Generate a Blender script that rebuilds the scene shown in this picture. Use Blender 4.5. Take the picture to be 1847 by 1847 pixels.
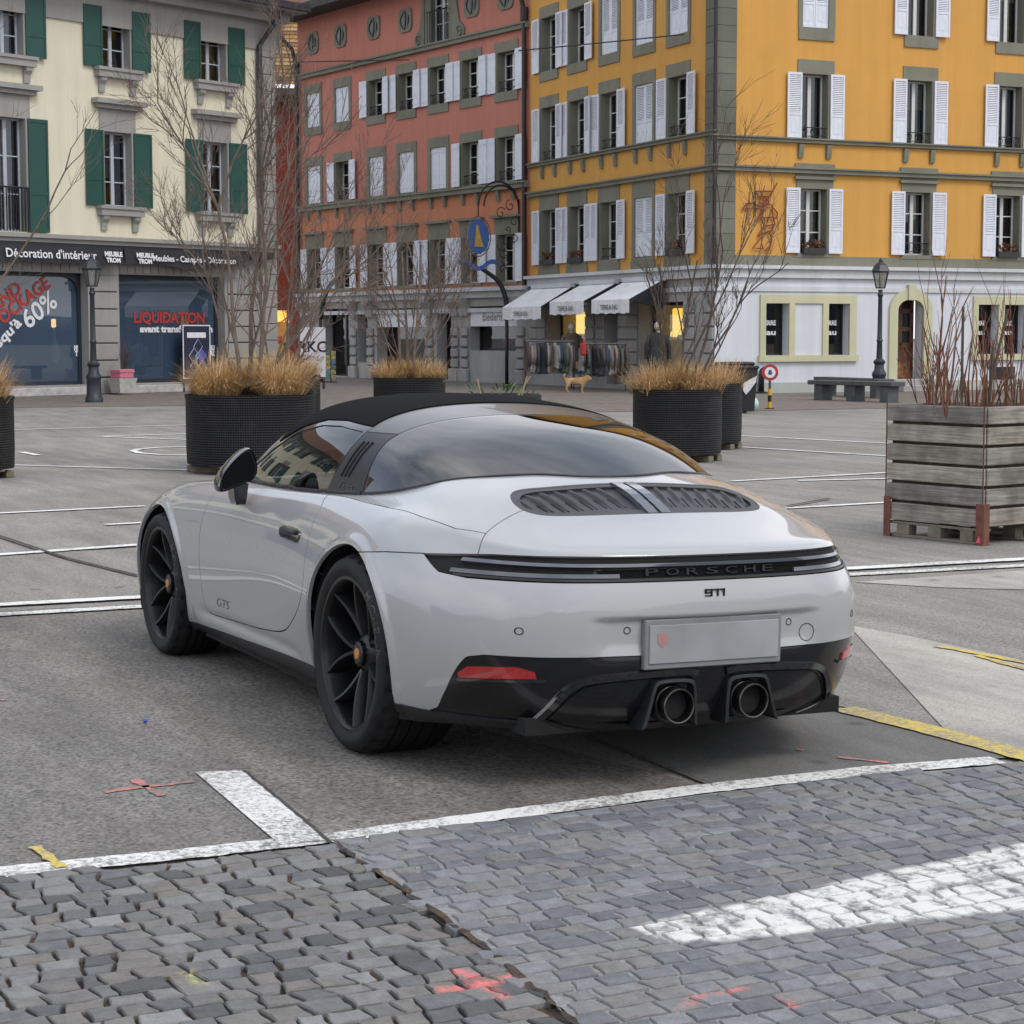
import bpy, bmesh, math, random
import numpy as np
from mathutils import Vector, Matrix
R = math.radians
random.seed(7)
rng = np.random.default_rng(7)
scene = bpy.context.scene
for o in list(bpy.data.objects):
    bpy.data.objects.remove(o)
C = scene.collection

# ------------------------------------------------------------------ camera
# photograph pixels are 1847 x 1847; the world is laid out with the rear axle of the car at the origin,
# x towards its nose, y to its left, z up
PHOTO = 1847.0
FPX = 3569.3
CAM_YAW, CAM_PITCH, CAM_ROLL = -0.4543, -0.0896, -0.001
CAM_POS = np.array([-6.606, 3.456, 1.509])
def _basis():
    cy, sy, cp, sp = math.cos(CAM_YAW), math.sin(CAM_YAW), math.cos(CAM_PITCH), math.sin(CAM_PITCH)
    fw = np.array([cy*cp, sy*cp, sp]); rt = np.array([sy, -cy, 0.0]); up = np.cross(rt, fw)
    r2 = rt*math.cos(CAM_ROLL) + up*math.sin(CAM_ROLL)
    u2 = -rt*math.sin(CAM_ROLL) + up*math.cos(CAM_ROLL)
    return fw, r2, u2
FW, RT, UP = _basis()
cam_d = bpy.data.cameras.new('camera'); cam = bpy.data.objects.new('camera', cam_d); C.objects.link(cam)
M = Matrix(((RT[0], UP[0], -FW[0], CAM_POS[0]), (RT[1], UP[1], -FW[1], CAM_POS[1]), (RT[2], UP[2], -FW[2], CAM_POS[2]), (0, 0, 0, 1)))
cam.matrix_world = M
cam_d.sensor_fit = 'HORIZONTAL'; cam_d.sensor_width = 36.0
cam_d.lens = 36.0*FPX/PHOTO
cam_d.clip_start = 0.05; cam_d.clip_end = 2000
scene.camera = cam

# ------------------------------------------------------------------ sky, sun, exposure
SUN_EL, SUN_AZ = 48.0, 200.0      # degrees; azimuth of the direction towards the sun, from +x counter-clockwise
world = bpy.data.worlds.new('World'); scene.world = world; world.use_nodes = True
wt = world.node_tree; wn = wt.nodes; wl = wt.links
for n in list(wn): wn.remove(n)
w_out = wn.new('ShaderNodeOutputWorld'); w_bg = wn.new('ShaderNodeBackground')
sky = wn.new('ShaderNodeTexSky'); sky.sky_type = 'NISHITA'; sky.sun_disc = False
sky.sun_elevation = R(SUN_EL); sky.sun_rotation = R(90.0 - SUN_AZ)
sky.air_density = 1.0; sky.dust_density = 2.0; sky.ozone_density = 1.0
# broken grey cloud cover: a white-grey cloud layer over the clear sky
tc = wn.new('ShaderNodeTexCoord'); mp = wn.new('ShaderNodeMapping'); mp.inputs['Scale'].default_value = (1.0, 1.0, 1.7)
nz = wn.new('ShaderNodeTexNoise'); nz.inputs['Scale'].default_value = 1.25; nz.inputs['Detail'].default_value = 4; nz.inputs['Roughness'].default_value = 0.55
cr = wn.new('ShaderNodeValToRGB'); cr.color_ramp.elements[0].position = 0.36; cr.color_ramp.elements[0].color = (0.35, 0.35, 0.35, 1)
cr.color_ramp.elements[1].position = 0.58; cr.color_ramp.elements[1].color = (1, 1, 1, 1)
nz2 = wn.new('ShaderNodeTexNoise'); nz2.inputs['Scale'].default_value = 1.9; nz2.inputs['Detail'].default_value = 4
cr2 = wn.new('ShaderNodeValToRGB'); cr2.color_ramp.elements[0].color = (6.4, 6.9, 7.8, 1); cr2.color_ramp.elements[1].color = (11.0, 11.0, 11.2, 1)
cr2.color_ramp.elements[0].position = 0.35; cr2.color_ramp.elements[1].position = 0.68
mx = wn.new('ShaderNodeMix'); mx.data_type = 'RGBA'
wl.new(tc.outputs['Generated'], mp.inputs['Vector']); wl.new(mp.outputs['Vector'], nz.inputs['Vector']); wl.new(mp.outputs['Vector'], nz2.inputs['Vector'])
wl.new(nz.outputs['Fac'], cr.inputs['Fac']); wl.new(nz2.outputs['Fac'], cr2.inputs['Fac'])
wl.new(cr.outputs['Color'], mx.inputs['Factor']); wl.new(sky.outputs['Color'], mx.inputs['A']); wl.new(cr2.outputs['Color'], mx.inputs['B'])
wl.new(mx.outputs['Result'], w_bg.inputs['Color']); w_bg.inputs['Strength'].default_value = 0.13
wl.new(w_bg.outputs['Background'], w_out.inputs['Surface'])
sun_d = bpy.data.lights.new('sun', 'SUN'); sun_d.energy = 1.1; sun_d.angle = R(20); sun_d.color = (1.0, 0.96, 0.9)
sun = bpy.data.objects.new('sun', sun_d); C.objects.link(sun)
_sd = Vector((math.cos(R(SUN_EL))*math.cos(R(SUN_AZ)), math.cos(R(SUN_EL))*math.sin(R(SUN_AZ)), math.sin(R(SUN_EL))))
sun.rotation_euler = _sd.to_track_quat('Z', 'Y').to_euler()
vs = scene.view_settings; vs.view_transform = 'Standard'; vs.look = 'None'; vs.gamma = 1.0; vs.use_curve_mapping = False
vs.exposure = 0.34
scene.render.resolution_x = 1024; scene.render.resolution_y = 1024

# ------------------------------------------------------------------ pixel helpers (a pixel is only a direction)
def ray(px, py):
    return FW + RT*(px - PHOTO/2)/FPX - UP*(py - PHOTO/2)/FPX
def ground(px, py, z=0.0):
    d = ray(px, py); t = (z - CAM_POS[2])/d[2]; return CAM_POS + t*d
def on_plane(px, py, p0, n):
    d = ray(px, py); t = np.dot(np.asarray(p0) - CAM_POS, n)/np.dot(d, n); return CAM_POS + t*d
def depth_of(p): return float(np.dot(np.asarray(p) - CAM_POS, FW))

# ------------------------------------------------------------------ materials
MATS = {}
def nodes_of(name):
    m = bpy.data.materials.new(name); m.use_nodes = True
    nt = m.node_tree; b = nt.nodes['Principled BSDF']
    return m, nt, b
def mat(name, col, rough=0.6, metal=0.0, noise=0.0, nscale=8.0, bump=0.0, bscale=40.0, coat=0.0, spec=0.5, emit=None, estr=0.0, dirt=None, dirt_scale=1.5, dirt_amt=0.5, rvar=0.0, streak=0.0):
    """plain procedural surface: colour with soft noise variation, larger dirt patches and a fine bump"""
    if name in MATS: return MATS[name]
    m, nt, b = nodes_of(name); N, L = nt.nodes, nt.links
    b.inputs['Roughness'].default_value = rough; b.inputs['Metallic'].default_value = metal
    b.inputs['Specular IOR Level'].default_value = spec
    if coat: b.inputs['Coat Weight'].default_value = coat; b.inputs['Coat Roughness'].default_value = 0.03
    c = (col[0], col[1], col[2], 1)
    b.inputs['Base Color'].default_value = c
    tcx = N.new('ShaderNodeTexCoord')
    if noise or dirt:
        last = None
        n1 = N.new('ShaderNodeTexNoise'); n1.inputs['Scale'].default_value = nscale; n1.inputs['Detail'].default_value = 6; n1.inputs['Roughness'].default_value = 0.6
        L.new(tcx.outputs['Object'], n1.inputs['Vector'])
        r1 = N.new('ShaderNodeValToRGB'); r1.color_ramp.elements[0].position = 0.3; r1.color_ramp.elements[1].position = 0.7
        lo = tuple(max(0, v*(1 - noise)) for v in col); hi = tuple(min(1, v*(1 + noise)) for v in col)
        r1.color_ramp.elements[0].color = (*lo, 1); r1.color_ramp.elements[1].color = (*hi, 1)
        L.new(n1.outputs['Fac'], r1.inputs['Fac']); last = r1.outputs['Color']
        if dirt:
            n2 = N.new('ShaderNodeTexNoise'); n2.inputs['Scale'].default_value = dirt_scale; n2.inputs['Detail'].default_value = 8; n2.inputs['Roughness'].default_value = 0.65
            L.new(tcx.outputs['Object'], n2.inputs['Vector'])
            r2 = N.new('ShaderNodeValToRGB'); r2.color_ramp.elements[0].position = 0.48; r2.color_ramp.elements[1].position = 0.72
            r2.color_ramp.elements[0].color = (0, 0, 0, 1); r2.color_ramp.elements[1].color = (dirt_amt,)*3 + (1,)
            L.new(n2.outputs['Fac'], r2.inputs['Fac'])
            mxx = N.new('ShaderNodeMix'); mxx.data_type = 'RGBA'; mxx.inputs['B'].default_value = (*dirt, 1)
            L.new(r2.outputs['Color'], mxx.inputs['Factor']); L.new(last, mxx.inputs['A']); last = mxx.outputs['Result']
        if streak:
            mps = N.new('ShaderNodeMapping'); mps.inputs['Scale'].default_value = (2.2, 2.2, .10); L.new(tcx.outputs['Object'], mps.inputs['Vector'])
            n5 = N.new('ShaderNodeTexNoise'); n5.inputs['Scale'].default_value = 1.7; n5.inputs['Detail'].default_value = 7; n5.inputs['Roughness'].default_value = .7; L.new(mps.outputs['Vector'], n5.inputs['Vector'])
            r5 = N.new('ShaderNodeValToRGB'); r5.color_ramp.elements[0].position = .36; r5.color_ramp.elements[1].position = .62; r5.color_ramp.elements[0].color = (1 - streak,)*3 + (1,); r5.color_ramp.elements[1].color = (1.03, 1.03, 1.03, 1); L.new(n5.outputs['Fac'], r5.inputs['Fac'])
            m5 = N.new('ShaderNodeMix'); m5.data_type = 'RGBA'; m5.blend_type = 'MULTIPLY'; m5.inputs['Factor'].default_value = 1.0; L.new(last, m5.inputs['A']); L.new(r5.outputs['Color'], m5.inputs['B']); last = m5.outputs['Result']
        L.new(last, b.inputs['Base Color'])
        if rvar:
            mr = N.new('ShaderNodeMapRange'); mr.inputs['To Min'].default_value = max(0, rough - rvar); mr.inputs['To Max'].default_value = min(1, rough + rvar)
            L.new(n1.outputs['Fac'], mr.inputs['Value']); L.new(mr.outputs['Result'], b.inputs['Roughness'])
    if bump:
        n3 = N.new('ShaderNodeTexNoise'); n3.inputs['Scale'].default_value = bscale; n3.inputs['Detail'].default_value = 4
        L.new(tcx.outputs['Object'], n3.inputs['Vector'])
        bp = N.new('ShaderNodeBump'); bp.inputs['Strength'].default_value = bump; bp.inputs['Distance'].default_value = 0.01
        L.new(n3.outputs['Fac'], bp.inputs['Height']); L.new(bp.outputs['Normal'], b.inputs['Normal'])
    if emit is not None:
        b.inputs['Emission Color'].default_value = (*emit, 1); b.inputs['Emission Strength'].default_value = estr
    MATS[name] = m; return m
def glass_mat(name, tint, ior=1.5, rough=0.0, body=None, body_amt=0.0):
    """thin window glass: tinted see-through plus mirror reflection by angle"""
    if name in MATS: return MATS[name]
    m = bpy.data.materials.new(name); m.use_nodes = True; nt = m.node_tree; N, L = nt.nodes, nt.links
    for n in list(N): N.remove(n)
    out = N.new('ShaderNodeOutputMaterial'); tr = N.new('ShaderNodeBsdfTransparent'); tr.inputs['Color'].default_value = (*tint, 1)
    gl = N.new('ShaderNodeBsdfGlossy'); gl.inputs['Roughness'].default_value = rough; gl.inputs['Color'].default_value = (1, 1, 1, 1)
    fr = N.new('ShaderNodeFresnel'); fr.inputs['IOR'].default_value = ior
    mixs = N.new('ShaderNodeMixShader')
    src = tr.outputs['BSDF']
    if body is not None:
        df = N.new('ShaderNodeBsdfDiffuse'); df.inputs['Color'].default_value = (*body, 1)
        m2 = N.new('ShaderNodeMixShader'); m2.inputs['Fac'].default_value = body_amt
        L.new(tr.outputs['BSDF'], m2.inputs[1]); L.new(df.outputs['BSDF'], m2.inputs[2]); src = m2.outputs['Shader']
    geo = N.new('ShaderNodeNewGeometry')
    # use the same reflectance on both faces of the thin pane
    L.new(fr.outputs['Fac'], mixs.inputs['Fac']); L.new(src, mixs.inputs[1]); L.new(gl.outputs['BSDF'], mixs.inputs[2])
    L.new(mixs.outputs['Shader'], out.inputs['Surface'])
    MATS[name] = m; return m

# ------------------------------------------------------------------ mesh building
class MB:
    """collects simple shapes; build() links them as one mesh object"""
    def __init__(s): s.v = []; s.f = []
    def add(s, vs, fs):
        o = len(s.v); s.v += [tuple(map(float, p)) for p in vs]; s.f += [tuple(i + o for i in f) for f in fs]; return s
    def box(s, x0, x1, y0, y1, z0, z1):
        v = [(x0, y0, z0), (x1, y0, z0), (x1, y1, z0), (x0, y1, z0), (x0, y0, z1), (x1, y0, z1), (x1, y1, z1), (x0, y1, z1)]
        return s.add(v, [(0, 3, 2, 1), (4, 5, 6, 7), (0, 1, 5, 4), (1, 2, 6, 5), (2, 3, 7, 6), (3, 0, 4, 7)])
    def bbox(s, x0, x1, y0, y1, z0, z1, b=0.01):
        """box with chamfered edges"""
        b = min(b, (x1-x0)*.45, (y1-y0)*.45, (z1-z0)*.45)
        v = []; 
        for zi, (z, inset) in enumerate(((z0, b), (z0+b, 0), (z1-b, 0), (z1, b))):
            a0, a1, c0, c1 = x0+inset, x1-inset, y0+inset, y1-inset
            k = b if inset == 0 else b
            v += [(a0+k, c0, z), (a1-k, c0, z), (a1, c0+k, z), (a1, c1-k, z), (a1-k, c1, z), (a0+k, c1, z), (a0, c1-k, z), (a0, c0+k, z)]
        f = [tuple(range(7, -1, -1)), tuple(range(24, 32))]
        for r in range(3):
            for i in range(8):
                j = (i+1) % 8; f.append((r*8+i, r*8+j, r*8+8+j, r*8+8+i))
        return s.add(v, f)
    def prism(s, poly, lo, hi, axis='z'):
        """polygon (a,b) extruded; axis z: (x,y), axis y: (x,z), axis x: (y,z)"""
        n = len(poly)
        def P(a, b, h): return (a, b, h) if axis == 'z' else ((a, h, b) if axis == 'y' else (h, a, b))
        v = [P(a, b, lo) for a, b in poly] + [P(a, b, hi) for a, b in poly]
        f = [tuple(range(n-1, -1, -1)), tuple(range(n, 2*n))] + [(i, (i+1) % n, n+(i+1) % n, n+i) for i in range(n)]
        return s.add(v, f)
    def tube(s, pts, r, seg=6, r2=None, cap=True):
        pts = [Vector(p) for p in pts]; n = len(pts); rs = [r + ((r if r2 is None else r2) - r)*i/max(1, n-1) for i in range(n)] if not isinstance(r, (list, tuple)) else list(r)
        v = []; prev = None
        for i, p in enumerate(pts):
            t = (pts[min(i+1, n-1)] - pts[max(i-1, 0)]); t.normalize() if t.length > 1e-9 else None
            if prev is None:
                a = Vector((0, 0, 1)) if abs(t.z) < 0.9 else Vector((1, 0, 0)); u = t.cross(a).normalized()
            else:
                u = (prev - t*prev.dot(t)); u = u.normalized() if u.length > 1e-6 else t.orthogonal().normalized()
            prev = u; w = t.cross(u)
            for k in range(seg):
                an = 2*math.pi*k/seg; q = p + (u*math.cos(an) + w*math.sin(an))*rs[i]; v.append(tuple(q))
        f = []
        for i in range(n-1):
            for k in range(seg):
                f.append((i*seg+k, i*seg+(k+1) % seg, (i+1)*seg+(k+1) % seg, (i+1)*seg+k))
        if cap: f += [tuple(range(seg-1, -1, -1)), tuple(range((n-1)*seg, n*seg))]
        return s.add(v, f)
    def lathe(s, prof, seg=24, axis='z', cx=0, cy=0, cz=0, a0=0.0, a1=2*math.pi):
        """profile (r,h) turned about an axis"""
        full = abs(a1-a0-2*math.pi) < 1e-6; n = seg if full else seg+1; v = []
        for r_, h in prof:
            for k in range(n):
                a = a0 + (a1-a0)*k/seg; c, d = r_*math.cos(a), r_*math.sin(a)
                v.append((cx+c, cy+d, cz+h) if axis == 'z' else ((cx+c, cy+h, cz+d) if axis == 'y' else (cx+h, cy+c, cz+d)))
        f = []
        for i in range(len(prof)-1):
            for k in range(seg):
                k2 = (k+1) % n
                q = (i*n+k, i*n+k2, (i+1)*n+k2, (i+1)*n+k)
                f.append(q if axis != 'y' else q[::-1])
        return s.add(v, f)
    def sphere(s, c, r, seg=10, rings=6, sx=1, sy=1, sz=1):
        prof = [(max(1e-4, r*math.sin(math.pi*i/rings)), -r*math.cos(math.pi*i/rings)) for i in range(rings+1)]
        o = len(s.v); s.lathe(prof, seg)
        for i in range(o, len(s.v)):
            x, y, z = s.v[i]; s.v[i] = (c[0]+x*sx, c[1]+y*sy, c[2]+z*sz)
        return s
    def xf(s, fn, start=0):
        s.v[start:] = [tuple(map(float, fn(p))) for p in s.v[start:]]; return s
    def mesh(s, name):
        me = bpy.data.meshes.new(name); me.from_pydata(s.v, [], s.f); me.update(); return me
    def build(s, name, material, parent=None, smooth=False, loc=None, angle=None):
        me = s.mesh(name); me.materials.append(material)
        if smooth:
            if angle is None: me.polygons.foreach_set('use_smooth', [True]*len(me.polygons))
            else: shade_angle(me, angle)
        return link(name, me, parent, loc)
def shade_angle(me, deg):
    me.polygons.foreach_set('use_smooth', [True]*len(me.polygons))
    try: me.set_sharp_from_angle(angle=R(deg))
    except Exception: pass
def link(name, data, parent=None, loc=None, rz=None):
    o = bpy.data.objects.new(name, data); C.objects.link(o)
    if parent is not None: o.parent = parent
    if loc is not None: o.location = loc
    if rz is not None: o.rotation_euler = (0, 0, rz)
    return o
def tag(o, label=None, cat=None, group=None, kind=None):
    if label: o['label'] = label
    if cat: o['category'] = cat
    if group: o['group'] = group
    if kind: o['kind'] = kind
    return o
def thing(name, label, cat, loc=(0, 0, 0), rz=0.0, group=None):
    o = bpy.data.objects.new(name, None); o.empty_display_size = 0.2; C.objects.link(o)
    o.location = tuple(map(float, loc)); o.rotation_euler = (0, 0, rz); return tag(o, label, cat, group)
def copy_tree(o, parent=None):
    c = o.copy(); C.objects.link(c); c.parent = parent
    for ch in list(o.children): copy_tree(ch, c)
    return c
def text_mesh(s, size=1.0, extrude=0.0, align='CENTER', bold=0.0, shear=0.0, spacing=1.0, res=3):
    cu = bpy.data.curves.new('text', 'FONT'); cu.body = s; cu.size = size; cu.extrude = extrude; cu.align_x = align; cu.align_y = 'CENTER'
    cu.offset = bold; cu.shear = shear; cu.space_character = spacing; cu.resolution_u = res
    ob = bpy.data.objects.new('text', cu); C.objects.link(ob)
    dg = bpy.context.evaluated_depsgraph_get(); me = bpy.data.meshes.new_from_object(ob.evaluated_get(dg))
    bpy.data.objects.remove(ob); bpy.data.curves.remove(cu); return me
def text(name, s, size, material, M4, parent=None, width=None, **kw):
    """flat lettering: text x axis, y axis, normal given by the 4x4 matrix (in the parent's space)"""
    me = text_mesh(s, size, **kw); me.materials.clear(); me.materials.append(material)
    if width is not None:
        xs = [v.co.x for v in me.vertices]; w = max(xs) - min(xs); k = width/w
        for v in me.vertices: v.co.x *= k
    o = link(name, me, parent); o.matrix_local = M4; return o
def frame4(origin, xa, ya):
    xa = Vector(xa).normalized(); ya = Vector(ya); za = xa.cross(ya).normalized(); ya = za.cross(xa).normalized()
    m = Matrix.Identity(4)
    for i in range(3):
        m[i][0], m[i][1], m[i][2], m[i][3] = xa[i], ya[i], za[i], origin[i]
    return m
# ------------------------------------------------------------------ car surface
def bspline_grid(P, su, sv, k=0.7):
    """uniform cubic B-spline through-ish the control net P[nu][nv][3]; mirrored ends along u, straight ends along v"""
    P = np.array(P, float)
    def pad(A):
        m = np.array([1, -1, 1.0])
        A = np.concatenate([A[1:2]*m, A, A[-2:-1]*m], 0)
        return np.concatenate([2*A[:, :1] - A[:, 1:2], A, 2*A[:, -1:] - A[:, -2:-1]], 1)
    def nodes(A):
        B = pad(A); B = (B[:-2] + 4*B[1:-1] + B[2:])/6; return (B[:, :-2] + 4*B[:, 1:-1] + B[:, 2:])/6
    Q = P + k*(P - nodes(P)); Q = pad(Q)
    def basis(n, s):
        t = np.linspace(0, n-1, (n-1)*s+1); i = np.minimum(t.astype(int), n-2); f = t - i
        W = np.zeros((len(t), n+2))
        b = [(1-f)**3/6, (3*f**3 - 6*f**2 + 4)/6, (-3*f**3 + 3*f**2 + 3*f + 1)/6, f**3/6]
        for j in range(4): W[np.arange(len(t)), i+j] += b[j]
        return W
    return np.einsum('ab,bcd,ec->aed', basis(P.shape[0], su), Q, basis(P.shape[1], sv))
def grid_normals(G, flip=False):
    du = np.gradient(G, axis=0); dv = np.gradient(G, axis=1)
    n = np.cross(dv, du) if not flip else np.cross(du, dv)
    return n/np.maximum(np.linalg.norm(n, axis=2, keepdims=True), 1e-9)
def X(x, *yz): return [(x, a, b) for a, b in yz]
BODY = [
 [(-.93,0,.20),(-1.0,0,.26),(-1.045,0,.40),(-1.062,0,.55),(-1.057,0,.66),(-1.034,0,.74),(-1.030,0,.806),(-.94,0,.834),(-.72,0,.893),(-.5,0,.970),(-.2,0,1.046)],
 [(-.915,.3,.20),(-.985,.3,.26),(-1.03,.3,.40),(-1.046,.3,.55),(-1.041,.3,.66),(-1.018,.3,.74),(-1.014,.3,.806),(-.93,.295,.832),(-.71,.28,.888),(-.49,.26,.963),(-.2,.22,1.038)],
 [(-.86,.525,.21),(-.93,.535,.265),(-.972,.548,.40),(-.987,.55,.55),(-.982,.55,.66),(-.948,.538,.737),(-.936,.532,.804),(-.862,.523,.831),(-.67,.50,.882),(-.45,.46,.958),(-.18,.40,1.018)],
 [(-.75,.66,.21),(-.81,.68,.265),(-.848,.705,.40),(-.862,.71,.55),(-.850,.703,.655),(-.810,.676,.735),(-.788,.655,.802),(-.74,.655,.834),(-.58,.615,.888),(-.38,.56,.951),(-.12,.50,1.008)],
 [(-.59,.755,.20),(-.635,.785,.255),(-.662,.818,.38),(-.672,.824,.52),(-.663,.815,.637),(-.638,.785,.738),(-.61,.738,.796),(-.57,.72,.848),(-.45,.67,.890),(-.28,.615,.949),(-.05,.55,.998)],
 [(-.40,.82,.18),(-.41,.857,.245),(-.415,.88,.37),(-.42,.888,.51),(-.42,.886,.635),(-.415,.858,.745),(-.40,.80,.824),(-.37,.748,.872),(-.3,.69,.901),(-.16,.63,.953),(0,.56,.993)],
 [(-.2,.845,.175),(-.2,.882,.24),(-.2,.905,.365),(-.2,.915,.505),(-.2,.912,.63),(-.2,.888,.745),(-.19,.83,.843),(-.18,.765,.888),(-.13,.705,.909),(-.05,.645,.949),(.07,.57,.983)],
 [(.05,.845,.17),(.05,.885,.235),(.05,.91,.36),(.05,.92,.50),(.05,.918,.625),(.05,.892,.74),(.05,.835,.84),(.06,.765,.888),(.09,.712,.908),(.13,.66,.938),(.2,.59,.962)],
 [(.35,.82,.17),(.35,.86,.215),(.35,.88,.33),(.35,.902,.47),(.35,.904,.60),(.35,.884,.72),(.35,.838,.82),(.35,.778,.880),(.36,.73,.904),(.38,.69,.914),(.42,.63,.92)],
 X(.7,(.795,.17),(.84,.21),(.852,.32),(.868,.46),(.876,.60),(.866,.71),(.832,.80),(.785,.862),(.74,.891),(.70,.901),(.64,.905)),
 X(1.1,(.79,.165),(.835,.205),(.842,.32),(.855,.46),(.866,.60),(.86,.71),(.832,.79),(.788,.848),(.747,.875),(.71,.885),(.65,.89)),
 X(1.5,(.79,.165),(.835,.205),(.842,.32),(.855,.46),(.866,.60),(.862,.71),(.836,.787),(.79,.842),(.75,.867),(.712,.876),(.65,.88)),
 [(1.85,.795,.165),(1.85,.835,.21),(1.85,.85,.33),(1.85,.865,.47),(1.85,.876,.60),(1.85,.869,.71),(1.85,.84,.787),(1.85,.79,.838),(1.84,.74,.858),(1.82,.69,.866),(1.78,.62,.87)],
 [(2.2,.81,.165),(2.2,.85,.22),(2.2,.868,.35),(2.2,.885,.48),(2.2,.892,.60),(2.2,.88,.71),(2.2,.842,.787),(2.2,.78,.832),(2.18,.71,.845),(2.1,.64,.856),(2.0,.57,.865)],
 [(2.5,.82,.165),(2.5,.865,.22),(2.5,.885,.36),(2.5,.90,.49),(2.5,.90,.60),(2.5,.88,.70),(2.5,.835,.77),(2.48,.765,.81),(2.42,.66,.822),(2.3,.57,.84),(2.1,.5,.865)],
 [(2.8,.82,.16),(2.8,.86,.22),(2.8,.88,.35),(2.8,.888,.47),(2.8,.882,.57),(2.8,.855,.65),(2.79,.805,.715),(2.75,.72,.752),(2.65,.58,.775),(2.42,.48,.82),(2.18,.42,.86)],
 [(3.1,.74,.15),(3.12,.78,.2),(3.13,.80,.33),(3.13,.80,.44),(3.1,.79,.52),(3.06,.76,.585),(3.03,.71,.64),(2.98,.63,.68),(2.75,.5,.745),(2.45,.4,.815),(2.2,.33,.86)],
 [(3.30,.5,.14),(3.34,.52,.2),(3.36,.53,.32),(3.35,.53,.42),(3.31,.52,.49),(3.26,.5,.55),(3.18,.45,.61),(3.0,.38,.68),(2.75,.28,.755),(2.45,.22,.825),(2.2,.18,.865)],
 [(3.38,.25,.14),(3.42,.26,.2),(3.44,.265,.32),(3.43,.265,.42),(3.38,.26,.49),(3.31,.25,.55),(3.2,.22,.61),(3.0,.19,.68),(2.75,.14,.76),(2.45,.11,.83),(2.2,.09,.868)],
 [(3.4,0,.14),(3.44,0,.2),(3.46,0,.32),(3.45,0,.42),(3.4,0,.49),(3.34,0,.55),(3.2,0,.61),(3.0,0,.68),(2.75,0,.76),(2.45,0,.83),(2.2,0,.87)],
]
DOME_X = [-.9,-.7,-.5,-.3,-.1,.1,.3,.5,.7,.9,1.1,1.3,1.5,1.7,1.9,2.1,2.3]
# key sections: x: list of (y,z) from the base of the glass over the roof rail to the centre line
DOME_K = {
 -.9:[(.46,.50),(.44,.54),(.39,.59),(.31,.63),(.215,.66),(.11,.675),(0,.68)],
 -.5:[(.56,.72),(.525,.775),(.465,.83),(.375,.872),(.265,.90),(.135,.915),(0,.92)],
 -.2:[(.645,.82),(.60,.882),(.535,.945),(.44,.993),(.31,1.024),(.155,1.04),(0,1.045)],
 .1:[(.70,.855),(.657,.94),(.592,1.022),(.49,1.08),(.345,1.116),(.172,1.134),(0,1.14)],
 .4:[(.722,.87),(.682,.972),(.62,1.07),(.52,1.137),(.37,1.176),(.19,1.195),(0,1.200)],
 .7:[(.73,.865),(.692,.975),(.635,1.083),(.54,1.163),(.39,1.210),(.20,1.233),(0,1.239)],
 1.0:[(.733,.855),(.697,.968),(.64,1.083),(.545,1.173),(.40,1.224),(.2,1.248),(0,1.255)],
 1.25:[(.73,.845),(.695,.955),(.638,1.068),(.545,1.163),(.40,1.219),(.2,1.246),(0,1.253)],
 1.5:[(.722,.84),(.687,.94),(.63,1.035),(.535,1.122),(.395,1.183),(.2,1.215),(0,1.225)],
 1.75:[(.705,.83),(.67,.905),(.612,.972),(.522,1.032),(.39,1.078),(.2,1.108),(0,1.118)],
 2.0:[(.68,.79),(.635,.835),(.575,.875),(.49,.912),(.37,.943),(.19,.964),(0,.972)],
 2.3:[(.62,.66),(.58,.70),(.52,.735),(.44,.765),(.33,.79),(.17,.81),(0,.82)],
}
for _k in DOME_K: DOME_K[_k] = [(a*1.008 + (.012 if _k < .3 else 0)*(.1 < a < .6), b + (.021*(b > .84) if _k > .3 else .024*(b > .9))) for a, b in DOME_K[_k]]
def dome_control():
    kx = sorted(DOME_K); out = []
    K = np.array([DOME_K[k] for k in kx])
    for x in DOME_X:
        sec = [[x, np.interp(x, kx, K[:, j, 0]), np.interp(x, kx, K[:, j, 1])] for j in range(7)]
        out.append(sec)
    return np.array(out)
def dome_grid(su, sv):
    P = dome_control()
    # straight ends along x, mirrored end at the centre line
    def pad(A):
        A = np.concatenate([2*A[:1] - A[1:2], A, 2*A[-1:] - A[-2:-1]], 0)
        m = np.array([1, -1, 1.0])
        return np.concatenate([2*A[:, :1] - A[:, 1:2], A, A[:, -2:-1]*m], 1)
    def nodes(A):
        B = pad(A); B = (B[:-2] + 4*B[1:-1] + B[2:])/6; return (B[:, :-2] + 4*B[:, 1:-1] + B[:, 2:])/6
    Q = P.copy()
    Q[:, :, 1:] += .35*(P - nodes(P))[:, :, 1:]
    Q = pad(Q)
    def basis(n, s):
        t = np.linspace(0, n-1, (n-1)*s+1); i = np.minimum(t.astype(int), n-2); f = t - i
        W = np.zeros((len(t), n+2)); b = [(1-f)**3/6, (3*f**3-6*f**2+4)/6, (-3*f**3+3*f**2+3*f+1)/6, f**3/6]
        for j in range(4): W[np.arange(len(t)), i+j] += b[j]
        return W
    return np.einsum('ab,bcd,ec->aed', basis(P.shape[0], su), Q, basis(P.shape[1], sv))
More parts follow.
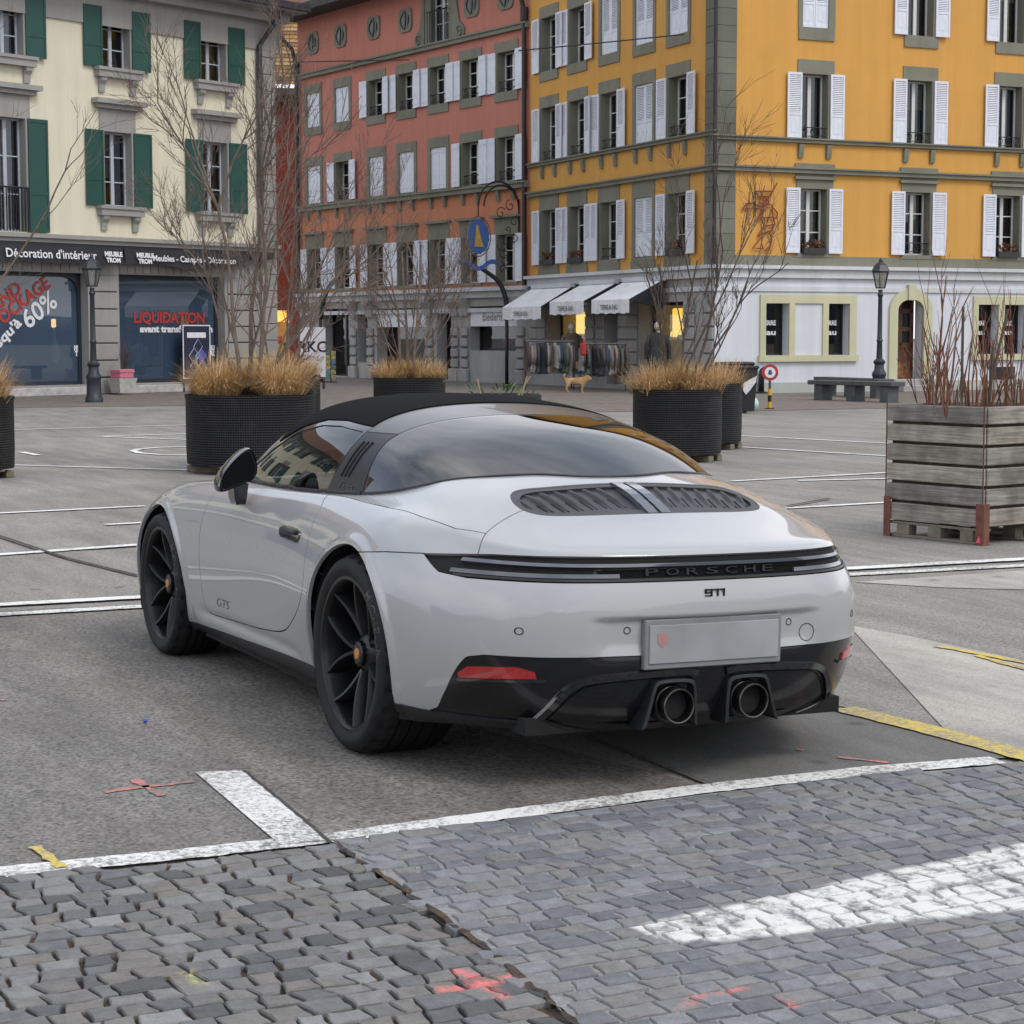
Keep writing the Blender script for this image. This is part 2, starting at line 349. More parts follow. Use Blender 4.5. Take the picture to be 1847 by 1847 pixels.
# ------------------------------------------------------------------ clip-by-function panels
BODY_ROLL = R(1.05)
def roll_pts(V):
    """the body leans slightly to its right on the springs"""
    V = np.asarray(V, float).copy(); y, z = V[:, 1] - .85, V[:, 2] - .36
    c, s_ = math.cos(BODY_ROLL), math.sin(BODY_ROLL)
    V[:, 1] = .85 + y*c - z*s_; V[:, 2] = .36 + y*s_ + z*c
    if V.shape[1] == 6:
        a, b = V[:, 4].copy(), V[:, 5].copy(); V[:, 4] = a*c - b*s_; V[:, 5] = a*s_ + b*c
    return V
def grid_mesh(G, N):
    nu, nv = G.shape[:2]; V = np.concatenate([G.reshape(-1, 3), N.reshape(-1, 3)], 1)
    i = np.arange(nu*nv).reshape(nu, nv)
    F = np.stack([i[:-1, :-1], i[:-1, 1:], i[1:, 1:], i[1:, :-1]], -1).reshape(-1, 4)
    return V, [tuple(f) for f in F.tolist()]
def mirror_weld(V, F):
    n = len(V); W = V.copy(); W[:, 1] *= -1; W[:, 4] *= -1
    mid = np.abs(V[:, 1]) < 1e-5; V = V.copy(); V[mid, 1] = 0; V[mid, 4] = 0
    nrm = np.linalg.norm(V[:, 3:], axis=1, keepdims=True); V[:, 3:] /= np.maximum(nrm, 1e-9)
    idx = np.where(mid, np.arange(n), np.arange(n) + n)
    return np.concatenate([V, W]), F + [tuple(int(idx[i]) for i in reversed(f)) for f in F]
def clip(V, F, val):
    """keep the part of the mesh where val > 0"""
    out = []; newv = []; cache = {}; base = len(V); pos = val > 0; vl = val
    def cut(a, b):
        k = (a, b) if a < b else (b, a)
        if k in cache: return cache[k]
        t = vl[a]/(vl[a] - vl[b]); p = V[a] + (V[b] - V[a])*t; newv.append(p); cache[k] = base + len(newv) - 1; return cache[k]
    for f in F:
        c = sum(1 for i in f if pos[i])
        if c == len(f): out.append(f); continue
        if c == 0: continue
        g = []
        for a, b in zip(f, f[1:] + f[:1]):
            if pos[a]: g.append(a)
            if pos[a] != pos[b]: g.append(cut(a, b))
        if len(g) >= 3: out.append(tuple(g))
    VV = np.concatenate([V, np.array(newv).reshape(-1, V.shape[1])]) if newv else V
    used = np.unique(np.fromiter((i for f in out for i in f), int)) if out else np.zeros(0, int)
    mp_ = -np.ones(len(VV), int); mp_[used] = np.arange(len(used))
    return VV[used], [tuple(int(mp_[i]) for i in f) for f in out]
def split(mesh, fn, gap=.002):
    V, F = mesh; v = fn(V)
    return clip(V, F, v - gap), clip(V, F, -v - gap)
def boundary(F):
    cnt = {}
    for f in F:
        for a, b in zip(f, f[1:] + f[:1]):
            k = (min(a, b), max(a, b)); cnt.setdefault(k, []).append((a, b))
    return [e[0] for e in cnt.values() if len(e) == 1]
def with_rim(mesh, depth=.012, only=None):
    """fold the free edges of a panel inwards so it has thickness"""
    V, F = mesh; E_ = boundary(F)
    if only is not None: E_ = [(a, b) for a, b in E_ if only(V[a]) and only(V[b])]
    nv = []; nf = []
    for a, b in E_:
        pa, pb = V[a, :3], V[b, :3]; na, nb = V[a, 3:], V[b, 3:]
        t = pb - pa; o = np.cross(t, na); l = np.linalg.norm(o); o = o/l if l > 1e-9 else na
        i = len(V) + len(nv)
        nv += [np.r_[pa, o], np.r_[pb, o], np.r_[pb - nb*depth, o], np.r_[pa - na*depth, o]]
        nf.append((i + 1, i, i + 3, i + 2))
    if not nv: return mesh
    return np.concatenate([V, np.array(nv)]), F + nf
def offset(mesh, d):
    V, F = mesh; V = V.copy(); V[:, :3] += V[:, 3:]*d; return V, F
def panel(name, mesh, material, parent, rim=.012, roll=True, only=None):
    if rim: mesh = with_rim(mesh, rim, only)
    V, F = mesh
    if roll: V = roll_pts(V)
    me = bpy.data.meshes.new(name); me.from_pydata(V[:, :3].tolist(), [], F); me.update()
    me.polygons.foreach_set('use_smooth', [True]*len(me.polygons))
    n = V[:, 3:]/np.maximum(np.linalg.norm(V[:, 3:], axis=1, keepdims=True), 1e-9)
    me.normals_split_custom_set_from_vertices(n.tolist())
    me.materials.append(material); return link(name, me, parent)
def cpart(mb, name, material, parent, smooth=True, angle=35):
    """a car part made of simple shapes, leaning with the body"""
    mb.v = [tuple(p) for p in roll_pts(np.array(mb.v)).tolist()]
    return mb.build(name, material, parent, smooth=smooth, angle=angle)
def catmull(P, n=8, closed=True):
    P = np.array(P, float); m = len(P); out = []
    for i in range(m if closed else m-1):
        p0, p1, p2, p3 = (P[(i-1) % m], P[i], P[(i+1) % m], P[(i+2) % m]) if closed else (P[max(i-1, 0)], P[i], P[i+1], P[min(i+2, m-1)])
        for t in np.linspace(0, 1, n, endpoint=False):
            out.append(.5*((2*p1) + (-p0+p2)*t + (2*p0-5*p1+4*p2-p3)*t*t + (-p0+3*p1-3*p2+p3)*t**3))
    if not closed: out.append(P[-1])
    return np.array(out)
def sdpoly(pts, poly):
    """signed distance of (n,2) points to a polygon, positive inside"""
    A = poly; Bp = np.roll(poly, -1, 0); d = np.full(len(pts), 1e9); ins = np.zeros(len(pts), bool)
    for a, b in zip(A, Bp):
        e = b - a; w = pts - a; t = np.clip((w @ e)/max(e @ e, 1e-12), 0, 1)
        q = w - t[:, None]*e; d = np.minimum(d, np.hypot(q[:, 0], q[:, 1]))
        c = (a[1] > pts[:, 1]) != (b[1] > pts[:, 1])
        with np.errstate(divide='ignore', invalid='ignore'):
            xi = (b[0]-a[0])*(pts[:, 1]-a[1])/(b[1]-a[1]) + a[0]
        ins ^= c & (pts[:, 0] < xi)
    return np.where(ins, d, -d)
def smin(t, a, b): 
    t = np.clip((t-a)/(b-a), 0, 1); return t*t*(3-2*t)

# ------------------------------------------------------------------ car materials
def paint_mat():
    m, nt, b = nodes_of('pale_grey_paint'); N, L = nt.nodes, nt.links
    tcx = N.new('ShaderNodeTexCoord')
    n1 = N.new('ShaderNodeTexNoise'); n1.inputs['Scale'].default_value = 3.0; n1.inputs['Detail'].default_value = 8; n1.inputs['Roughness'].default_value = .7
    L.new(tcx.outputs['Object'], n1.inputs['Vector'])
    sep = N.new('ShaderNodeSeparateXYZ'); L.new(tcx.outputs['Object'], sep.inputs['Vector'])
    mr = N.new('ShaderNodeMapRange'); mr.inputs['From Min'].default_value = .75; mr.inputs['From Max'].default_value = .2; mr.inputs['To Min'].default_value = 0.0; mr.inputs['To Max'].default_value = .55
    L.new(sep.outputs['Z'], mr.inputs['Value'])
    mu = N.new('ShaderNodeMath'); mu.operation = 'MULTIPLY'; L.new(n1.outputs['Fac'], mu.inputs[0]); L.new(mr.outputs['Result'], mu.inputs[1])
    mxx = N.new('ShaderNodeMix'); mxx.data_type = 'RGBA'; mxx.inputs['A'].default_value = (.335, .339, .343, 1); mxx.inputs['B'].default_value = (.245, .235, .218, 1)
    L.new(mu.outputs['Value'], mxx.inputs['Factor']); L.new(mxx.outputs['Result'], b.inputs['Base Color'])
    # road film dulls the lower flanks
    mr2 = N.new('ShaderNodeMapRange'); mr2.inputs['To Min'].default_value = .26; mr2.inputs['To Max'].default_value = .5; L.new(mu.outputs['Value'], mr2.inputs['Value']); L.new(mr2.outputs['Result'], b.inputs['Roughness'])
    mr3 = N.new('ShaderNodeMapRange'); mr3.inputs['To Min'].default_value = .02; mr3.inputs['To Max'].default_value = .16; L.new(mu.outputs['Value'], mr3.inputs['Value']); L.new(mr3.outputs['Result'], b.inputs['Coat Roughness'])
    b.inputs['Coat Weight'].default_value = 1.0; b.inputs['Metallic'].default_value = 0.0
    return m
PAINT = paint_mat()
BLACK_GLOSS = mat('black_gloss_trim', (.008, .008, .009), .12, noise=.3, nscale=30, coat=.6)
BLACK_SATIN = mat('black_satin_trim', (.009, .0095, .011), .38, noise=.25, nscale=25, rvar=.08)
BLACK_DUSTY = mat('black_gloss_bumper', (.007, .007, .008), .22, noise=.35, nscale=9, dirt=(.02, .019, .018), dirt_scale=4, dirt_amt=.3, coat=.2, spec=.3)
DEEP_BLACK = mat('wheel_well_black', (.004, .004, .004), .9)
BAR_GREY = mat('satin_grey_bar', (.045, .047, .052), .28, metal=.35, noise=.06, nscale=20, coat=.3)
CLOTH = mat('black_roof_cloth', (.008, .008, .0095), .95, spec=.12, noise=.2, nscale=180, bump=.25, bscale=900)
RUBBER = mat('tyre_rubber', (.0095, .0095, .0105), .62, spec=.28, noise=.25, nscale=14, dirt=(.026, .025, .023), dirt_scale=7, dirt_amt=.25)
WHEEL_BLACK = mat('satin_black_wheel', (.008, .008, .009), .34, spec=.4, noise=.2, nscale=20)
LENS_RED = mat('red_reflector', (.32, .01, .012), .18, noise=.25, nscale=60, coat=.8)
LENS_CLEAR = mat('smoked_lens', (.085, .09, .10), .14, noise=.1, nscale=30, coat=1.0, metal=.2)
FIN = mat('blue_grey_fin', (.12, .13, .15), .10, noise=.05, coat=1.0, metal=.5)  # blue-grey tint puts the reflected sky into the fin's colour
CHROME_DARK = mat('dark_chrome', (.16, .16, .17), .22, metal=1.0, noise=.1)
LETTER_BLACK = mat('black_lettering', (.006, .006, .007), .25, coat=.5)
LETTER_GREY = mat('grey_lettering', (.022, .022, .025), .45, spec=.3)
REAR_GLASS = glass_mat('rear_window_glass', (.03, .034, .04), 2.05)
SIDE_GLASS = glass_mat('side_window_glass', (.42, .50, .46), 1.75)
SCREEN_GLASS = glass_mat('windscreen_glass', (.70, .78, .74), 1.5)
INTERIOR = mat('black_leather', (.012, .012, .013), .5, noise=.2, nscale=30)
CAP_GOLD = mat('brass_wheel_cap', (.55, .25, .07), .4, metal=.3, noise=.2, nscale=60)
DISC = mat('brake_disc_steel', (.12, .12, .12), .35, metal=1.0)

def build_car():
    car = thing('parked_car', 'pale grey targa sports car with black roof parked on the square', 'car')
    # ---- main surfaces
    G = bspline_grid(BODY, 18, 12)
    # plate recess below a ledge in the rear bumper
    x, y, z = G[..., 0], np.abs(G[..., 1]), G[..., 2]
    w = (1 - smin(y, .36, .47))*(1 - smin(z, .588, .600))*smin(z, .44, .52)*(x < -.8)
    G[..., 0] += .020*w
    # flared lips round the wheel arches
    for cx_, cz_, rr_ in ((0, .362, .397), (2.45, .342, .372)):
        dd = np.hypot(G[..., 0] - cx_, G[..., 2] - cz_) - rr_
        k_ = (np.abs(G[..., 1]) > .7)*(np.abs(G[..., 0] - cx_) < .6)*(1 - smin(np.abs(dd), .014, .042))
        G[..., 1] += .009*k_
    # the painted skirt under the door steps out below a shallow hollow
    k_ = np.exp(-((G[..., 2] - .275)/.022)**2)*smin(G[..., 0], .5, .75)*(1 - smin(G[..., 0], 1.85, 2.0))*(G[..., 1] > .6)
    G[..., 1] -= .007*k_
    Nb = grid_normals(G)
    body = mirror_weld(*grid_mesh(G, Nb))
    def f_arch(V):
        x, z = V[:, 0], V[:, 2]
        return np.minimum(np.hypot(x, z - .362) - .397, np.hypot(x - 2.45, z - .342) - .372)
    body = clip(*body, f_arch(body[0]))
    under = body
    # door
    door_poly = catmull([(.66,.93),(.60,.895),(.515,.845),(.475,.76),(.458,.66),(.468,.55),(.53,.475),(.64,.405),(.80,.335),(1.1,.302),(1.5,.286),(1.80,.280),(1.852,.32),(1.868,.43),(1.858,.56),(1.825,.69),(1.80,.80),(1.785,.90),(1.70,.95),(1.2,.96)], 6)
    def f_door(V):
        d = sdpoly(V[:, [0, 2]], door_poly); return np.where(np.abs(V[:, 1]) > .55, d, -.2)
    doors, rest = split(body, f_door, .0025)
    # the black sill under the doors
    def f_sill(V):
        x, z = V[:, 0], V[:, 2]; zs = np.interp(x, [.1, .4, 1.9, 2.2, 3.6], [.258, .25, .208, .20, .17])
        return np.where(x > 0.05, zs - z, -.2)
    sill, rest = split(rest, f_sill, .001)
    # rear bumper, light band and the upper body
    def zlo(x): return np.interp(x, [-1.2, -.72, -.60, -.55, -.495, -.3, -.12], [.714, .712, .722, .745, .772, .760, .742])
    def zhi(x): return np.interp(x, [-1.2, -.95, -.75, -.495, -.3], [.798, .797, .791, .773, .70])
    def f_bump(V): return np.where(V[:, 0] < -.05, zlo(V[:, 0]) - V[:, 2], -.2)
    bumper, rest = split(rest, f_bump, .002)
    def f_band(V): return np.where(V[:, 0] < -.30, zhi(V[:, 0]) - V[:, 2], -.2)
    band, rest = split(rest, f_band, .0)
    band = clip(*band, -.492 - band[0][:, 0])
    def f_low(V):
        zb = np.interp(V[:, 0], [-1.1, -.82, -.76, -.725, -.66, -.60, -.55, -.3], [.472, .468, .455, .418, .33, .262, .243, .235]); return zb - V[:, 2]
    lower, bumper = split(bumper, f_low, .0015)
    # engine lid and the panel around the rear window
    lid_poly = np.array([(-1.3, -1), (-1.3, 1)]); 
    lp = catmull([(-.54, .0), (-.55, .30), (-.56, .43), (-.578, .497), (-.615, .577), (-.656, .648), (-.688, .687), (-.703, .705), (-.74, .75)], 6, closed=False)
    lid_poly = np.array([(a, b) for a, b in lp] + [(-.85, .9), (-1.4, .9), (-1.4, -.9), (-.85, -.9)] + [(a, -b) for a, b in lp[::-1][:-1]])
    def f_lid(V): return np.where(V[:, 2] > .70, sdpoly(V[:, :2], lid_poly), -.2)
    lid, rest = split(rest, f_lid, .0025)
    def f_cover(V):
        x = V[:, 0]; yb = np.interp(x, [-.9, -.66, -.535, -.32, -.056, .19, .40, .60, 3], [.60, .662, .712, .744, .759, .755, .745, .74, .5])
        return np.where((x < .62), yb - np.abs(V[:, 1]), -.2)
    cover, rest = split(rest, f_cover, .002)
    # grille opening in the lid and in the panel ahead of it
    gr = catmull([(-.405, 0), (-.40, .28), (-.392, .385), (-.405, .435), (-.45, .467), (-.52, .483), (-.585, .472), (-.635, .425), (-.665, .32), (-.682, .16), (-.687, 0)], 8, closed=False)
    gr_poly = np.array([(a, b) for a, b in gr] + [(a, -b) for a, b in gr[::-1][1:-1]])
    def f_gr(V): return sdpoly(V[:, :2], gr_poly)
    _, lid = split(lid, f_gr, .0); _, cover = split(cover, f_gr, .0)
    gl_, _ = split(clip(*under, under[0][:, 2] - .72), f_gr, .0)
    # nothing of the body reaches into the cabin: trim the inner margin under the windows
    def f_cab(V):
        x, y, z = V[:, 0], np.abs(V[:, 1]), V[:, 2]
        yb = np.interp(x, [-.29, -.26, -.18, -.05, .1, .4, 1.0, 1.5, 1.8, 2.05, 2.16, 2.2], [-1, .20, .44, .55, .61, .655, .675, .675, .65, .52, .2, -1])
        return np.where(z > .8, y - yb, .2)
    cover = clip(*cover, f_cab(cover[0])); rest = clip(*rest, f_cab(rest[0])); doors = clip(*doors, f_cab(doors[0]))
    shell = panel('body_shell', rest, PAINT, car, .014)
    for sgn, lab in ((1, None), (-1, None)):
        dmesh = clip(*doors, doors[0][:, 1]*sgn - .1)
        d = panel('door', dmesh, PAINT, car, .014)
        if sgn > 0: door_l = d
        else: door_r = d
    bumper_o = panel('rear_bumper', bumper, PAINT, car, .016)
    panel('rear_cover', cover, PAINT, car, .014)
    lid_o = panel('engine_lid', lid, PAINT, car, .016)
    panel('sill', sill, BLACK_SATIN, car, .02)
    # black underlayer added to put shade behind the gaps and openings
    u2 = clip(*under, f_cab(under[0])); u2 = offset(clip(*u2, f_arch(u2[0]) - .02), -.013)
    panel('dark_underlayer', u2, DEEP_BLACK, car, 0)
    # ---- light band
    bnd = panel('light_band', offset(band, -.022), BLACK_GLOSS, car, 0)
    def band_strip(name, z0, z1, d0, d1, material, xmax=-.56, ymin=None, ymax=None, parent=bnd, side=None):
        m_ = clip(*body_band, body_band[0][:, 2] - z0); m_ = clip(*m_, z1 - m_[0][:, 2]); m_ = clip(*m_, xmax - m_[0][:, 0])
        if ymin is not None: m_ = clip(*m_, np.abs(m_[0][:, 1]) - ymin) if ymax is None else clip(*clip(*m_, np.abs(m_[0][:, 1]) - ymin), ymax - np.abs(clip(*m_, np.abs(m_[0][:, 1]) - ymin)[0][:, 1]))
        if side is not None: m_ = clip(*m_, m_[0][:, 1]*side)
        return panel(name, offset(m_, d1), material, parent, d1 - d0)
    body_band = clip(*clip(*under, under[0][:, 2] - .69), .83 - clip(*under, under[0][:, 2] - .69)[0][:, 2])
    body_band = clip(*body_band, -.4 - body_band[0][:, 0])
    band_strip('upper_fin', .762, .773, -.03, .002, FIN, xmax=-.66)
    for sg_ in (1, -1): band_strip('light_bar', .727, .740, -.025, -.003, LENS_CLEAR, xmax=-.64, ymin=.34, side=sg_)
    band_strip('band_ledge', .7155, .7235, -.03, .0, BLACK_SATIN, xmax=-.66)
    band_strip('lettering_panel', .7245, .757, -.03, -.013, BLACK_SATIN, ymin=None, xmax=-.99)
    # ---- grille in the lid
    GRG = mat('dark_grey_grille', (.028, .029, .032), .42, noise=.15, nscale=30)
    gb = panel('lid_grille', offset(gl_, -.012), GRG, car, 0)
    # frame round the grille, sunk a little below the paint
    fr_in = gr_poly.copy(); cen = np.array([-.53, 0]); fr_in = cen + (fr_in - cen)*np.array([.74, .945])
    ring = clip(*gl_, -sdpoly(gl_[0][:, :2], fr_in)); panel('grille_frame', offset(ring, -.003), GRG, gb, .02)
    # slats: raised ribs sloping rearwards on both sides of the bright centre strip
    sg = surf_z(G)
    for sgn in (-1, 1):
        for k in range(7):
            yk = .085 + k*.056
            mb = MB(); x0, x1 = -.425 - .006*max(0, k-4), -.595 + .012*max(0, k-4); v = []
            for t in np.linspace(0, 1, 7):
                xx = x0 + (x1 - x0)*t; yy = yk + .030*(1-t) + .004; h = .0115*math.sin(math.pi*min(1, t*.85 + .15))**.8; wd = .012 - .005*t
                z0 = sg(xx, yy) - .0125
                v += [(xx, sgn*(yy - wd), z0), (xx, sgn*(yy - wd*.15), z0 + h), (xx, sgn*(yy + wd*.5), z0 + h*.9), (xx, sgn*(yy + wd), z0)]
            fs = [(i*4+j, i*4+j+1, i*4+j+5, i*4+j+4)[::sgn] for i in range(6) for j in range(3)]
            mb.add(v, fs); cpart(mb, 'grille_slat', GRG, gb, angle=30)
        for k in range(21):
            yk = .074 + k*.0185; mb = MB()
            if k % 3 == 0: continue
            x0, x1 = -.525, -.602 + .012*max(0, k-15)*.5
            p0 = (x0, (yk + .012)*sgn, sg(x0, yk) - .0118); p1 = (x1, yk*sgn, sg(x1, yk) - .0118)
            mb.add([(p0[0], p0[1]-.0042, p0[2]), (p0[0], p0[1]+.0042, p0[2]), (p1[0], p1[1]+.0042, p1[2]), (p1[0], p1[1]-.0042, p1[2])], [(0, 3, 2, 1)]); cpart(mb, 'grille_slot', DEEP_BLACK, gb)
    for s_ in (-.026, .026):
        mb = MB(); prof = []
        for t in np.linspace(0, 1, 7):
            xx = -.405 - .275*t; prof.append((xx, sg(xx, 0) + .002 + .008*math.sin(math.pi*t)))
        for (xa, za), (xb, zb) in zip(prof[:-1], prof[1:]):
            mb.add([(xa, s_-.021, za), (xa, s_+.021, za), (xb, s_+.019, zb), (xb, s_-.019, zb), (xa, s_-.021, za-.02), (xa, s_+.021, za-.02), (xb, s_+.019, zb-.02), (xb, s_-.019, zb-.02)],
                   [(0, 3, 2, 1), (0, 4, 7, 3), (1, 2, 6, 5), (0, 1, 5, 4), (3, 7, 6, 2)])
        cpart(mb, 'brake_light', LENS_CLEAR, gb, smooth=False)
    # ---- lower bumper, diffuser, exhausts
    low = panel('diffuser', offset(lower, -.004), BLACK_DUSTY, car, .03)
    rs = rear_x(G)
    def rear_plate(pts, d, th, name, material, parent):
        """a piece laid on the rear face: (y,z) outline, d metres proud of the surface"""
        mb = MB(); n = len(pts); c = np.mean(pts, 0)
        f_ = [(rs(a, b) - d, a, b) for a, b in pts]; bk = [(rs(a, b) - d + th, a, b) for a, b in pts]
        mb.add(f_ + bk + [(rs(c[0], c[1]) - d, c[0], c[1])], [(i, (i+1) % n, 2*n) for i in range(n)] + [(i, i+n, (i+1) % n+n, (i+1) % n) for i in range(n)])
        return cpart(mb, name, material, parent, smooth=True, angle=40)
    # two arched surrounds with a channel behind each exhaust
    for sgn in (-1, 1):
        arc = [(.055, .405), (.11, .412), (.25, .408), (.40, .398), (.47, .385), (.515, .35), (.545, .30), (.575, .245)]
        arc = catmull(arc, 4, closed=False); mb = MB()
        v = []; na = len(arc)
        for i, (a, b) in enumerate(arc):
            t_ = arc[min(i+1, na-1)] - arc[max(i-1, 0)]; t_ = t_/np.linalg.norm(t_); n_ = np.array([-t_[1], t_[0]])
            for off, pr in ((-.016, -.004), (-.012, .008), (.010, .010), (.015, -.004)):
                q_ = np.array([a, b]) + n_*off; v.append((rs(sgn*q_[0], q_[1]) - pr, sgn*q_[0], q_[1]))
        mb.add(v, [(4*i+j, 4*i+j+1, 4*i+j+5, 4*i+j+4)[::-sgn] for i in range(na-1) for j in range(3)] + [(0, 1, 2, 3), tuple(range(4*na-4, 4*na))]); cpart(mb, 'diffuser_trim', BLACK_GLOSS, low, angle=30)
        ins = [(.075, .39), (.25, .392), (.40, .382), (.455, .368), (.495, .335), (.525, .29), (.548, .25), (.30, .235), (.075, .232)]
        mb = MB(); n = len(ins)
        f_ = [(rs(sgn*a, b) - .004, sgn*a, b) for a, b in ins]; bk = [(rs(sgn*a, b) + .05, sgn*a*.97, b*.98) for a, b in ins]
        q = [(i, (i+1) % n, (i+1) % n + n, i + n) for i in range(n)] + [tuple(range(n, 2*n))]
        mb.add(f_ + bk, q if sgn > 0 else [t[::-1] for t in q]); cpart(mb, 'diffuser_channel', BLACK_SATIN, low, smooth=False)
        # square-shouldered housing and round tip
        cy_, cz_ = .145*sgn, .310; x0 = -1.018
        ho = catmull([(.052, .225), (.054, .30), (.060, .365), (.075, .386), (.12, .392), (.185, .391), (.215, .384), (.228, .36), (.245, .30), (.268, .225)], 4, closed=False)
        mb = MB(); n = len(ho); v = []
        for dx, k in ((.10, 1.0), (-.020, 1.0), (-.030, .97), (-.032, .86), (-.012, .78), (.03, .74)):
            v += [(x0 + dx, sgn*(.150 + (a-.150)*k), .296 + (b-.296)*k) for a, b in ho]
        q = [(r*n+i, r*n+i+1, (r+1)*n+i+1, (r+1)*n+i) for r in range(5) for i in range(n-1)] + [tuple(range(5*n, 6*n))]
        mb.add(v, q if sgn < 0 else [t[::-1] for t in q]); hs = cpart(mb, 'exhaust_housing', BLACK_SATIN, low, angle=38)
        mb = MB(); ce = (x0 - .045, cy_, .304)
        prof = [(.046, .10), (.0495, -.012), (.0535, -.018), (.057, -.014), (.058, .03), (.066, .034), (.068, .06)]
        mb.lathe([(r_, h) for r_, h in prof], 28, 'x', *ce); tp = cpart(mb, 'exhaust_tip', CHROME_DARK if 0 else mat('black_chrome_tip', (.035, .034, .034), .28, metal=.9), low, angle=60)
        mb = MB(); mb.lathe([(.0535, -.0185), (.0565, -.0195), (.0585, -.0165)], 28, 'x', *ce); cpart(mb, 'tip_ring', mat('worn_tip_edge', (.12, .11, .10), .35, metal=1.0), tp)
        mb = MB(); mb.lathe([(.001, .02), (.048, .02)], 20, 'x', *ce); cpart(mb, 'tip_bore', DEEP_BLACK, tp)
        # reflector above the trim at each bumper corner
        side = clip(*under, under[0][:, 1]*sgn - .3)
        rm = clip(*side, side[0][:, 2] - np.interp(side[0][:, 0], [-.95, -.70], [.400, .381])); rm = clip(*rm, np.interp(rm[0][:, 0], [-.94, -.90, -.76, -.725], [.418, .434, .423, .398]) - rm[0][:, 2]); rm = clip(*rm, rm[0][:, 0] + .935); rm = clip(*rm, -.725 - rm[0][:, 0])
        panel('reflector', offset(rm, .003), LENS_RED, low, .012)
        rb = clip(*side, side[0][:, 2] - np.interp(side[0][:, 0], [-.95, -.70], [.389, .370])); rb = clip(*rb, np.interp(rb[0][:, 0], [-.95, -.70], [.399, .380]) - rb[0][:, 2]); rb = clip(*rb, rb[0][:, 0] + .95); rb = clip(*rb, -.72 - rb[0][:, 0])
        panel('reflector_ledge', offset(rb, .006), BLACK_GLOSS, low, .02)
        # lip along the bottom corner
        lb = clip(*side, side[0][:, 2] - .215); lb = clip(*lb, .245 - lb[0][:, 2]); lb = clip(*lb, -.37 - lb[0][:, 0]); lb = clip(*lb, lb[0][:, 0] + .90)
        panel('bumper_lip', offset(lb, .004), BLACK_SATIN, low, .02)
    # ---- number plate on its holder, sensors, badge
    xp = rs(0, .53) - .004
    mb = MB(); mb.bbox(xp - .012, xp + .02, -.265, .265, .425, .590, .004); hol = cpart(mb, 'plate_holder', mat('plate_holder_grey', (.17, .172, .178), .55, noise=.1), bumper_o)
    mb = MB(); mb.bbox(xp - .018, xp - .010, -.25, .25, .445, .572, .002); pl = cpart(mb, 'number_plate', mat('plate_grey', (.255, .26, .265), .55, noise=.2, nscale=3), hol)
    mb = MB(); mb.prism([(.222, .545), (.186, .545), (.186, .515), (.204, .498), (.222, .515)], xp - .0195, xp - .0175, 'x'); cpart(mb, 'shield_emblem', mat('faded_red', (.34, .17, .16), .5), pl)
    def ring_on(nm, yy, zz, r0, r1, h, material, parent):
        mb = MB(); n = 20; v = []
        for r_, hh in ((r0, h), (r1, h), (r1, -.002)):
            for k in range(n):
                a = 2*math.pi*k/n; b, c_ = yy + r_*math.cos(a), zz + r_*math.sin(a); v.append((rs(b, c_) - hh, b, c_))
        mb.add(v, [(i*n+k, i*n+(k+1) % n, (i+1)*n+(k+1) % n, (i+1)*n+k)[::-1] for i in range(2) for k in range(n)]); return cpart(mb, nm, material, parent)
    for yy, zz in ((.655, .555), (.315, .555), (-.315, .555), (-.655, .555)): ring_on('parking_sensor', yy, zz, .0095, .0125, .0015, LETTER_GREY, bumper_o)
    ring_on('tow_eye_cover', -.395, .515, .0285, .031, .0012, LETTER_GREY, bumper_o)
    def rear_text(nm, s, yc, zc, width, h, material, parent, d, **kw):
        me = text_mesh(s, 1.0, extrude=0.02, **kw); co = np.array([v.co[:] for v in me.vertices])
        mn, mx_ = co.min(0), co.max(0)
        for v in me.vertices:
            a = (v.co.x - (mn[0]+mx_[0])/2)/(mx_[0]-mn[0])*width; b = (v.co.y - (mn[1]+mx_[1])/2)/(mx_[1]-mn[1])*h
            yy, zz = yc - a, zc + b
            p = roll_pts(np.array([[rs(yy, zz) - d - .003*(v.co.z > 0), yy, zz]]))[0]; v.co = p
        me.materials.clear(); me.materials.append(material); me.update(); return link(nm, me, parent)
    for k, ch in enumerate('PORSCHE'): rear_text('rear_letter', ch, .225 - .075*k, .7435, .046, .022, LETTER_GREY, bnd, -.009)
    bd = None
    for nm, rects in (('nine', [(-.040, -.012, .0075, .0125), (-.040, -.012, -.0025, .0022), (-.040, -.012, -.0125, -.008), (-.040, -.034, -.0025, .0125), (-.018, -.012, -.0125, .0125)]),
                      ('one', [(-.008, .012, .0075, .0125), (.0055, .012, -.0125, .0125)]), ('one', [(.016, .036, .0075, .0125), (.0295, .036, -.0125, .0125)])):
        mb = MB()
        for a, b, lo, hi in rects:
            x_ = rs(0, .672) - .001; mb.box(x_ - .004, x_, -b, -a, .672 + lo, .672 + hi)
        o_ = cpart(mb, 'model_badge' if bd is None else 'badge_digit', LETTER_BLACK, bumper_o if bd is None else bd, smooth=False); bd = bd or o_
    # ---- glasshouse
    DG = dome_grid(16, 16); DN = grid_normals(DG); dome = mirror_weld(*grid_mesh(DG, DN))
    dome = clip(*dome, dome[0][:, 2] - .70)
    def zrail(x): return np.interp(x, [.3, .62, .85, 1.05, 1.28, 1.52, 1.84, 2.0], [1.148, 1.155, 1.168, 1.163, 1.123, 1.035, .895, .80])
    def xbar_r(z): return np.interp(z, [.85, .93, 1.10, 1.16, 1.22], [.325, .33, .375, .37, .36])
    def xbar_f(z): return np.interp(z, [.85, .90, 1.10, 1.15, 1.20, 1.26], [.66, .645, .59, .585, .60, .62])
    glass_r, rest_d = split(dome, lambda V: xbar_r(V[:, 2]) - V[:, 0], .003)
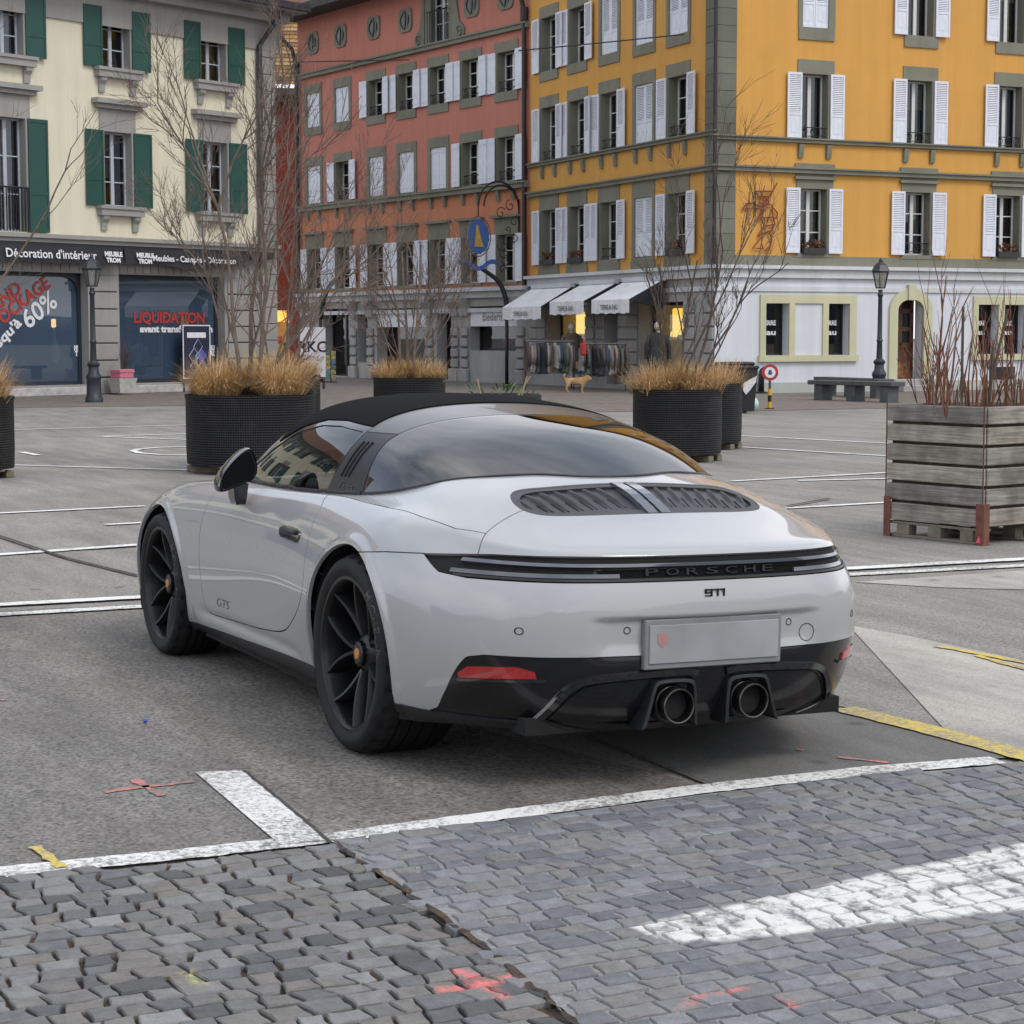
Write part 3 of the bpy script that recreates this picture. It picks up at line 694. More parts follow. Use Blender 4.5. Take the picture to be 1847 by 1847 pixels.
    bar, rest_d = split(rest_d, lambda V: xbar_f(V[:, 2]) - V[:, 0], .002)
    pillar, bar = split(bar, lambda V: 1.135 - V[:, 2], .001)
    def side_f(V): return np.where(np.abs(V[:, 1]) > .3, zrail(V[:, 0]) - V[:, 2], -.2)
    side, top = split(rest_d, side_f, .001)
    # the A-pillar keeps a painted strip, the rail a black seal
    def hdr(V): return 1.47 + .0*V[:, 0] - V[:, 0]
    roof, screen = split(top, hdr, .001)
    frit, glass_r = split(glass_r, lambda V: .020 - (xbar_r(V[:, 2]) - V[:, 0]), .0)
    rw = panel('rear_window', glass_r, REAR_GLASS, car, .0); panel('window_border', frit, BLACK_GLOSS, rw, .004)
    dz_, bz_ = grid_fn(DG, [0, 1], 2, lambda P: (P[:, 0] < .5) & (P[:, 2] > .8)), grid_fn(G, [0, 1], 2, lambda P: (P[:, 0] < .5) & (P[:, 2] > .8)); jp = []
    for yy in np.linspace(0, .60, 25):
        xs_ = np.linspace(-.50, .25, 31); df = np.array([dz_(x_, yy) - bz_(x_, yy) for x_ in xs_]); i_ = int(np.argmax(df > 0))
        if i_ == 0: continue
        t_ = -df[i_-1]/(df[i_] - df[i_-1]); x_ = xs_[i_-1] + t_*(xs_[i_] - xs_[i_-1]); jp.append((x_, yy, bz_(x_, yy) + .002))
    for xx in np.linspace(jp[-1][0] + .06, .33, 6): jp.append((xx, belt_y(G, DG, xx) + .001, belt_z(G, DG, xx) + .002))
    jp = np.array(jp); sm = jp.copy()
    for _ in range(3): sm[1:-1] = (sm[:-2] + 2*sm[1:-1] + sm[2:])/4
    jl = [(a, -b, c_) for a, b, c_ in sm[::-1]] + [tuple(p) for p in sm[1:]]
    mb = MB(); mb.tube(jl, .0055, 6); cpart(mb, 'window_base_seal', BLACK_SATIN, rw)
    panel('targa_bar', bar, BAR_GREY, car, .012); pil = [panel('bar_pillar', clip(*pillar, pillar[0][:, 1]*s_), mat('satin_black_bar', (.016, .016, .018), .36, metal=.3, noise=.1), car, .012) for s_ in (1, -1)]
    panel('fabric_roof', offset(roof, .004), CLOTH, car, .02)
    ap, screen = split(screen, lambda V: np.interp(V[:, 0], [1.4, 1.9, 2.3], [.035, .05, .06]) - (V[:, 2] - zrail(V[:, 0])), .001)
    ap = clip(*ap, 1.88 - ap[0][:, 0])
    [panel('windscreen_pillar', clip(*ap, ap[0][:, 1]*s_), PAINT, car, .01) for s_ in (1, -1)]
    panel('windscreen', screen, SCREEN_GLASS, car, .0)
    # side windows: glass inside a black frame
    def frame_f(V):
        x, z = V[:, 0], V[:, 2]
        return np.minimum(np.minimum(zrail(x) - .020 - z, x - xbar_f(z) - .018), 1.83 - x)
    gls, seal = split(side, frame_f, .0)
    seal = clip(*seal, 1.90 - seal[0][:, 0])
    for sgn in (1, -1):
        panel('side_window', clip(*offset(gls, -.004), gls[0][:, 1]*sgn), SIDE_GLASS, car, 0)
        panel('window_seal', clip(*seal, seal[0][:, 1]*sgn), BLACK_GLOSS, car, .012)
        # belt seal and louvre slots on the bar
        mb = MB(); bp_ = []
        for xx in np.linspace(.33, 1.85, 24): bp_.append((xx, sgn*(belt_y(G, DG, xx) + .003), belt_z(G, DG, xx) + .004))
        mb.tube(bp_, .007, 6); cpart(mb, 'belt_seal', BLACK_SATIN, car)
        dy = dome_y(DG)
        for k in range(3):
            mb = MB(); xx = .475 + .034*k
            mb.tube([(xx + .035*(1-t) - .018, sgn*(dy(xx + .03*(1-t) - .018, .965 + .135*t) + .0008), .965 + .135*t) for t in np.linspace(0, 1, 5)], .0048, 5); cpart(mb, 'bar_louvre', DEEP_BLACK, pil[0 if sgn > 0 else 1])
    me = text_mesh('Targa', 1.0, shear=.3, bold=.005); co = np.array([v.co[:] for v in me.vertices]); dy = dome_y(DG)
    for v in me.vertices:
        a = v.co.x/(co[:, 0].max()-co[:, 0].min())*.13; b = v.co.y/(co[:, 1].max()-co[:, 1].min())*.035
        xx, zz = .49 - a, .93 + b; v.co = roll_pts(np.array([[xx, dy(xx, zz) + .002, zz]]))[0]
    me.materials.clear(); me.materials.append(LETTER_BLACK); link('targa_lettering', me, pil[0])
    # rear window rim
    # ---- interior seen through the glass
    it = MB(); it.box(-.15, 2.0, -.60, .60, .30, .36); it.box(-.2, -.1, -.55, .55, .3, .88)
    inn = cpart(it, 'cabin_floor', INTERIOR, car, smooth=False)
    mb = MB(); mb.prism([(1.55, .80), (1.62, .855), (1.95, .865), (2.1, .84), (2.1, .5), (1.7, .5)], -.64, .64, 'y'); cpart(mb, 'dashboard', INTERIOR, car, smooth=False)
    for sgn in (-1, 1):
        mb = MB()
        mb.prism([(.62, .40), (1.12, .44), (1.14, .52), (.70, .50), (.56, .90), (.48, 1.04), (.42, 1.03), (.44, .9), (.54, .45)], sgn*.36 - .22, sgn*.36 + .22, 'y'); st = cpart(mb, 'seat', INTERIOR, car, smooth=False)
        mb = MB(); mb.bbox(.40, .50, sgn*.36 - .12, sgn*.36 + .12, .98, 1.12, .03); cpart(mb, 'headrest', INTERIOR, st)
    mb = MB(); cw = (1.45, .37, .80); ring_ = [(cw[0] + .06*math.sin(a), cw[1] + .175*math.cos(a), cw[2] + .165*math.sin(a)) for a in np.linspace(0, 2*math.pi, 25)]
    mb.tube(ring_, .014, 6, cap=False); mb.box(1.45, 1.6, .33, .41, .77, .83); cpart(mb, 'steering_wheel', INTERIOR, car)
    # ---- door mirrors, handles, door badge
    for sgn, dr in ((1, door_l), (-1, door_r)):
        build_mirror(car, sgn)
        ds = side_y(G)
        mb = MB(); P = catmull([(.83, .742), (.79, .757), (.62, .757), (.582, .745), (.578, .722), (.60, .708), (.78, .712), (.82, .722)], 4)
        n = len(P); f_ = [(a, sgn*(ds(a, b) + .006), b) for a, b in P]; k_ = [(a, sgn*(ds(a, b) - .02), b) for a, b in P]; cc = P.mean(0)
        mb.add(f_ + k_ + [(cc[0], sgn*(ds(*cc) + .010), cc[1])], [(i, (i+1) % n, 2*n)[::sgn] for i in range(n)] + [(i, i+n, (i+1) % n+n, (i+1) % n)[::sgn] for i in range(n)])
        cpart(mb, 'door_handle', BLACK_GLOSS, dr)
        mb = MB(); mb.bbox(.615, .79, min(sgn*(ds(.7, .735)), sgn*(ds(.7, .735) + .019)), max(sgn*(ds(.7, .735)), sgn*(ds(.7, .735) + .019)), .734, .753, .006); cpart(mb, 'handle_grip', PAINT if 0 else BLACK_SATIN, dr)
        me = text_mesh('GTS', 1.0, shear=.25, bold=-.012); co = np.array([v.co[:] for v in me.vertices])
        for v in me.vertices:
            a = v.co.x/(co[:, 0].max()-co[:, 0].min())*.165; b = v.co.y/(co[:, 1].max()-co[:, 1].min())*.036
            xx, zz = 1.60 - a*sgn, .345 + b; v.co = roll_pts(np.array([[xx, sgn*(ds(xx, zz) + .002), zz]]))[0]
        me.materials.clear(); me.materials.append(LETTER_BLACK); link('door_lettering', me, dr)
    # ---- wheels
    build_wheels(car)
    # underbody so that light does not shine through
    mb = MB(); mb.box(.42, 2.05, -.78, .78, .14, .22); mb.box(-.90, -.42, -.62, .62, .205, .26); mb.box(-.45, .45, -.55, .55, .16, .5); mb.box(2.0, 2.95, -.55, .55, .16, .5)
    cpart(mb, 'underbody', DEEP_BLACK, car, smooth=False)
    for cx in (0, 2.45):
        for sgn in (-1, 1):
            mb = MB(); r_ = .40 if cx == 0 else .38; zc = .362 if cx == 0 else .342
            y0, y1 = (.52*sgn, .875*sgn); prof = [(r_, y0), (r_, y1)]
            mb.lathe([(r_, min(y0, y1)), (r_, max(y0, y1))], 32, 'y', cx, 0, zc, R(-25), R(205)); mb.lathe([(.001, y0), (r_, y0)], 32, 'y', cx, 0, zc, R(-25), R(205)); cpart(mb, 'wheel_arch_liner', DEEP_BLACK, car)
    return car
def grid_fn(G, key, val, sel):
    P = G.reshape(-1, 3); m = sel(P); K = P[m][:, key]; Vv = P[m][:, val]
    def f(a, b):
        d = (K[:, 0] - a)**2 + (K[:, 1] - b)**2; i = np.argpartition(d, 5)[:5]; w = 1/(d[i] + 1e-7); return float((Vv[i]*w).sum()/w.sum())
    return f
def surf_z(G): return grid_fn(G, [0, 1], 2, lambda P: (P[:, 0] < 0) & (P[:, 2] > .8))
def rear_x(G):
    g = grid_fn(G, [1, 2], 0, lambda P: (P[:, 0] < -.55) & (P[:, 2] < .81)); return lambda a, b: g(abs(a), b)
def side_y(G): return grid_fn(G, [0, 2], 1, lambda P: (P[:, 0] > -.3) & (P[:, 0] < 2.6) & (P[:, 1] > .6))
def dome_y(D): return grid_fn(D, [0, 2], 1, lambda P: (P[:, 1] > .35))
def belt_z(G, D, x):
    b = side_sec(G, x); d = side_sec(D, x); 
    for i in range(len(d)):
        zb = np.interp(d[i][0], b[:, 0], b[:, 1], left=0, right=0)
        if d[i][1] > zb: return d[i][1]
    return d[0][1]
def belt_y(G, D, x):
    b = side_sec(G, x); d = side_sec(D, x)
    for i in range(len(d)):
        zb = np.interp(d[i][0], b[:, 0], b[:, 1], left=0, right=0)
        if d[i][1] > zb: return d[i][0]
    return d[0][0]
def side_sec(G, x):
    out = []
    for j in range(G.shape[1]):
        c = G[:, j]; sel = (c[:, 1] > .3); c = c[sel]; 
        if len(c) < 2: continue
        o = np.argsort(c[:, 0]); out.append((np.interp(x, c[o, 0], c[o, 1]), np.interp(x, c[o, 0], c[o, 2])))
    out = np.array(out)
    if G.shape[1] > 100:
        out = out[out[:, 1] > .78]; out = out[np.argsort(out[:, 0])]
    return out
def build_mirror(car, sgn):
    # wing-shaped housing: outline in (y,z), flat towards the rear and domed to the front
    O = catmull([(.838, 1.038), (.815, 1.002), (.805, .948), (.822, .910), (.858, .892), (.91, .872), (.958, .856), (.975, .872), (.962, .925), (.918, .982), (.870, 1.025)], 4)
    O = O[::-1]; n = len(O); c = O.mean(0); mb = MB(); v = []
    secs = [(1.262, .90), (1.255, .965), (1.27, 1.0), (1.31, 1.0), (1.345, .93), (1.375, .76), (1.392, .5), (1.398, .2)]
    for x, k in secs: v += [(x + .10*(p[0] - .88)*-1*.0, sgn*(c[0] + (p[0]-c[0])*k), c[1] + (p[1]-c[1])*k) for p in O]
    fs = [(i*n+k, i*n+(k+1) % n, (i+1)*n+(k+1) % n, (i+1)*n+k)[::sgn] for i in range(len(secs)-1) for k in range(n)]
    fs += [tuple(range(n))[::-sgn], tuple(range((len(secs)-1)*n, len(secs)*n))[::sgn]]
    mb.add(v, fs); mi = cpart(mb, 'door_mirror', BLACK_GLOSS, car, angle=45)
    mb = MB(); v = []
    for z, y0, y1, x0, x1 in ((.80, .845, .885, 1.30, 1.37), (.825, .842, .895, 1.29, 1.37), (.89, .838, .905, 1.28, 1.37)):
        v += [(x0, sgn*y0, z), (x0, sgn*y1, z), (x1, sgn*y1, z), (x1, sgn*y0, z)]
    mb.add(v, [(i*4+k, i*4+(k+1) % 4, i*4+4+(k+1) % 4, i*4+4+k)[::-sgn] for i in range(2) for k in range(4)]); cpart(mb, 'mirror_foot', BLACK_GLOSS, mi, smooth=False)
    mb = MB(); mb.add([(1.2535, sgn*(c[0] + (p[0]-c[0])*.84), c[1] + (p[1]-c[1])*.84) for p in O], [tuple(range(n))[::-sgn]]); cpart(mb, 'mirror_glass', mat('mirror_glass', (.004, .0045, .0055), .4, spec=.08), mi, smooth=False)  # near-black colour stands in for the dark scene the mirror reflects
def build_wheels(car):
    def make(Rr, rim, wid, zc):
        """one wheel about the y axis, outer face towards +y; returns part meshes"""
        parts = {}
        hw = wid/2
        # tyre profile: bead, sidewall, shoulder, grooved tread
        prof = [(rim - .004, hw - .012), (rim + .008, hw - .003), (rim + (Rr-rim)*.35, hw + .006), (rim + (Rr-rim)*.6, hw + .004), (rim + (Rr-rim)*.82, hw - .010), (Rr - .008, hw - .024), (Rr - .003, hw - .036)]
        tread = []
        edges = np.linspace(hw - .036, -(hw - .036), 6)
        for i in range(5):
            a, b = edges[i], edges[i+1]
            tread += [(Rr, a - .004), (Rr + .001, (a+b)/2), (Rr, b + .004)]
            if i < 4: tread += [(Rr - .008, b + .0035), (Rr - .008, b - .0035)]
        inner = [(r_, -h) for r_, h in prof[::-1]]
        full = prof + tread + inner
        mb = MB(); seg = 168; mb.lathe([(r_, h) for r_, h in full], seg, 'y')
        # cross grooves in the shoulders
        nT = len(full)
        for i in range(nT):
            r_, h = full[i]
            if abs(h) > hw - .085 and r_ > Rr - .022 and abs(h) < hw - .012:
                for k in range(seg):
                    kk = (k + (0 if h > 0 else 3)) % 6
                    if kk in (0, 1):
                        idx = i*seg + k; x_, y_, z_ = mb.v[idx]; s_ = (r_ - .0065)/r_; mb.v[idx] = (x_*s_, y_, z_*s_)
        parts['tyre'] = mb
        mb = MB(); mb.lathe([(rim - .004, hw - .016), (rim + .004, hw - .010), (rim + .004, hw - .006), (rim - .008, hw - .006), (rim - .014, hw - .012), (rim - .02, hw - .03), (rim - .026, hw - .12), (rim - .03, -hw + .03)], 72, 'y'); parts['rim'] = mb
        # five pairs of thin deep spokes
        sp = []
        for k in range(5):
            for sgn in (-1, 1):
                mb = MB(); a0 = 2*math.pi*k/5 + R(180); a_in = a0 + sgn*R(33); a_out = a0 + sgn*R(12.5)
                r0, r1 = .066, rim - .012; pts = []
                for t in np.linspace(0, 1, 6):
                    a = a_in + (a_out - a_in)*t; r_ = r0 + (r1 - r0)*t
                    ht = hw - .068 + .050*t**.9 ; wd = .0085 - .001*t; dp = .075 - .012*t
                    ca, sa = math.cos(a), math.sin(a); ta = (-sa, ca)
                    for (ww, hh) in ((-wd*1.35, ht - dp), (-wd, ht - .004), (-wd*.6, ht), (wd*.6, ht), (wd, ht - .004), (wd*1.35, ht - dp)):
                        pts.append((r_*ca + ta[0]*ww, hh, r_*sa + ta[1]*ww))
                fs = []
                for i in range(5):
                    for j in range(5): fs.append((i*6+j, (i+1)*6+j, (i+1)*6+j+1, i*6+j+1))
                mb.add(pts, fs); sp.append(mb)
        parts['spokes'] = sp
        mb = MB(); mb.lathe([(.085, hw - .13), (.078, hw - .09), (.066, hw - .072), (.052, hw - .066), (.044, hw - .062)], 30, 'y'); parts['hub'] = mb
        mb = MB(); mb.lathe([(.044, hw - .072), (.043, hw - .048), (.036, hw - .042), (.022, hw - .042)], 24, 'y')
        for k in range(12):
            a = 2*math.pi*k/12; mb.box(-.004, .004, hw - .068, hw - .046, .040, .047); m0 = len(mb.v) - 8
            mb.xf(lambda p: (p[0]*math.cos(a) - p[2]*math.sin(a), p[1], p[0]*math.sin(a) + p[2]*math.cos(a)), m0)
        parts['nut'] = mb
        mb = MB(); mb.lathe([(.022, hw - .044), (.020, hw - .039), (.001, hw - .0375)], 20, 'y'); parts['cap'] = mb
        mb = MB(); mb.lathe([(.12, hw - .14), (.20, hw - .14), (.20, hw - .17), (.12, hw - .17)], 48, 'y'); parts['disc'] = mb
        return parts
    for (cx, Rr, rim, wid, yo, zc, camber) in ((0, .361, .279, .315, .902, .3575, 1.0), (2.45, .340, .2665, .250, .893, .337, .4)):
        P = make(Rr, rim, wid, zc)
        built = {k: (v.mesh(k) if not isinstance(v, list) else [q.mesh('spoke') for q in v]) for k, v in P.items()}
        mats_ = dict(tyre=RUBBER, rim=WHEEL_BLACK, hub=WHEEL_BLACK, nut=BLACK_SATIN, cap=CAP_GOLD, disc=DISC)
        for k, me in built.items():
            for q in (me if isinstance(me, list) else [me]):
                q.materials.append(mats_.get(k, WHEEL_BLACK)); shade_angle(q, 40)
        for sgn in (1, -1):
            w = link('wheel', built['hub'], car); w.location = (cx, sgn*(yo - wid/2 - .006), zc)
            w.rotation_euler = (R(camber)*sgn, R(0 if cx == 0 else 8), 0 if sgn > 0 else math.pi)
            if sgn < 0: w.rotation_euler = (R(camber), R(20), math.pi)
            for nm, k in (('tyre', 'tyre'), ('rim', 'rim'), ('wheel_nut', 'nut'), ('hub_cap', 'cap'), ('brake_disc', 'disc')): link(nm, built[k], w)
            for q in built['spokes']: link('spoke', q, w)
            # maker's name moulded on the sidewall
            if sgn > 0:
                me = text_mesh('MICHELIN', 1.0, bold=.01, spacing=1.1); co = np.array([v.co[:] for v in me.vertices]); W_ = co[:, 0].max() - co[:, 0].min()
                rm_ = rim + (Rr - rim)*.5; hh = (Rr - rim)*.36
                base_a = R(28 if cx == 0 else 12)
                for v in me.vertices:
                    a = base_a - v.co.x/W_*R(46); rr = rm_ + v.co.y/(co[:, 1].max()-co[:, 1].min())*hh
                    t_ = (rr - rim)/(Rr - rim); h_ = wid/2 + np.interp(t_, [0, .08, .35, .6, .82], [-.012, -.003, .006, .004, -.010]) + .0012
                    v.co = (-rr*math.cos(a), h_, rr*math.sin(a))
                me.materials.clear(); me.materials.append(mat('sidewall_lettering', (.034, .034, .036), .5)); link('sidewall_lettering', me, w)
CAR = build_car()
# ------------------------------------------------------------------ ground
def asphalt_mat(name, c_lo, c_hi, grain=90.0, stain=(.09, .085, .08), stain_amt=.5, stain_scale=.5, bump=.5):
    m, nt, b = nodes_of(name); N, L = nt.nodes, nt.links
    g = N.new('ShaderNodeNewGeometry')
    v1 = N.new('ShaderNodeTexVoronoi'); v1.inputs['Scale'].default_value = grain; L.new(g.outputs['Position'], v1.inputs['Vector'])
    n1 = N.new('ShaderNodeTexNoise'); n1.inputs['Scale'].default_value = grain*.55; n1.inputs['Detail'].default_value = 5; n1.inputs['Roughness'].default_value = .7; L.new(g.outputs['Position'], n1.inputs['Vector'])
    ad = N.new('ShaderNodeMath'); ad.operation = 'MULTIPLY_ADD'; ad.inputs[1].default_value = .55; L.new(v1.outputs['Distance'], ad.inputs[0]); L.new(n1.outputs['Fac'], ad.inputs[2])
    r1 = N.new('ShaderNodeValToRGB'); r1.color_ramp.elements[0].position = .45; r1.color_ramp.elements[1].position = .95
    r1.color_ramp.elements[0].color = (*c_lo, 1); r1.color_ramp.elements[1].color = (*c_hi, 1); L.new(ad.outputs['Value'], r1.inputs['Fac'])
    n2 = N.new('ShaderNodeTexNoise'); n2.inputs['Scale'].default_value = stain_scale; n2.inputs['Detail'].default_value = 9; n2.inputs['Roughness'].default_value = .68; L.new(g.outputs['Position'], n2.inputs['Vector'])
    r2 = N.new('ShaderNodeValToRGB'); r2.color_ramp.elements[0].position = .42; r2.color_ramp.elements[1].position = .70; r2.color_ramp.elements[0].color = (0, 0, 0, 1); r2.color_ramp.elements[1].color = (stain_amt,)*3 + (1,)
    L.new(n2.outputs['Fac'], r2.inputs['Fac'])
    mx_ = N.new('ShaderNodeMix'); mx_.data_type = 'RGBA'; mx_.inputs['B'].default_value = (*stain, 1); L.new(r2.outputs['Color'], mx_.inputs['Factor']); L.new(r1.outputs['Color'], mx_.inputs['A'])
    # streaks along one direction, as on a much-driven surface
    mp_ = N.new('ShaderNodeMapping'); mp_.inputs['Scale'].default_value = (.35, 2.4, 1); mp_.inputs['Rotation'].default_value = (0, 0, R(64)); L.new(g.outputs['Position'], mp_.inputs['Vector'])
    n4 = N.new('ShaderNodeTexNoise'); n4.inputs['Scale'].default_value = 1.6; n4.inputs['Detail'].default_value = 7; n4.inputs['Roughness'].default_value = .65; L.new(mp_.outputs['Vector'], n4.inputs['Vector'])
    r4 = N.new('ShaderNodeValToRGB'); r4.color_ramp.elements[0].position = .35; r4.color_ramp.elements[1].position = .7; r4.color_ramp.elements[0].color = (.78, .78, .78, 1); r4.color_ramp.elements[1].color = (1.18, 1.17, 1.15, 1); L.new(n4.outputs['Fac'], r4.inputs['Fac'])
    mm = N.new('ShaderNodeMix'); mm.data_type = 'RGBA'; mm.blend_type = 'MULTIPLY'; mm.inputs['Factor'].default_value = 1.0; L.new(mx_.outputs['Result'], mm.inputs['A']); L.new(r4.outputs['Color'], mm.inputs['B'])
    # scattered dark drips and gum spots
    v2 = N.new('ShaderNodeTexVoronoi'); v2.inputs['Scale'].default_value = 2.3; L.new(g.outputs['Position'], v2.inputs['Vector'])
    nd = N.new('ShaderNodeMath'); nd.operation = 'MULTIPLY_ADD'; nd.inputs[1].default_value = .10; L.new(n1.outputs['Fac'], nd.inputs[0]); L.new(v2.outputs['Distance'], nd.inputs[2])
    r5 = N.new('ShaderNodeValToRGB'); r5.color_ramp.elements[0].position = .10; r5.color_ramp.elements[1].position = .17; r5.color_ramp.elements[0].color = (.62, .6, .58, 1); r5.color_ramp.elements[1].color = (1, 1, 1, 1); L.new(nd.outputs['Value'], r5.inputs['Fac'])
    m6 = N.new('ShaderNodeMix'); m6.data_type = 'RGBA'; m6.blend_type = 'MULTIPLY'; m6.inputs['Factor'].default_value = 1.0; L.new(mm.outputs['Result'], m6.inputs['A']); L.new(r5.outputs['Color'], m6.inputs['B'])
    L.new(m6.outputs['Result'], b.inputs['Base Color'])
    b.inputs['Roughness'].default_value = .82; b.inputs['Specular IOR Level'].default_value = .35
    bp = N.new('ShaderNodeBump'); bp.inputs['Strength'].default_value = bump; bp.inputs['Distance'].default_value = .006; L.new(ad.outputs['Value'], bp.inputs['Height']); L.new(bp.outputs['Normal'], b.inputs['Normal'])
    return m
def paint_line_mat(name, col, under, wear=.5, scale=26.0):
    m, nt, b = nodes_of(name); N, L = nt.nodes, nt.links
    g = N.new('ShaderNodeNewGeometry')
    n1 = N.new('ShaderNodeTexNoise'); n1.inputs['Scale'].default_value = scale; n1.inputs['Detail'].default_value = 8; n1.inputs['Roughness'].default_value = .75; L.new(g.outputs['Position'], n1.inputs['Vector'])
    n2 = N.new('ShaderNodeTexNoise'); n2.inputs['Scale'].default_value = 2.0; n2.inputs['Detail'].default_value = 4; L.new(g.outputs['Position'], n2.inputs['Vector'])
    ad = N.new('ShaderNodeMath'); ad.operation = 'MULTIPLY_ADD'; ad.inputs[1].default_value = .5; L.new(n2.outputs['Fac'], ad.inputs[0]); L.new(n1.outputs['Fac'], ad.inputs[2])
    r1 = N.new('ShaderNodeValToRGB'); r1.color_ramp.elements[0].position = max(.02, wear - .06); r1.color_ramp.elements[1].position = wear + .10
    r1.color_ramp.elements[0].color = (*under, 1); r1.color_ramp.elements[1].color = (*col, 1); L.new(ad.outputs['Value'], r1.inputs['Fac'])
    L.new(r1.outputs['Color'], b.inputs['Base Color']); b.inputs['Roughness'].default_value = .75
    bp = N.new('ShaderNodeBump'); bp.inputs['Strength'].default_value = .35; bp.inputs['Distance'].default_value = .005; L.new(n1.outputs['Fac'], bp.inputs['Height']); L.new(bp.outputs['Normal'], b.inputs['Normal'])
    return m
ASPH = asphalt_mat('asphalt', (.115, .109, .101), (.345, .328, .302), 90, (.15, .134, .115), .7, .35)
ASPH_DARK = asphalt_mat('dark_asphalt', (.042, .039, .036), (.262, .247, .226), 62, (.082, .073, .063), .65, .9)
ASPH_BROWN = asphalt_mat('brownish_asphalt', (.10, .095, .086), (.32, .302, .272), 80, (.19, .172, .145), .6, .6)
CONCRETE = asphalt_mat('smooth_concrete_slab', (.10, .098, .094), (.17, .166, .159), 140, (.10, .097, .092), .4, 1.1, .25)
BEIGE = asphalt_mat('beige_concrete', (.28, .262, .232), (.46, .435, .39), 110, (.20, .185, .16), .55, .6, .3)
def sheet(name, pts, z, material, parent=None, kind='structure'):
    mb = MB(); mb.add([(p[0], p[1], z) for p in pts], [tuple(range(len(pts)))]); o = mb.build(name, material, parent)
    # make sure it faces upwards
    if o.data.polygons[0].normal.z < 0:
        o.data.flip_normals()
    if kind and parent is None: o['kind'] = kind
    return o
gp = lambda px, py: ground(px, py)[:2]
c0 = ground(923, 900)
gs = MB(); gs.add([(-300, -400, 0), (500, -400, 0), (500, 400, 0), (-300, 400, 0)], [(0, 1, 2, 3)])
gr_o = gs.build('ground', ASPH); tag(gr_o, kind='structure')
# older and newer surfacing
sheet('asphalt_patch', [gp(-900, 1140), gp(-250, 1110), gp(258, 1092), gp(560, 1240), gp(1280, 1420), gp(600, 1512), gp(-250, 1610), gp(-900, 1678)], .004, ASPH_DARK)
sheet('asphalt_patch', [gp(-200, 1185), gp(140, 1178), gp(560, 1480), gp(500, 1523), gp(-250, 1604)], .008, asphalt_mat('worn_asphalt', (.045, .0425, .0395), (.272, .258, .240), 68, (.10, .091, .08), .6, 1.3))
sheet('concrete_patch', [gp(1060, 1330), gp(1420, 1262), gp(1500, 1282), gp(1847, 1366), gp(1800, 1372), gp(1285, 1423)], .008, CONCRETE)
sheet('concrete_patch', [gp(1535, 1035), gp(2300, 985), gp(2600, 1260), gp(1847, 1368), gp(1545, 1281), gp(1380, 1250)], .004, ASPH_BROWN)
sheet('concrete_patch', [gp(1540, 1052), gp(2300, 1000), gp(2400, 1080), gp(1700, 1062)], .008, BEIGE)
sheet('concrete_patch', [gp(1530, 1130), gp(1640, 1150), gp(2300, 1290), gp(2400, 1420), gp(1847, 1362), gp(1700, 1315)], .008, BEIGE)
sheet('asphalt_patch', [gp(-300, 1012), gp(250, 990), gp(252, 1076), gp(-300, 1108)], .004, ASPH_BROWN)
# paint
WHITE = paint_line_mat('worn_white_paint', (.70, .69, .665), (.20, .188, .17), .70, 50)
WHITE_CLEAN = paint_line_mat('white_paint', (.72, .71, .69), (.30, .285, .265), .64, 45)
YELLOW = paint_line_mat('worn_yellow_paint', (.60, .45, .085), (.26, .23, .17), .70, 45)
PINK = paint_line_mat('pink_spray_paint', (.62, .19, .16), (.19, .165, .15), .74, 60)
def line_px(name, P, w, z, material, ragged=.0035):
    """painted band along a photo polyline; w is its real width in metres"""
    G_ = [ground(*p)[:2] for p in P]; L_, R2 = [], []
    for i, g_ in enumerate(G_):
        a = G_[max(0, i-1)]; b = G_[min(len(G_)-1, i+1)]; t = (b - a)/np.linalg.norm(b - a); n = np.array([-t[1], t[0]])
        L_.append(g_ + n*w/2); R2.append(g_ - n*w/2)
    if ragged:
        # break the run into short steps with slightly uneven edges
        nn = [max(2, int(min(120, np.linalg.norm(b-a)/.035))) for a, b in zip(G_[:-1], G_[1:])]
        def fine2(A): 
            out = []
            for (a, b), k in zip(zip(A[:-1], A[1:]), nn):
                for t in range(k): out.append(a + (b-a)*t/k + rng.normal(size=2)*ragged)
            return out + [A[-1]]
        L_, R2 = fine2(L_), fine2(R2); G_ = L_
    mb = MB(); n = len(G_); mb.add([(*p, z) for p in L_ + R2], [(i, i+n, i+n+1, i+1) for i in range(n-1)]); o = mb.build(name, material); o['kind'] = 'structure'
    if o.data.polygons[0].normal.z < 0: o.data.flip_normals()
    return o
line_px('parking_line', [(-900, 1675), (-200, 1601), (0, 1580), (300, 1550), (600, 1517), (950, 1470), (1280, 1427), (1560, 1396), (1800, 1376)], .115, .0118, WHITE)
sheet('parking_line', [gp(352, 1399), gp(440, 1396), gp(592, 1523), gp(505, 1531)], .0135, WHITE)
line_px('parking_line', [(-200, 1108), (0, 1094), (258, 1080), (900, 1046), (1500, 1030), (1847, 1011), (2100, 997)], .13, .013, WHITE_CLEAN)
line_px('parking_line', [(-200, 1126), (0, 1112), (262, 1097), (900, 1062), (1506, 1041), (1847, 1023), (2100, 1010)], .12, .013, WHITE)
line_px('parking_line', [(-200, 1017), (0, 1003), (252, 985)], .12, .013, WHITE_CLEAN)
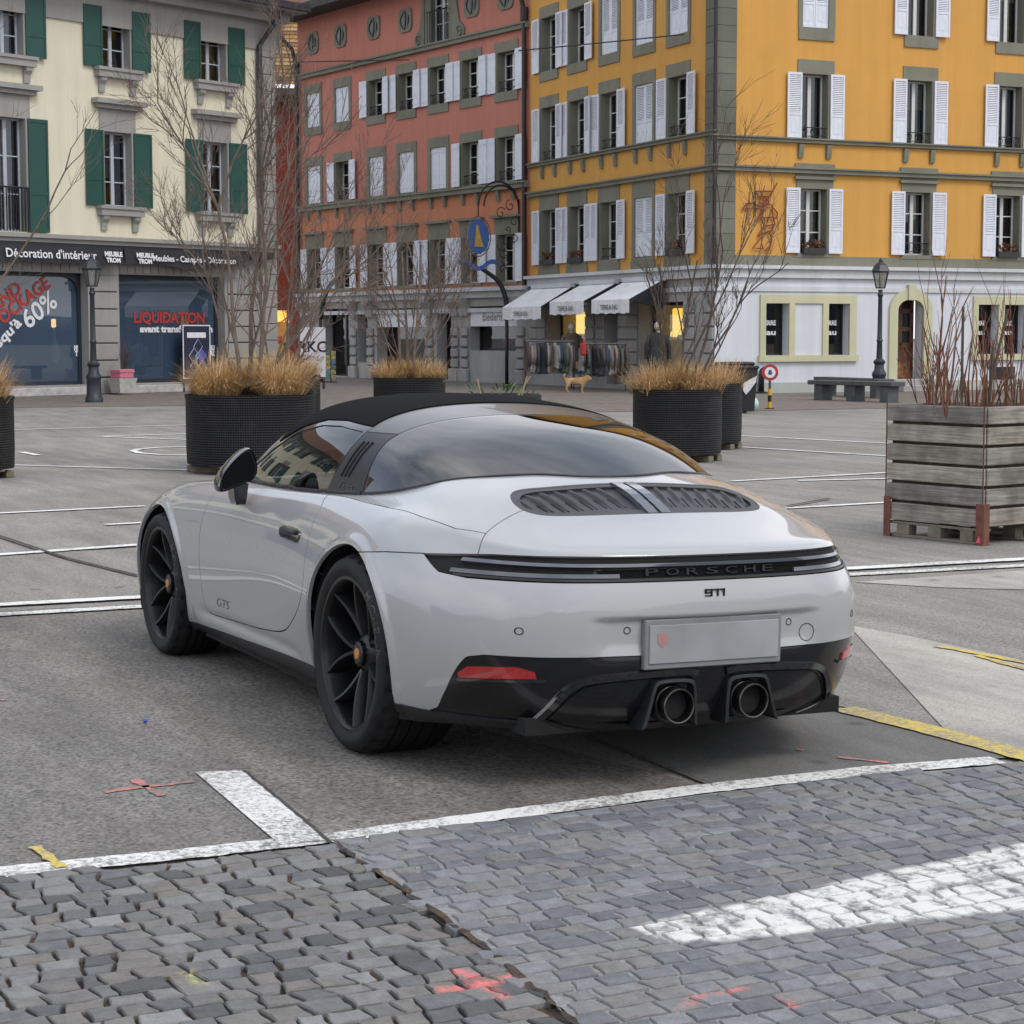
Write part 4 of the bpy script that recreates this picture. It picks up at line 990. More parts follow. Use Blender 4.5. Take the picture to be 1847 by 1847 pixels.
for P in ([(-200, 939), (0, 927), (262, 914)], [(190, 948), (258, 944)], [(-200, 834), (30, 840), (345, 849)], [(-200, 782), (20, 776), (345, 767)], [(175, 788), (345, 783)], [(178, 788), (345, 794)], [(38, 816), (68, 822)],
          [(1320, 869), (1592, 854), (1847, 838)], [(1418, 918), (1592, 908), (1847, 893)], [(1325, 786), (1592, 800), (1847, 812)], [(1318, 806), (1592, 823), (1847, 838)], [(1440, 868), (1700, 862)], [(345, 806), (285, 808), (250, 811), (240, 814), (252, 818), (290, 821), (345, 822)]):
    line_px('parking_line', P, .10, .009, WHITE_CLEAN)
line_px('yellow_line', [(1522, 1283), (1690, 1325), (1860, 1372), (2100, 1440)], .13, .0135, YELLOW)
line_px('yellow_line', [(1692, 1170), (1770, 1184), (1860, 1202)], .05, .013, YELLOW)
line_px('yellow_line', [(1760, 1186), (1800, 1198), (1860, 1214)], .04, .013, YELLOW)
line_px('yellow_line', [(62, 1535), (112, 1573)], .035, .0148, YELLOW)
for P in ([(190, 1435), (262, 1424), (350, 1415)], [(240, 1411), (292, 1441)], [(1000, 3000), (1001, 3001)], [(0, 1268), (10, 1266)], [(1435, 1357), (1450, 1358)], [(1510, 1370), (1602, 1381)]):
    if P[0][1] < 2000: line_px('spray_mark', P, .03, .0112, PINK, .005)
DARKJOINT = mat('dark_joint', (.045, .042, .038), .9, noise=.4, nscale=20)
for P, w in (([(-100, 935), (0, 970), (120, 1010), (250, 1042)], .035), ([(440, 1397), (520, 1462), (592, 1524), (640, 1560)], .012), ([(1420, 915), (1497, 901)], .04), ([(1060, 1331), (1285, 1422)], .006)):
    line_px('pavement_joint', P, w, .0152, DARKJOINT, .0015)
# brown paved street in front of the houses, seen from afar
def far_sett_mat():
    m, nt, b = nodes_of('brown_street_setts'); N, L = nt.nodes, nt.links; g = N.new('ShaderNodeNewGeometry')
    v = N.new('ShaderNodeTexVoronoi'); v.inputs['Scale'].default_value = 7.5; L.new(g.outputs['Position'], v.inputs['Vector'])
    sx = N.new('ShaderNodeSeparateColor'); L.new(v.outputs['Color'], sx.inputs['Color'])
    r = N.new('ShaderNodeValToRGB'); r.color_ramp.elements[0].color = (.085, .062, .048, 1); r.color_ramp.elements[1].color = (.20, .16, .128, 1); L.new(sx.outputs['Red'], r.inputs['Fac'])
    n = N.new('ShaderNodeTexNoise'); n.inputs['Scale'].default_value = .6; n.inputs['Detail'].default_value = 6; L.new(g.outputs['Position'], n.inputs['Vector'])
    mx_ = N.new('ShaderNodeMix'); mx_.data_type = 'RGBA'; mx_.inputs['B'].default_value = (.17, .155, .14, 1); L.new(n.outputs['Fac'], mx_.inputs['Factor']); L.new(r.outputs['Color'], mx_.inputs['A']); L.new(mx_.outputs['Result'], b.inputs['Base Color']); b.inputs['Roughness'].default_value = .8
    bp = N.new('ShaderNodeBump'); bp.inputs['Strength'].default_value = .5; bp.inputs['Distance'].default_value = .02; bp.invert = True; L.new(v.outputs['Distance'], bp.inputs['Height']); L.new(bp.outputs['Normal'], b.inputs['Normal']); return m
sheet('paved_street', [gp(-600, 728), gp(0, 736), gp(345, 732), gp(700, 745), gp(1330, 742), gp(1600, 737), gp(2300, 735), ground(2300, 640)[:2], ground(900, 640)[:2], ground(-600, 660)[:2]], .006, far_sett_mat())

# ---- the stone paving in the foreground
def stone_mat(name, base, var, paint=False):
    m, nt, b = nodes_of(name); N, L = nt.nodes, nt.links; g = N.new('ShaderNodeNewGeometry'); oi = N.new('ShaderNodeObjectInfo')
    n0 = N.new('ShaderNodeTexNoise'); n0.inputs['Scale'].default_value = 6.0; n0.inputs['Detail'].default_value = 2; L.new(g.outputs['Position'], n0.inputs['Vector'])
    n1 = N.new('ShaderNodeTexNoise'); n1.inputs['Scale'].default_value = 120; n1.inputs['Detail'].default_value = 5; n1.inputs['Roughness'].default_value = .7; L.new(g.outputs['Position'], n1.inputs['Vector'])
    n1b = N.new('ShaderNodeTexNoise'); n1b.inputs['Scale'].default_value = 28; n1b.inputs['Detail'].default_value = 6; L.new(g.outputs['Position'], n1b.inputs['Vector'])
    at_ = N.new('ShaderNodeAttribute'); at_.attribute_name = 'stone'   # per-stone shade
    r = N.new('ShaderNodeValToRGB'); e = r.color_ramp.elements
    e[0].position = 0; e[0].color = (*[v*(1-var) for v in base], 1); e[1].position = 1; e[1].color = (*[v*(1+var) for v in base], 1)
    k = e.new(.93); k.color = (*[v*(1+var*.55) for v in base], 1)
    k2 = e.new(.55); k2.color = (base[0]*1.06, base[1]*.98, base[2]*.88, 1); k3 = e.new(.3); k3.color = (base[0]*.86, base[1]*.88, base[2]*.92, 1)
    L.new(at_.outputs['Fac'], r.inputs['Fac'])
    mm = N.new('ShaderNodeMix'); mm.data_type = 'RGBA'; mm.blend_type = 'MULTIPLY'; mm.inputs['Factor'].default_value = 1
    r2 = N.new('ShaderNodeValToRGB'); r2.color_ramp.elements[0].position = .3; r2.color_ramp.elements[1].position = .72; r2.color_ramp.elements[0].color = (.62, .62, .64, 1); r2.color_ramp.elements[1].color = (1.3, 1.3, 1.28, 1)
    ad = N.new('ShaderNodeMath'); ad.operation = 'MULTIPLY_ADD'; ad.inputs[1].default_value = .5; L.new(n1.outputs['Fac'], ad.inputs[0])
    hf = N.new('ShaderNodeMath'); hf.operation = 'MULTIPLY'; hf.inputs[1].default_value = .5; L.new(n1b.outputs['Fac'], hf.inputs[0]); L.new(hf.outputs['Value'], ad.inputs[2])
    L.new(ad.outputs['Value'], r2.inputs['Fac']); L.new(r.outputs['Color'], mm.inputs['A']); L.new(r2.outputs['Color'], mm.inputs['B']); last = mm.outputs['Result']
    def mask_line(pa, pb, hw, soft=.02):
        """distance of a ground point to the segment a-b -> mask"""
        a = np.array(pa); d = np.array(pb) - a; ln = np.linalg.norm(d); t = d/ln
        sub = N.new('ShaderNodeVectorMath'); sub.operation = 'SUBTRACT'; sub.inputs[1].default_value = (a[0], a[1], 0); L.new(g.outputs['Position'], sub.inputs[0])
        def dot(v):
            q = N.new('ShaderNodeVectorMath'); q.operation = 'DOT_PRODUCT'; q.inputs[1].default_value = (v[0], v[1], 0); L.new(sub.outputs['Vector'], q.inputs[0]); return q.outputs['Value']
        u = dot(t); w = dot((-t[1], t[0]))
        def M2(op, x, y=None, z=None):
            q = N.new('ShaderNodeMath'); q.operation = op
            for i, val in enumerate((x, y, z)):
                if val is None: continue
                if isinstance(val, (int, float)): q.inputs[i].default_value = val
                else: L.new(val, q.inputs[i])
            return q.outputs['Value']
        du = M2('MAXIMUM', M2('SUBTRACT', 0.0, u), M2('SUBTRACT', u, ln)); dw = M2('SUBTRACT', M2('ABSOLUTE', w), hw); dd = M2('MAXIMUM', du, dw)
        mr = N.new('ShaderNodeMapRange'); mr.inputs['From Min'].default_value = soft; mr.inputs['From Max'].default_value = -soft; L.new(dd, mr.inputs['Value']); return mr.outputs['Result'], M2
    def paint_over(last, masks, col, wear_lo, wear_hi, scale):
        M2 = masks[0][1]; v = masks[0][0]
        for q in masks[1:]: v = M2('MAXIMUM', v, q[0])
        nw = N.new('ShaderNodeTexNoise'); nw.inputs['Scale'].default_value = scale; nw.inputs['Detail'].default_value = 9; nw.inputs['Roughness'].default_value = .72; L.new(g.outputs['Position'], nw.inputs['Vector'])
        mr = N.new('ShaderNodeMapRange'); mr.inputs['From Min'].default_value = wear_lo; mr.inputs['From Max'].default_value = wear_hi; L.new(nw.outputs['Fac'], mr.inputs['Value'])
        f = M2('MULTIPLY', v, mr.outputs['Result']); x = N.new('ShaderNodeMix'); x.data_type = 'RGBA'; x.inputs['B'].default_value = (*col, 1); L.new(f, x.inputs['Factor']); L.new(last, x.inputs['A']); return x.outputs['Result']
    S = lambda a, b, w, s=.012: mask_line(gp(*a), gp(*b), w, s)
    if paint:
        last = paint_over(last, [S((1160, 1697), (2100, 1492), .055), S((1180, 1699), (2100, 1528), .05), S((1195, 1703), (2100, 1562), .05), S((1215, 1706), (2100, 1592), .05), S((1260, 1706), (2100, 1618), .045)], (.64, .64, .61), .36, .52, 13)
        last = paint_over(last, [S((1225, 1842), (1262, 1812), .014), S((1262, 1812), (1345, 1800), .013), S((1400, 1815), (1440, 1836), .014)], (.58, .17, .15), .42, .60, 30)
    else:
        last = paint_over(last, [S((790, 1798), (880, 1788), .018), S((815, 1762), (862, 1776), .016), S((845, 1775), (885, 1795), .02), S((885, 1788), (958, 1765), .014), S((880, 1795), (915, 1815), .014)], (.62, .17, .15), .36, .56, 30)
        last = paint_over(last, [S((335, 1765), (372, 1792), .016)], (.40, .40, .14), .42, .6, 30)
    L.new(last, b.inputs['Base Color']); b.inputs['Roughness'].default_value = .62; b.inputs['Specular IOR Level'].default_value = .45
    bp = N.new('ShaderNodeBump'); bp.inputs['Strength'].default_value = .55; bp.inputs['Distance'].default_value = .006; L.new(ad.outputs['Value'], bp.inputs['Height']); L.new(bp.outputs['Normal'], b.inputs['Normal'])
    return m
def point_in(poly, p):
    x, y = p; ins = False
    for (x0, y0), (x1, y1) in zip(poly, poly[1:] + poly[:1]):
        if (y0 > y) != (y1 > y) and x < (x1-x0)*(y-y0)/(y1-y0) + x0: ins = not ins
    return ins
def photo_px(p):
    d = np.array([p[0], p[1], p[2] if len(p) > 2 else 0.0]) - CAM_POS; w = d @ FW
    return PHOTO/2 + FPX*(d @ RT)/w, PHOTO/2 - FPX*(d @ UP)/w
def stone_mesh(corners, zt, tilt, inset, bev, rnd, shade):
    """one stone: uneven polygon, bevelled and slightly domed top, sides going down into the joint"""
    c = np.mean(corners, 0); P = []
    for i, q in enumerate(corners):
        nx = corners[(i+1) % len(corners)]
        P.append(q); P.append((q + nx)/2 + (rnd.random(2)-.5)*.006)
    P = np.array(P); n = len(P)
    def shrink(P, d):
        v = c - P; l = np.linalg.norm(v, axis=1, keepdims=True); return P + v/l*d
    lv = [(shrink(P, inset*.75), -.012), (shrink(P, inset), zt - bev*1.1), (shrink(P, inset + bev*.9), zt)]
    V = []
    for Q, z in lv:
        for q in Q:
            zz = z + ((q - c) @ tilt if z > 0 else 0) + (rnd.random()-.5)*.003*(z > 0); V.append((q[0], q[1], zz))
    V.append((c[0] + (rnd.random()-.5)*.02, c[1] + (rnd.random()-.5)*.02, zt + .002))
    F = [(k*n+i, k*n+(i+1) % n, (k+1)*n+(i+1) % n, (k+1)*n+i) for k in range(2) for i in range(n)] + [(2*n+i, 2*n+(i+1) % n, 3*n) for i in range(n)]
    return V, F
def pave(parent_name, stone_name, region_px, origin_px, ang, sx, sy, jit, gap, bev, hvar, tiltv, material, base_mat, seed, zbase, whites=0.0, ztop=.012):
    rnd = np.random.default_rng(seed); poly = [tuple(gp(*p)) for p in region_px]
    base = sheet(parent_name, poly, zbase, base_mat)
    o = np.array(gp(*origin_px)); ax = np.array([math.cos(ang), math.sin(ang)]); ay = np.array([-ax[1], ax[0]])
    pts = (np.array(poly) - o); us = pts @ ax; vs_ = pts @ ay
    stones = []
    nrow = int((vs_.max()-vs_.min())/sy) + 2; v0 = vs_.min() - sy
    # shared wavy row lines
    def row_y(r, u): return v0 + r*sy + .13*sy*math.sin(u*2.1 + r*.35) + .08*sy*math.sin(u*5.3 + r*1.7 + seed)
    rows = []
    for r in range(nrow+1):
        u = us.min() - rnd.random()*sx; cuts = []
        while u < us.max() + sx:
            cuts.append(u); u += sx*(.72 + .62*rnd.random())
        rows.append(cuts)
    for r in range(nrow):
        cuts = rows[r]
        for a, b in zip(cuts[:-1], cuts[1:]):
            q = []
            for (uu, rr) in ((a, r), (b, r), (b, r+1), (a, r+1)):
                key = (round(uu*1000), rr)
                jr = np.random.default_rng(abs(hash((key, seed))) % (2**32)).random(2) - .5
                sh = .25*sx*(rr - r)*math.sin(uu*9 + r)
                q.append(o + ax*(uu + jr[0]*jit*sx + sh*.3) + ay*(row_y(rr, uu) + jr[1]*jit*sy*.35))
            c = np.mean(q, 0)
            if point_in(poly, tuple(c)): stones.append(np.array(q))
    info = []
    for q in stones:
        c = q.mean(0); px, py = photo_px(c); infr = (-30 < px < 1877) and (1350 < py < 1885)
        e0, e1 = np.array(photo_px(q[0])), np.array(photo_px(q[2])); info.append((0 if infr else 1, -abs(np.cross(e1 - e0, np.array(photo_px(q[1])) - e0))))
    order = sorted(range(len(stones)), key=lambda i: info[i])
    SV, SF, SS = [], [], []
    for k, i in enumerate(order):
        q = stones[i]; zt = ztop + hvar*rnd.random(); tilt = (rnd.random(2)-.5)*tiltv; sh = float(rnd.random())
        if rnd.random() < whites: sh = 1.0
        elif sh > .92: sh = .9
        V, F = stone_mesh([q[j] + (rnd.random(2)-.5)*.008 for j in range(4)], zt, tilt, gap/2, bev, rnd, sh)
        if k < 298 and info[i][0] == 0:
            me = bpy.data.meshes.new(stone_name); me.from_pydata([(x, y, z + zbase) for x, y, z in V], [], F); me.update()
            at_ = me.attributes.new('stone', 'FLOAT', 'POINT'); at_.data.foreach_set('value', [sh]*len(V)); me.materials.append(material); link(stone_name, me, base)
        else:
            of = len(SV); SV += [(x, y, z + zbase) for x, y, z in V]; SF += [tuple(j + of for j in f) for f in F]; SS += [sh]*len(V)
    if SV:
        me = bpy.data.meshes.new(stone_name + '_field'); me.from_pydata(SV, [], SF); me.update()
        at_ = me.attributes.new('stone', 'FLOAT', 'POINT'); at_.data.foreach_set('value', SS); me.materials.append(material); shade_angle(me, 42)
        f = link(stone_name + '_field', me, base); f['kind'] = 'stuff'
    return base
LINE_ANG = math.atan2(*(gp(1280, 1437) - gp(0, 1592))[::-1])
COB = stone_mat('dark_cobblestone', (.148, .147, .147), .55); SET = stone_mat('grey_sett', (.172, .177, .188), .30, paint=True)
JOINT_SOIL = mat('joint_soil', (.038, .028, .021), .95, noise=.6, nscale=40, dirt=(.17, .085, .036), dirt_scale=11, dirt_amt=.8, bump=.8, bscale=120)
JOINT_MORTAR = mat('joint_mortar', (.24, .24, .238), .9, noise=.3, nscale=60, bump=.6, bscale=160)
pave('cobble_paving', 'cobblestone', [(-900, 1690), (-160, 1612), (0, 1594), (300, 1564), (602, 1531), (640, 1562), (735, 1625), (835, 1697), (905, 1752), (985, 1818), (1080, 1905), (1420, 2300), (-900, 2300)], (0, 1600), LINE_ANG, .084, .080, .34, .0115, .004, .004, .045, COB, JOINT_SOIL, 3, .004, whites=.025)
pave('sett_paving', 'sett', [(606, 1530), (950, 1484), (1280, 1440), (1560, 1408), (1800, 1389), (2050, 1368), (2700, 1305), (2700, 2300), (1425, 2300), (1085, 1905), (990, 1816), (910, 1750), (840, 1695), (740, 1623), (645, 1560)], (650, 1540), LINE_ANG, .096, .076, .24, .015, .0028, .0015, .015, SET, JOINT_MORTAR, 5, .016, whites=.0, ztop=.0055)
line_px('pavement_joint', [(600, 1528), (645, 1561), (738, 1624), (838, 1696), (908, 1751), (988, 1817), (1083, 1905)], .016, .0235, JOINT_SOIL, .006)
# a bit of blue plastic litter and a pale flat slab at the corner
lt = MB(); lt.sphere((0, 0, .006), .011, 8, 5, sx=1.6, sy=.8, sz=.6); lo_ = lt.build('plastic_litter', mat('blue_plastic', (.02, .06, .38), .4), smooth=True, loc=tuple(ground(262, 1308))); tag(lo_, 'small blue plastic cap lying on the asphalt beside the car', 'litter')
lo_.location.z = .012
# ------------------------------------------------------------------ buildings
SHR = np.random.default_rng(77)
class Fac:
    """a facade plane: x to the photo's right along the wall, y into the house, z up"""
    def __init__(s, base, heading_deg):
        a = R(heading_deg); s.o = np.array([base[0], base[1], 0.0]); s.x = np.array([math.cos(a), math.sin(a), 0]); s.y = np.array([-math.sin(a), math.cos(a), 0])
        s.M = Matrix(((s.x[0], s.y[0], 0, s.o[0]), (s.x[1], s.y[1], 0, s.o[1]), (0, 0, 1, 0), (0, 0, 0, 1)))
    def at(s, px, py, d=0.0):
        p = on_plane(px, py, s.o + s.y*d, s.y) - s.o; return float(p @ s.x), float(p[2])
    def S(s, px, py=600): return s.at(px, py)[0]
    def Z(s, px, py): return s.at(px, py)[1]
    def world(s, x, d, z): return s.o + s.x*x + s.y*d + np.array([0, 0, z])
def room_mb(x0, x1, z0, z1, y0, y1):
    r = MB(); r.add([(x0, y0, z0), (x1, y0, z0), (x1, y0, z1), (x0, y0, z1), (x0, y1, z0), (x1, y1, z0), (x1, y1, z1), (x0, y1, z1)], [(4, 5, 6, 7), (0, 4, 7, 3), (1, 2, 6, 5), (3, 7, 6, 2), (0, 1, 5, 4)]); return r
class House:
    def __init__(s, name, label, base):
        s.e = thing(name, label, 'building', (base[0], base[1], 0)); s.inv = Matrix.Translation((-base[0], -base[1], 0))
    def part(s, fac, name, mb, material, parent=None, smooth=False, angle=None):
        me = mb.mesh(name); me.materials.append(material)
        if smooth: shade_angle(me, angle or 35)
        return s.put(fac, name, me, parent)
    def put(s, fac, name, me, parent=None, local=None):
        o = bpy.data.objects.new(name, me); C.objects.link(o)
        if parent is None:
            o.parent = s.e; o.matrix_local = s.inv @ fac.M @ (local if local is not None else Matrix.Identity(4))
        else:
            o.parent = parent
            if local is not None: o.matrix_local = local
        return o
def wall_mesh(x0, x1, z0, z1, holes, y=0.0, back=.35, divs=()):
    """wall sheet with rectangular openings and their reveals"""
    xs = sorted({x0, x1, *[h[0] for h in holes], *[h[1] for h in holes]}); zs = sorted({z0, z1, *[h[2] for h in holes], *[h[3] for h in holes]})
    xs = [v for v in xs if x0 <= v <= x1]; zs = [v for v in zs if z0 <= v <= z1]
    mb = MB()
    for a, b in zip(xs[:-1], xs[1:]):
        for c, d in zip(zs[:-1], zs[1:]):
            m = ((a+b)/2, (c+d)/2)
            if any(h[0] < m[0] < h[1] and h[2] < m[1] < h[3] for h in holes): continue
            mb.add([(a, y, c), (b, y, c), (b, y, d), (a, y, d)], [(0, 1, 2, 3)])
    for a, b, c, d in holes:
        mb.add([(a, y, c), (b, y, c), (b, y, d), (a, y, d), (a, y+back, c), (b, y+back, c), (b, y+back, d), (a, y+back, d)], [(0, 4, 5, 1), (1, 5, 6, 2), (2, 6, 7, 3), (3, 7, 4, 0)])
    return mb
# shared shutter meshes of unit size (width 1, height 1, thickness in metres)
def shutter_mesh(kind):
    mb = MB(); t = .035
    if kind == 'louvre':
        mb.box(0, .12, 0, t, 0, 1); mb.box(.88, 1, 0, t, 0, 1); mb.box(.12, .88, 0, t, .96, 1); mb.box(.12, .88, 0, t, 0, .05); mb.box(.12, .88, 0, t, .36, .40)
        n = 20
        for i in range(n):
            z = .405 + .55*i/n; mb.add([(.12, .004, z + .004), (.88, .004, z + .004), (.88, t*.8, z + .026), (.12, t*.8, z + .026), (.12, .010, z), (.88, .010, z), (.88, t*.95, z + .022), (.12, t*.95, z + .022)], [(0, 1, 2, 3), (0, 4, 5, 1), (4, 7, 6, 5), (3, 2, 6, 7)])
        mb.box(.12, .88, .012, t*.7, .05, .36); mb.box(.24, .76, .006, .012, .10, .31)
    elif kind == 'plank':
        for i in range(4): mb.box(i*.25 + .006, i*.25 + .244, .004, t, 0, 1)
        for z in (.10, .88): mb.box(.0, 1.0, -.006, .004, z, z + .035)
        for z in (.30, .55): mb.box(.3, .7, -.004, .004, z, z + .012)
    else:
        mb.box(0, .1, 0, t, 0, 1); mb.box(.9, 1, 0, t, 0, 1); mb.box(.1, .9, 0, t, .97, 1); mb.box(.1, .9, 0, t, 0, .03); mb.box(.1, .9, 0, t, .33, .36); mb.box(.1, .9, .014, t*.8, .03, .33); mb.box(.1, .9, .014, t*.8, .36, .97)
    return mb.mesh('shutter')
SH = {}
def shutter_data(kind, material):
    k = (kind, material.name)
    if k not in SH: m = shutter_mesh(kind); m.materials.append(material); SH[k] = m
    return SH[k]
PANE = glass_mat('window_pane', (.55, .58, .60), 1.7)
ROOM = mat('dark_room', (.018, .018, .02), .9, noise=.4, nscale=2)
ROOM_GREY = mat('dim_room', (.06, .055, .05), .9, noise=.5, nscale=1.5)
CURTAIN = mat('pale_curtain', (.36, .40, .46), .9, noise=.15, nscale=3)
CURTAIN_WARM = mat('cream_blind', (.38, .36, .31), .9, noise=.1, nscale=3)
CURTAIN_BROWN = mat('brown_curtain', (.17, .10, .06), .9, noise=.4, nscale=3)
WIN_WHITE = mat('white_window_frame', (.62, .62, .60), .5, noise=.06, nscale=8)
WIN_GREY = mat('grey_window_frame', (.40, .43, .48), .5, noise=.06, nscale=8)
IRON = mat('black_iron', (.012, .012, .014), .5, noise=.3, nscale=30)
SHUT_WHITE = mat('white_shutter_paint', (.66, .68, .74), .55, noise=.07, nscale=5, dirt=(.45, .45, .46), dirt_scale=3, dirt_amt=.35)
SHUT_GREEN = mat('green_shutter_paint', (.010, .062, .050), .5, noise=.12, nscale=5)
def window(h, fac, s0, s1, z0, z1, frame_mat, surround=None, sur=(.14, .14, .2, .16), sill=None, depth=.20, muntin=2, cols=2, curtain=None, room=None, proud=.03, guard=False, flowers=False):
    """casement with frame, bars, panes, a stone surround and what can be seen behind it; returns the frame part"""
    w = s1 - s0; mb = MB(); f = .055
    mb.box(s0, s0+f, depth, depth+.06, z0, z1); mb.box(s1-f, s1, depth, depth+.06, z0, z1); mb.box(s0+f, s1-f, depth, depth+.06, z1-f, z1); mb.box(s0+f, s1-f, depth, depth+.06, z0, z0+f)
    c = (s0+s1)/2
    if cols == 2: mb.box(c-.05, c+.05, depth-.012, depth+.05, z0+f, z1-f)
    for k in range(1, muntin+1):
        z = z0 + (z1-z0)*k/(muntin+1); mb.box(s0+f, c-.05, depth+.008, depth+.04, z-.014, z+.014); mb.box(c+.05, s1-f, depth+.008, depth+.04, z-.014, z+.014)
    o = h.part(fac, 'window', mb, frame_mat)
    p = MB(); p.add([(s0+.03, depth+.03, z0+.03), (c, depth+.03, z0+.03), (c, depth+.03, z1-.03), (s0+.03, depth+.03, z1-.03)], [(0, 1, 2, 3)]); h.part(fac, 'pane', p, PANE, o)
    p = MB(); p.add([(c, depth+.03, z0+.03), (s1-.03, depth+.03, z0+.03), (s1-.03, depth+.03, z1-.03), (c, depth+.03, z1-.03)], [(0, 1, 2, 3)]); h.part(fac, 'pane', p, PANE, o)
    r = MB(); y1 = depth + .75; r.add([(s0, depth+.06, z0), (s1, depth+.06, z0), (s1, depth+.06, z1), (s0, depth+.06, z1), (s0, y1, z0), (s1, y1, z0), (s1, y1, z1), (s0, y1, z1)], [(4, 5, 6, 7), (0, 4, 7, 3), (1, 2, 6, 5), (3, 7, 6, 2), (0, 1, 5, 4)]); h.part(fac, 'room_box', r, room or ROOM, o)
    if curtain is None and SHR.random() < .45: curtain = (CURTAIN, CURTAIN_BROWN, CURTAIN_WARM)[int(SHR.integers(3))]
    cwk = .20 + .26*SHR.random()
    if SHR.random() < .25:
        k = MB(); zz_ = z1 - (z1-z0)*(.15 + .35*SHR.random()); k.add([(s0+.03, depth+.12, zz_), (s1-.03, depth+.12, zz_), (s1-.03, depth+.12, z1), (s0+.03, depth+.12, z1)], [(0, 1, 2, 3)]); h.part(fac, 'roller_blind', k, CURTAIN_WARM, o)
    if curtain:
        for a, b in ((s0+.04, s0 + w*cwk), (s1 - w*cwk*.9, s1-.04)):
            k = MB(); n = 9; v = []
            for i in range(n+1):
                t = i/n; v += [(a + (b-a)*t, depth+.16+.02*(i % 2), z0+.03), (a + (b-a)*t, depth+.16+.02*(i % 2), z1-.05)]
            k.add(v, [(2*i, 2*i+2, 2*i+3, 2*i+1) for i in range(n)]); h.part(fac, 'curtain', k, curtain, o)
    if surround is not None:
        l, r_, t, b = sur; k = MB()
        k.box(s0-l, s0+.012, -proud, depth, z0, z1-.012); k.box(s1-.012, s1+r_, -proud, depth, z0, z1-.012); k.box(s0-l, s1+r_, -proud, depth, z1-.012, z1+t)
        if b: k.box(s0-l*.9, s1+r_*.9, -proud-.012, .2, z0-b, z0)
        h.part(fac, 'surround', k, surround, o)
    if guard:
        g = MB(); zz = z0 + .32
        g.tube([(s0, .04, zz), (s1, .04, zz)], .014, 5); g.tube([(s0, .04, z0+.10), (s1, .04, z0+.10)], .010, 5)
        for k in range(3):
            cx = s0 + w*(k+.5)/3; g.tube([(cx + .09*math.cos(a), .04, z0+.21 + .09*math.sin(a)) for a in np.linspace(0, 2*math.pi, 11)], .009, 4, cap=False)
        h.part(fac, 'window_guard', g, IRON, o)
    if flowers:
        g = MB(); g.box(s0+.06, s1-.06, -.12, .08, z0-.02, z0+.13); fb = h.part(fac, 'flower_box', g, mat('dark_flower_box', (.03, .028, .026), .7, noise=.3), o)
        g = MB(); rr = np.random.default_rng(int(abs(s0*100)))
        for _ in range(90):
            x_, y_, z_ = s0+.1 + (w-.2)*rr.random(), -.1 + .16*rr.random(), z0+.12 + .2*rr.random(); q = rr.normal(size=3)*.04
            g.add([(x_, y_, z_), (x_+q[0]+.03, y_+q[1], z_+q[2]), (x_+q[1], y_+q[2], z_+.05)], [(0, 1, 2)])
        h.part(fac, 'flowers', g, mat('dry_flowers', (.16, .06, .03), .8, noise=.8, nscale=30), fb)['kind'] = 'stuff'
    return o
def shutter(h, fac, win, kind, material, x, z0, w, hh, y=-.075, ang=0.0, flip=False):
    me = shutter_data(kind, material); o = bpy.data.objects.new('shutter', me); C.objects.link(o); o.parent = win
    o.matrix_local = Matrix.Translation((x, y, z0)) @ Matrix.Rotation(ang, 4, 'Z') @ Matrix.Diagonal((w, 1, hh, 1)); return o
def shuttered(h, fac, s0, s1, z0, z1, kind, material, closed=False, sw=None, angs=(0.06, -0.06), **kw):
    o = window(h, fac, s0, s1, z0, z1, **kw); sw = sw or (s1-s0)*.5
    if closed:
        m = (s0+s1)/2; e = .012
        shutter(h, fac, o, kind, material, s0+.01, z0+.02, (s1-s0)/2-.015, z1-z0-.04, y=.02); shutter(h, fac, o, kind, material, m+.005, z0+.02, (s1-s0)/2-.015, z1-z0-.04, y=.02)
    else:
        j = SHR.normal(size=2)*.06
        shutter(h, fac, o, kind, material, s0-sw-.04, z0, sw, z1-z0, y=-.085, ang=angs[0]*.3 - abs(j[0])); shutter(h, fac, o, kind, material, s1+.04, z0, sw, z1-z0, y=-.075 - .0, ang=angs[1]*.4 - abs(j[1])*1.3)
    return o
def plaster(name, col, amt=.10, dirt=None):
    return mat(name, col, .88, noise=amt, nscale=1.1, bump=.25, bscale=60, dirt=dirt or tuple(v*.75 for v in col), dirt_scale=.55, dirt_amt=.45, spec=.2, streak=.07)
STONE = plaster('green_grey_sandstone', (.205, .20, .155), .18, (.13, .128, .10))
STONE_L = plaster('pale_grey_stone', (.35, .34, .325), .15)
STONE_CREAM = plaster('grey_painted_stone', (.31, .30, .285), .12)
WHITE_WALL = plaster('white_render', (.60, .615, .65), .05, (.50, .505, .515))
CORNICE_W = plaster('white_cornice', (.56, .57, .58), .1, (.30, .30, .29))
ROOF_DARK = mat('dark_eaves', (.05, .046, .042), .8, noise=.3, nscale=3)
TILE = mat('brown_roof_tiles', (.16, .075, .045), .85, noise=.4, nscale=4)
PIPE = mat('dark_brown_pipe', (.022, .014, .013), .5, noise=.3, nscale=6)
# ---- base points and directions
P_CORNER = ground(1288, 711)
H_RIGHT = -91.5; H_LEFT = 178.5; H_RED = 187.6; H_CREAM = -64.7
FR = Fac(P_CORNER, H_RIGHT)
_t = R(H_LEFT); _dl = np.array([math.cos(_t), math.sin(_t), 0])
FL0 = Fac(P_CORNER, H_LEFT)
len_left = -FL0.S(956, 560)
FL = Fac(P_CORNER - _dl*len_left, H_LEFT)          # x = 0 at the joint with the red house
FRED = Fac(P_CORNER - _dl*len_left, H_RED)         # x = 0 at the same joint, negative to the left
FCR = Fac(ground(400, 705), H_CREAM)
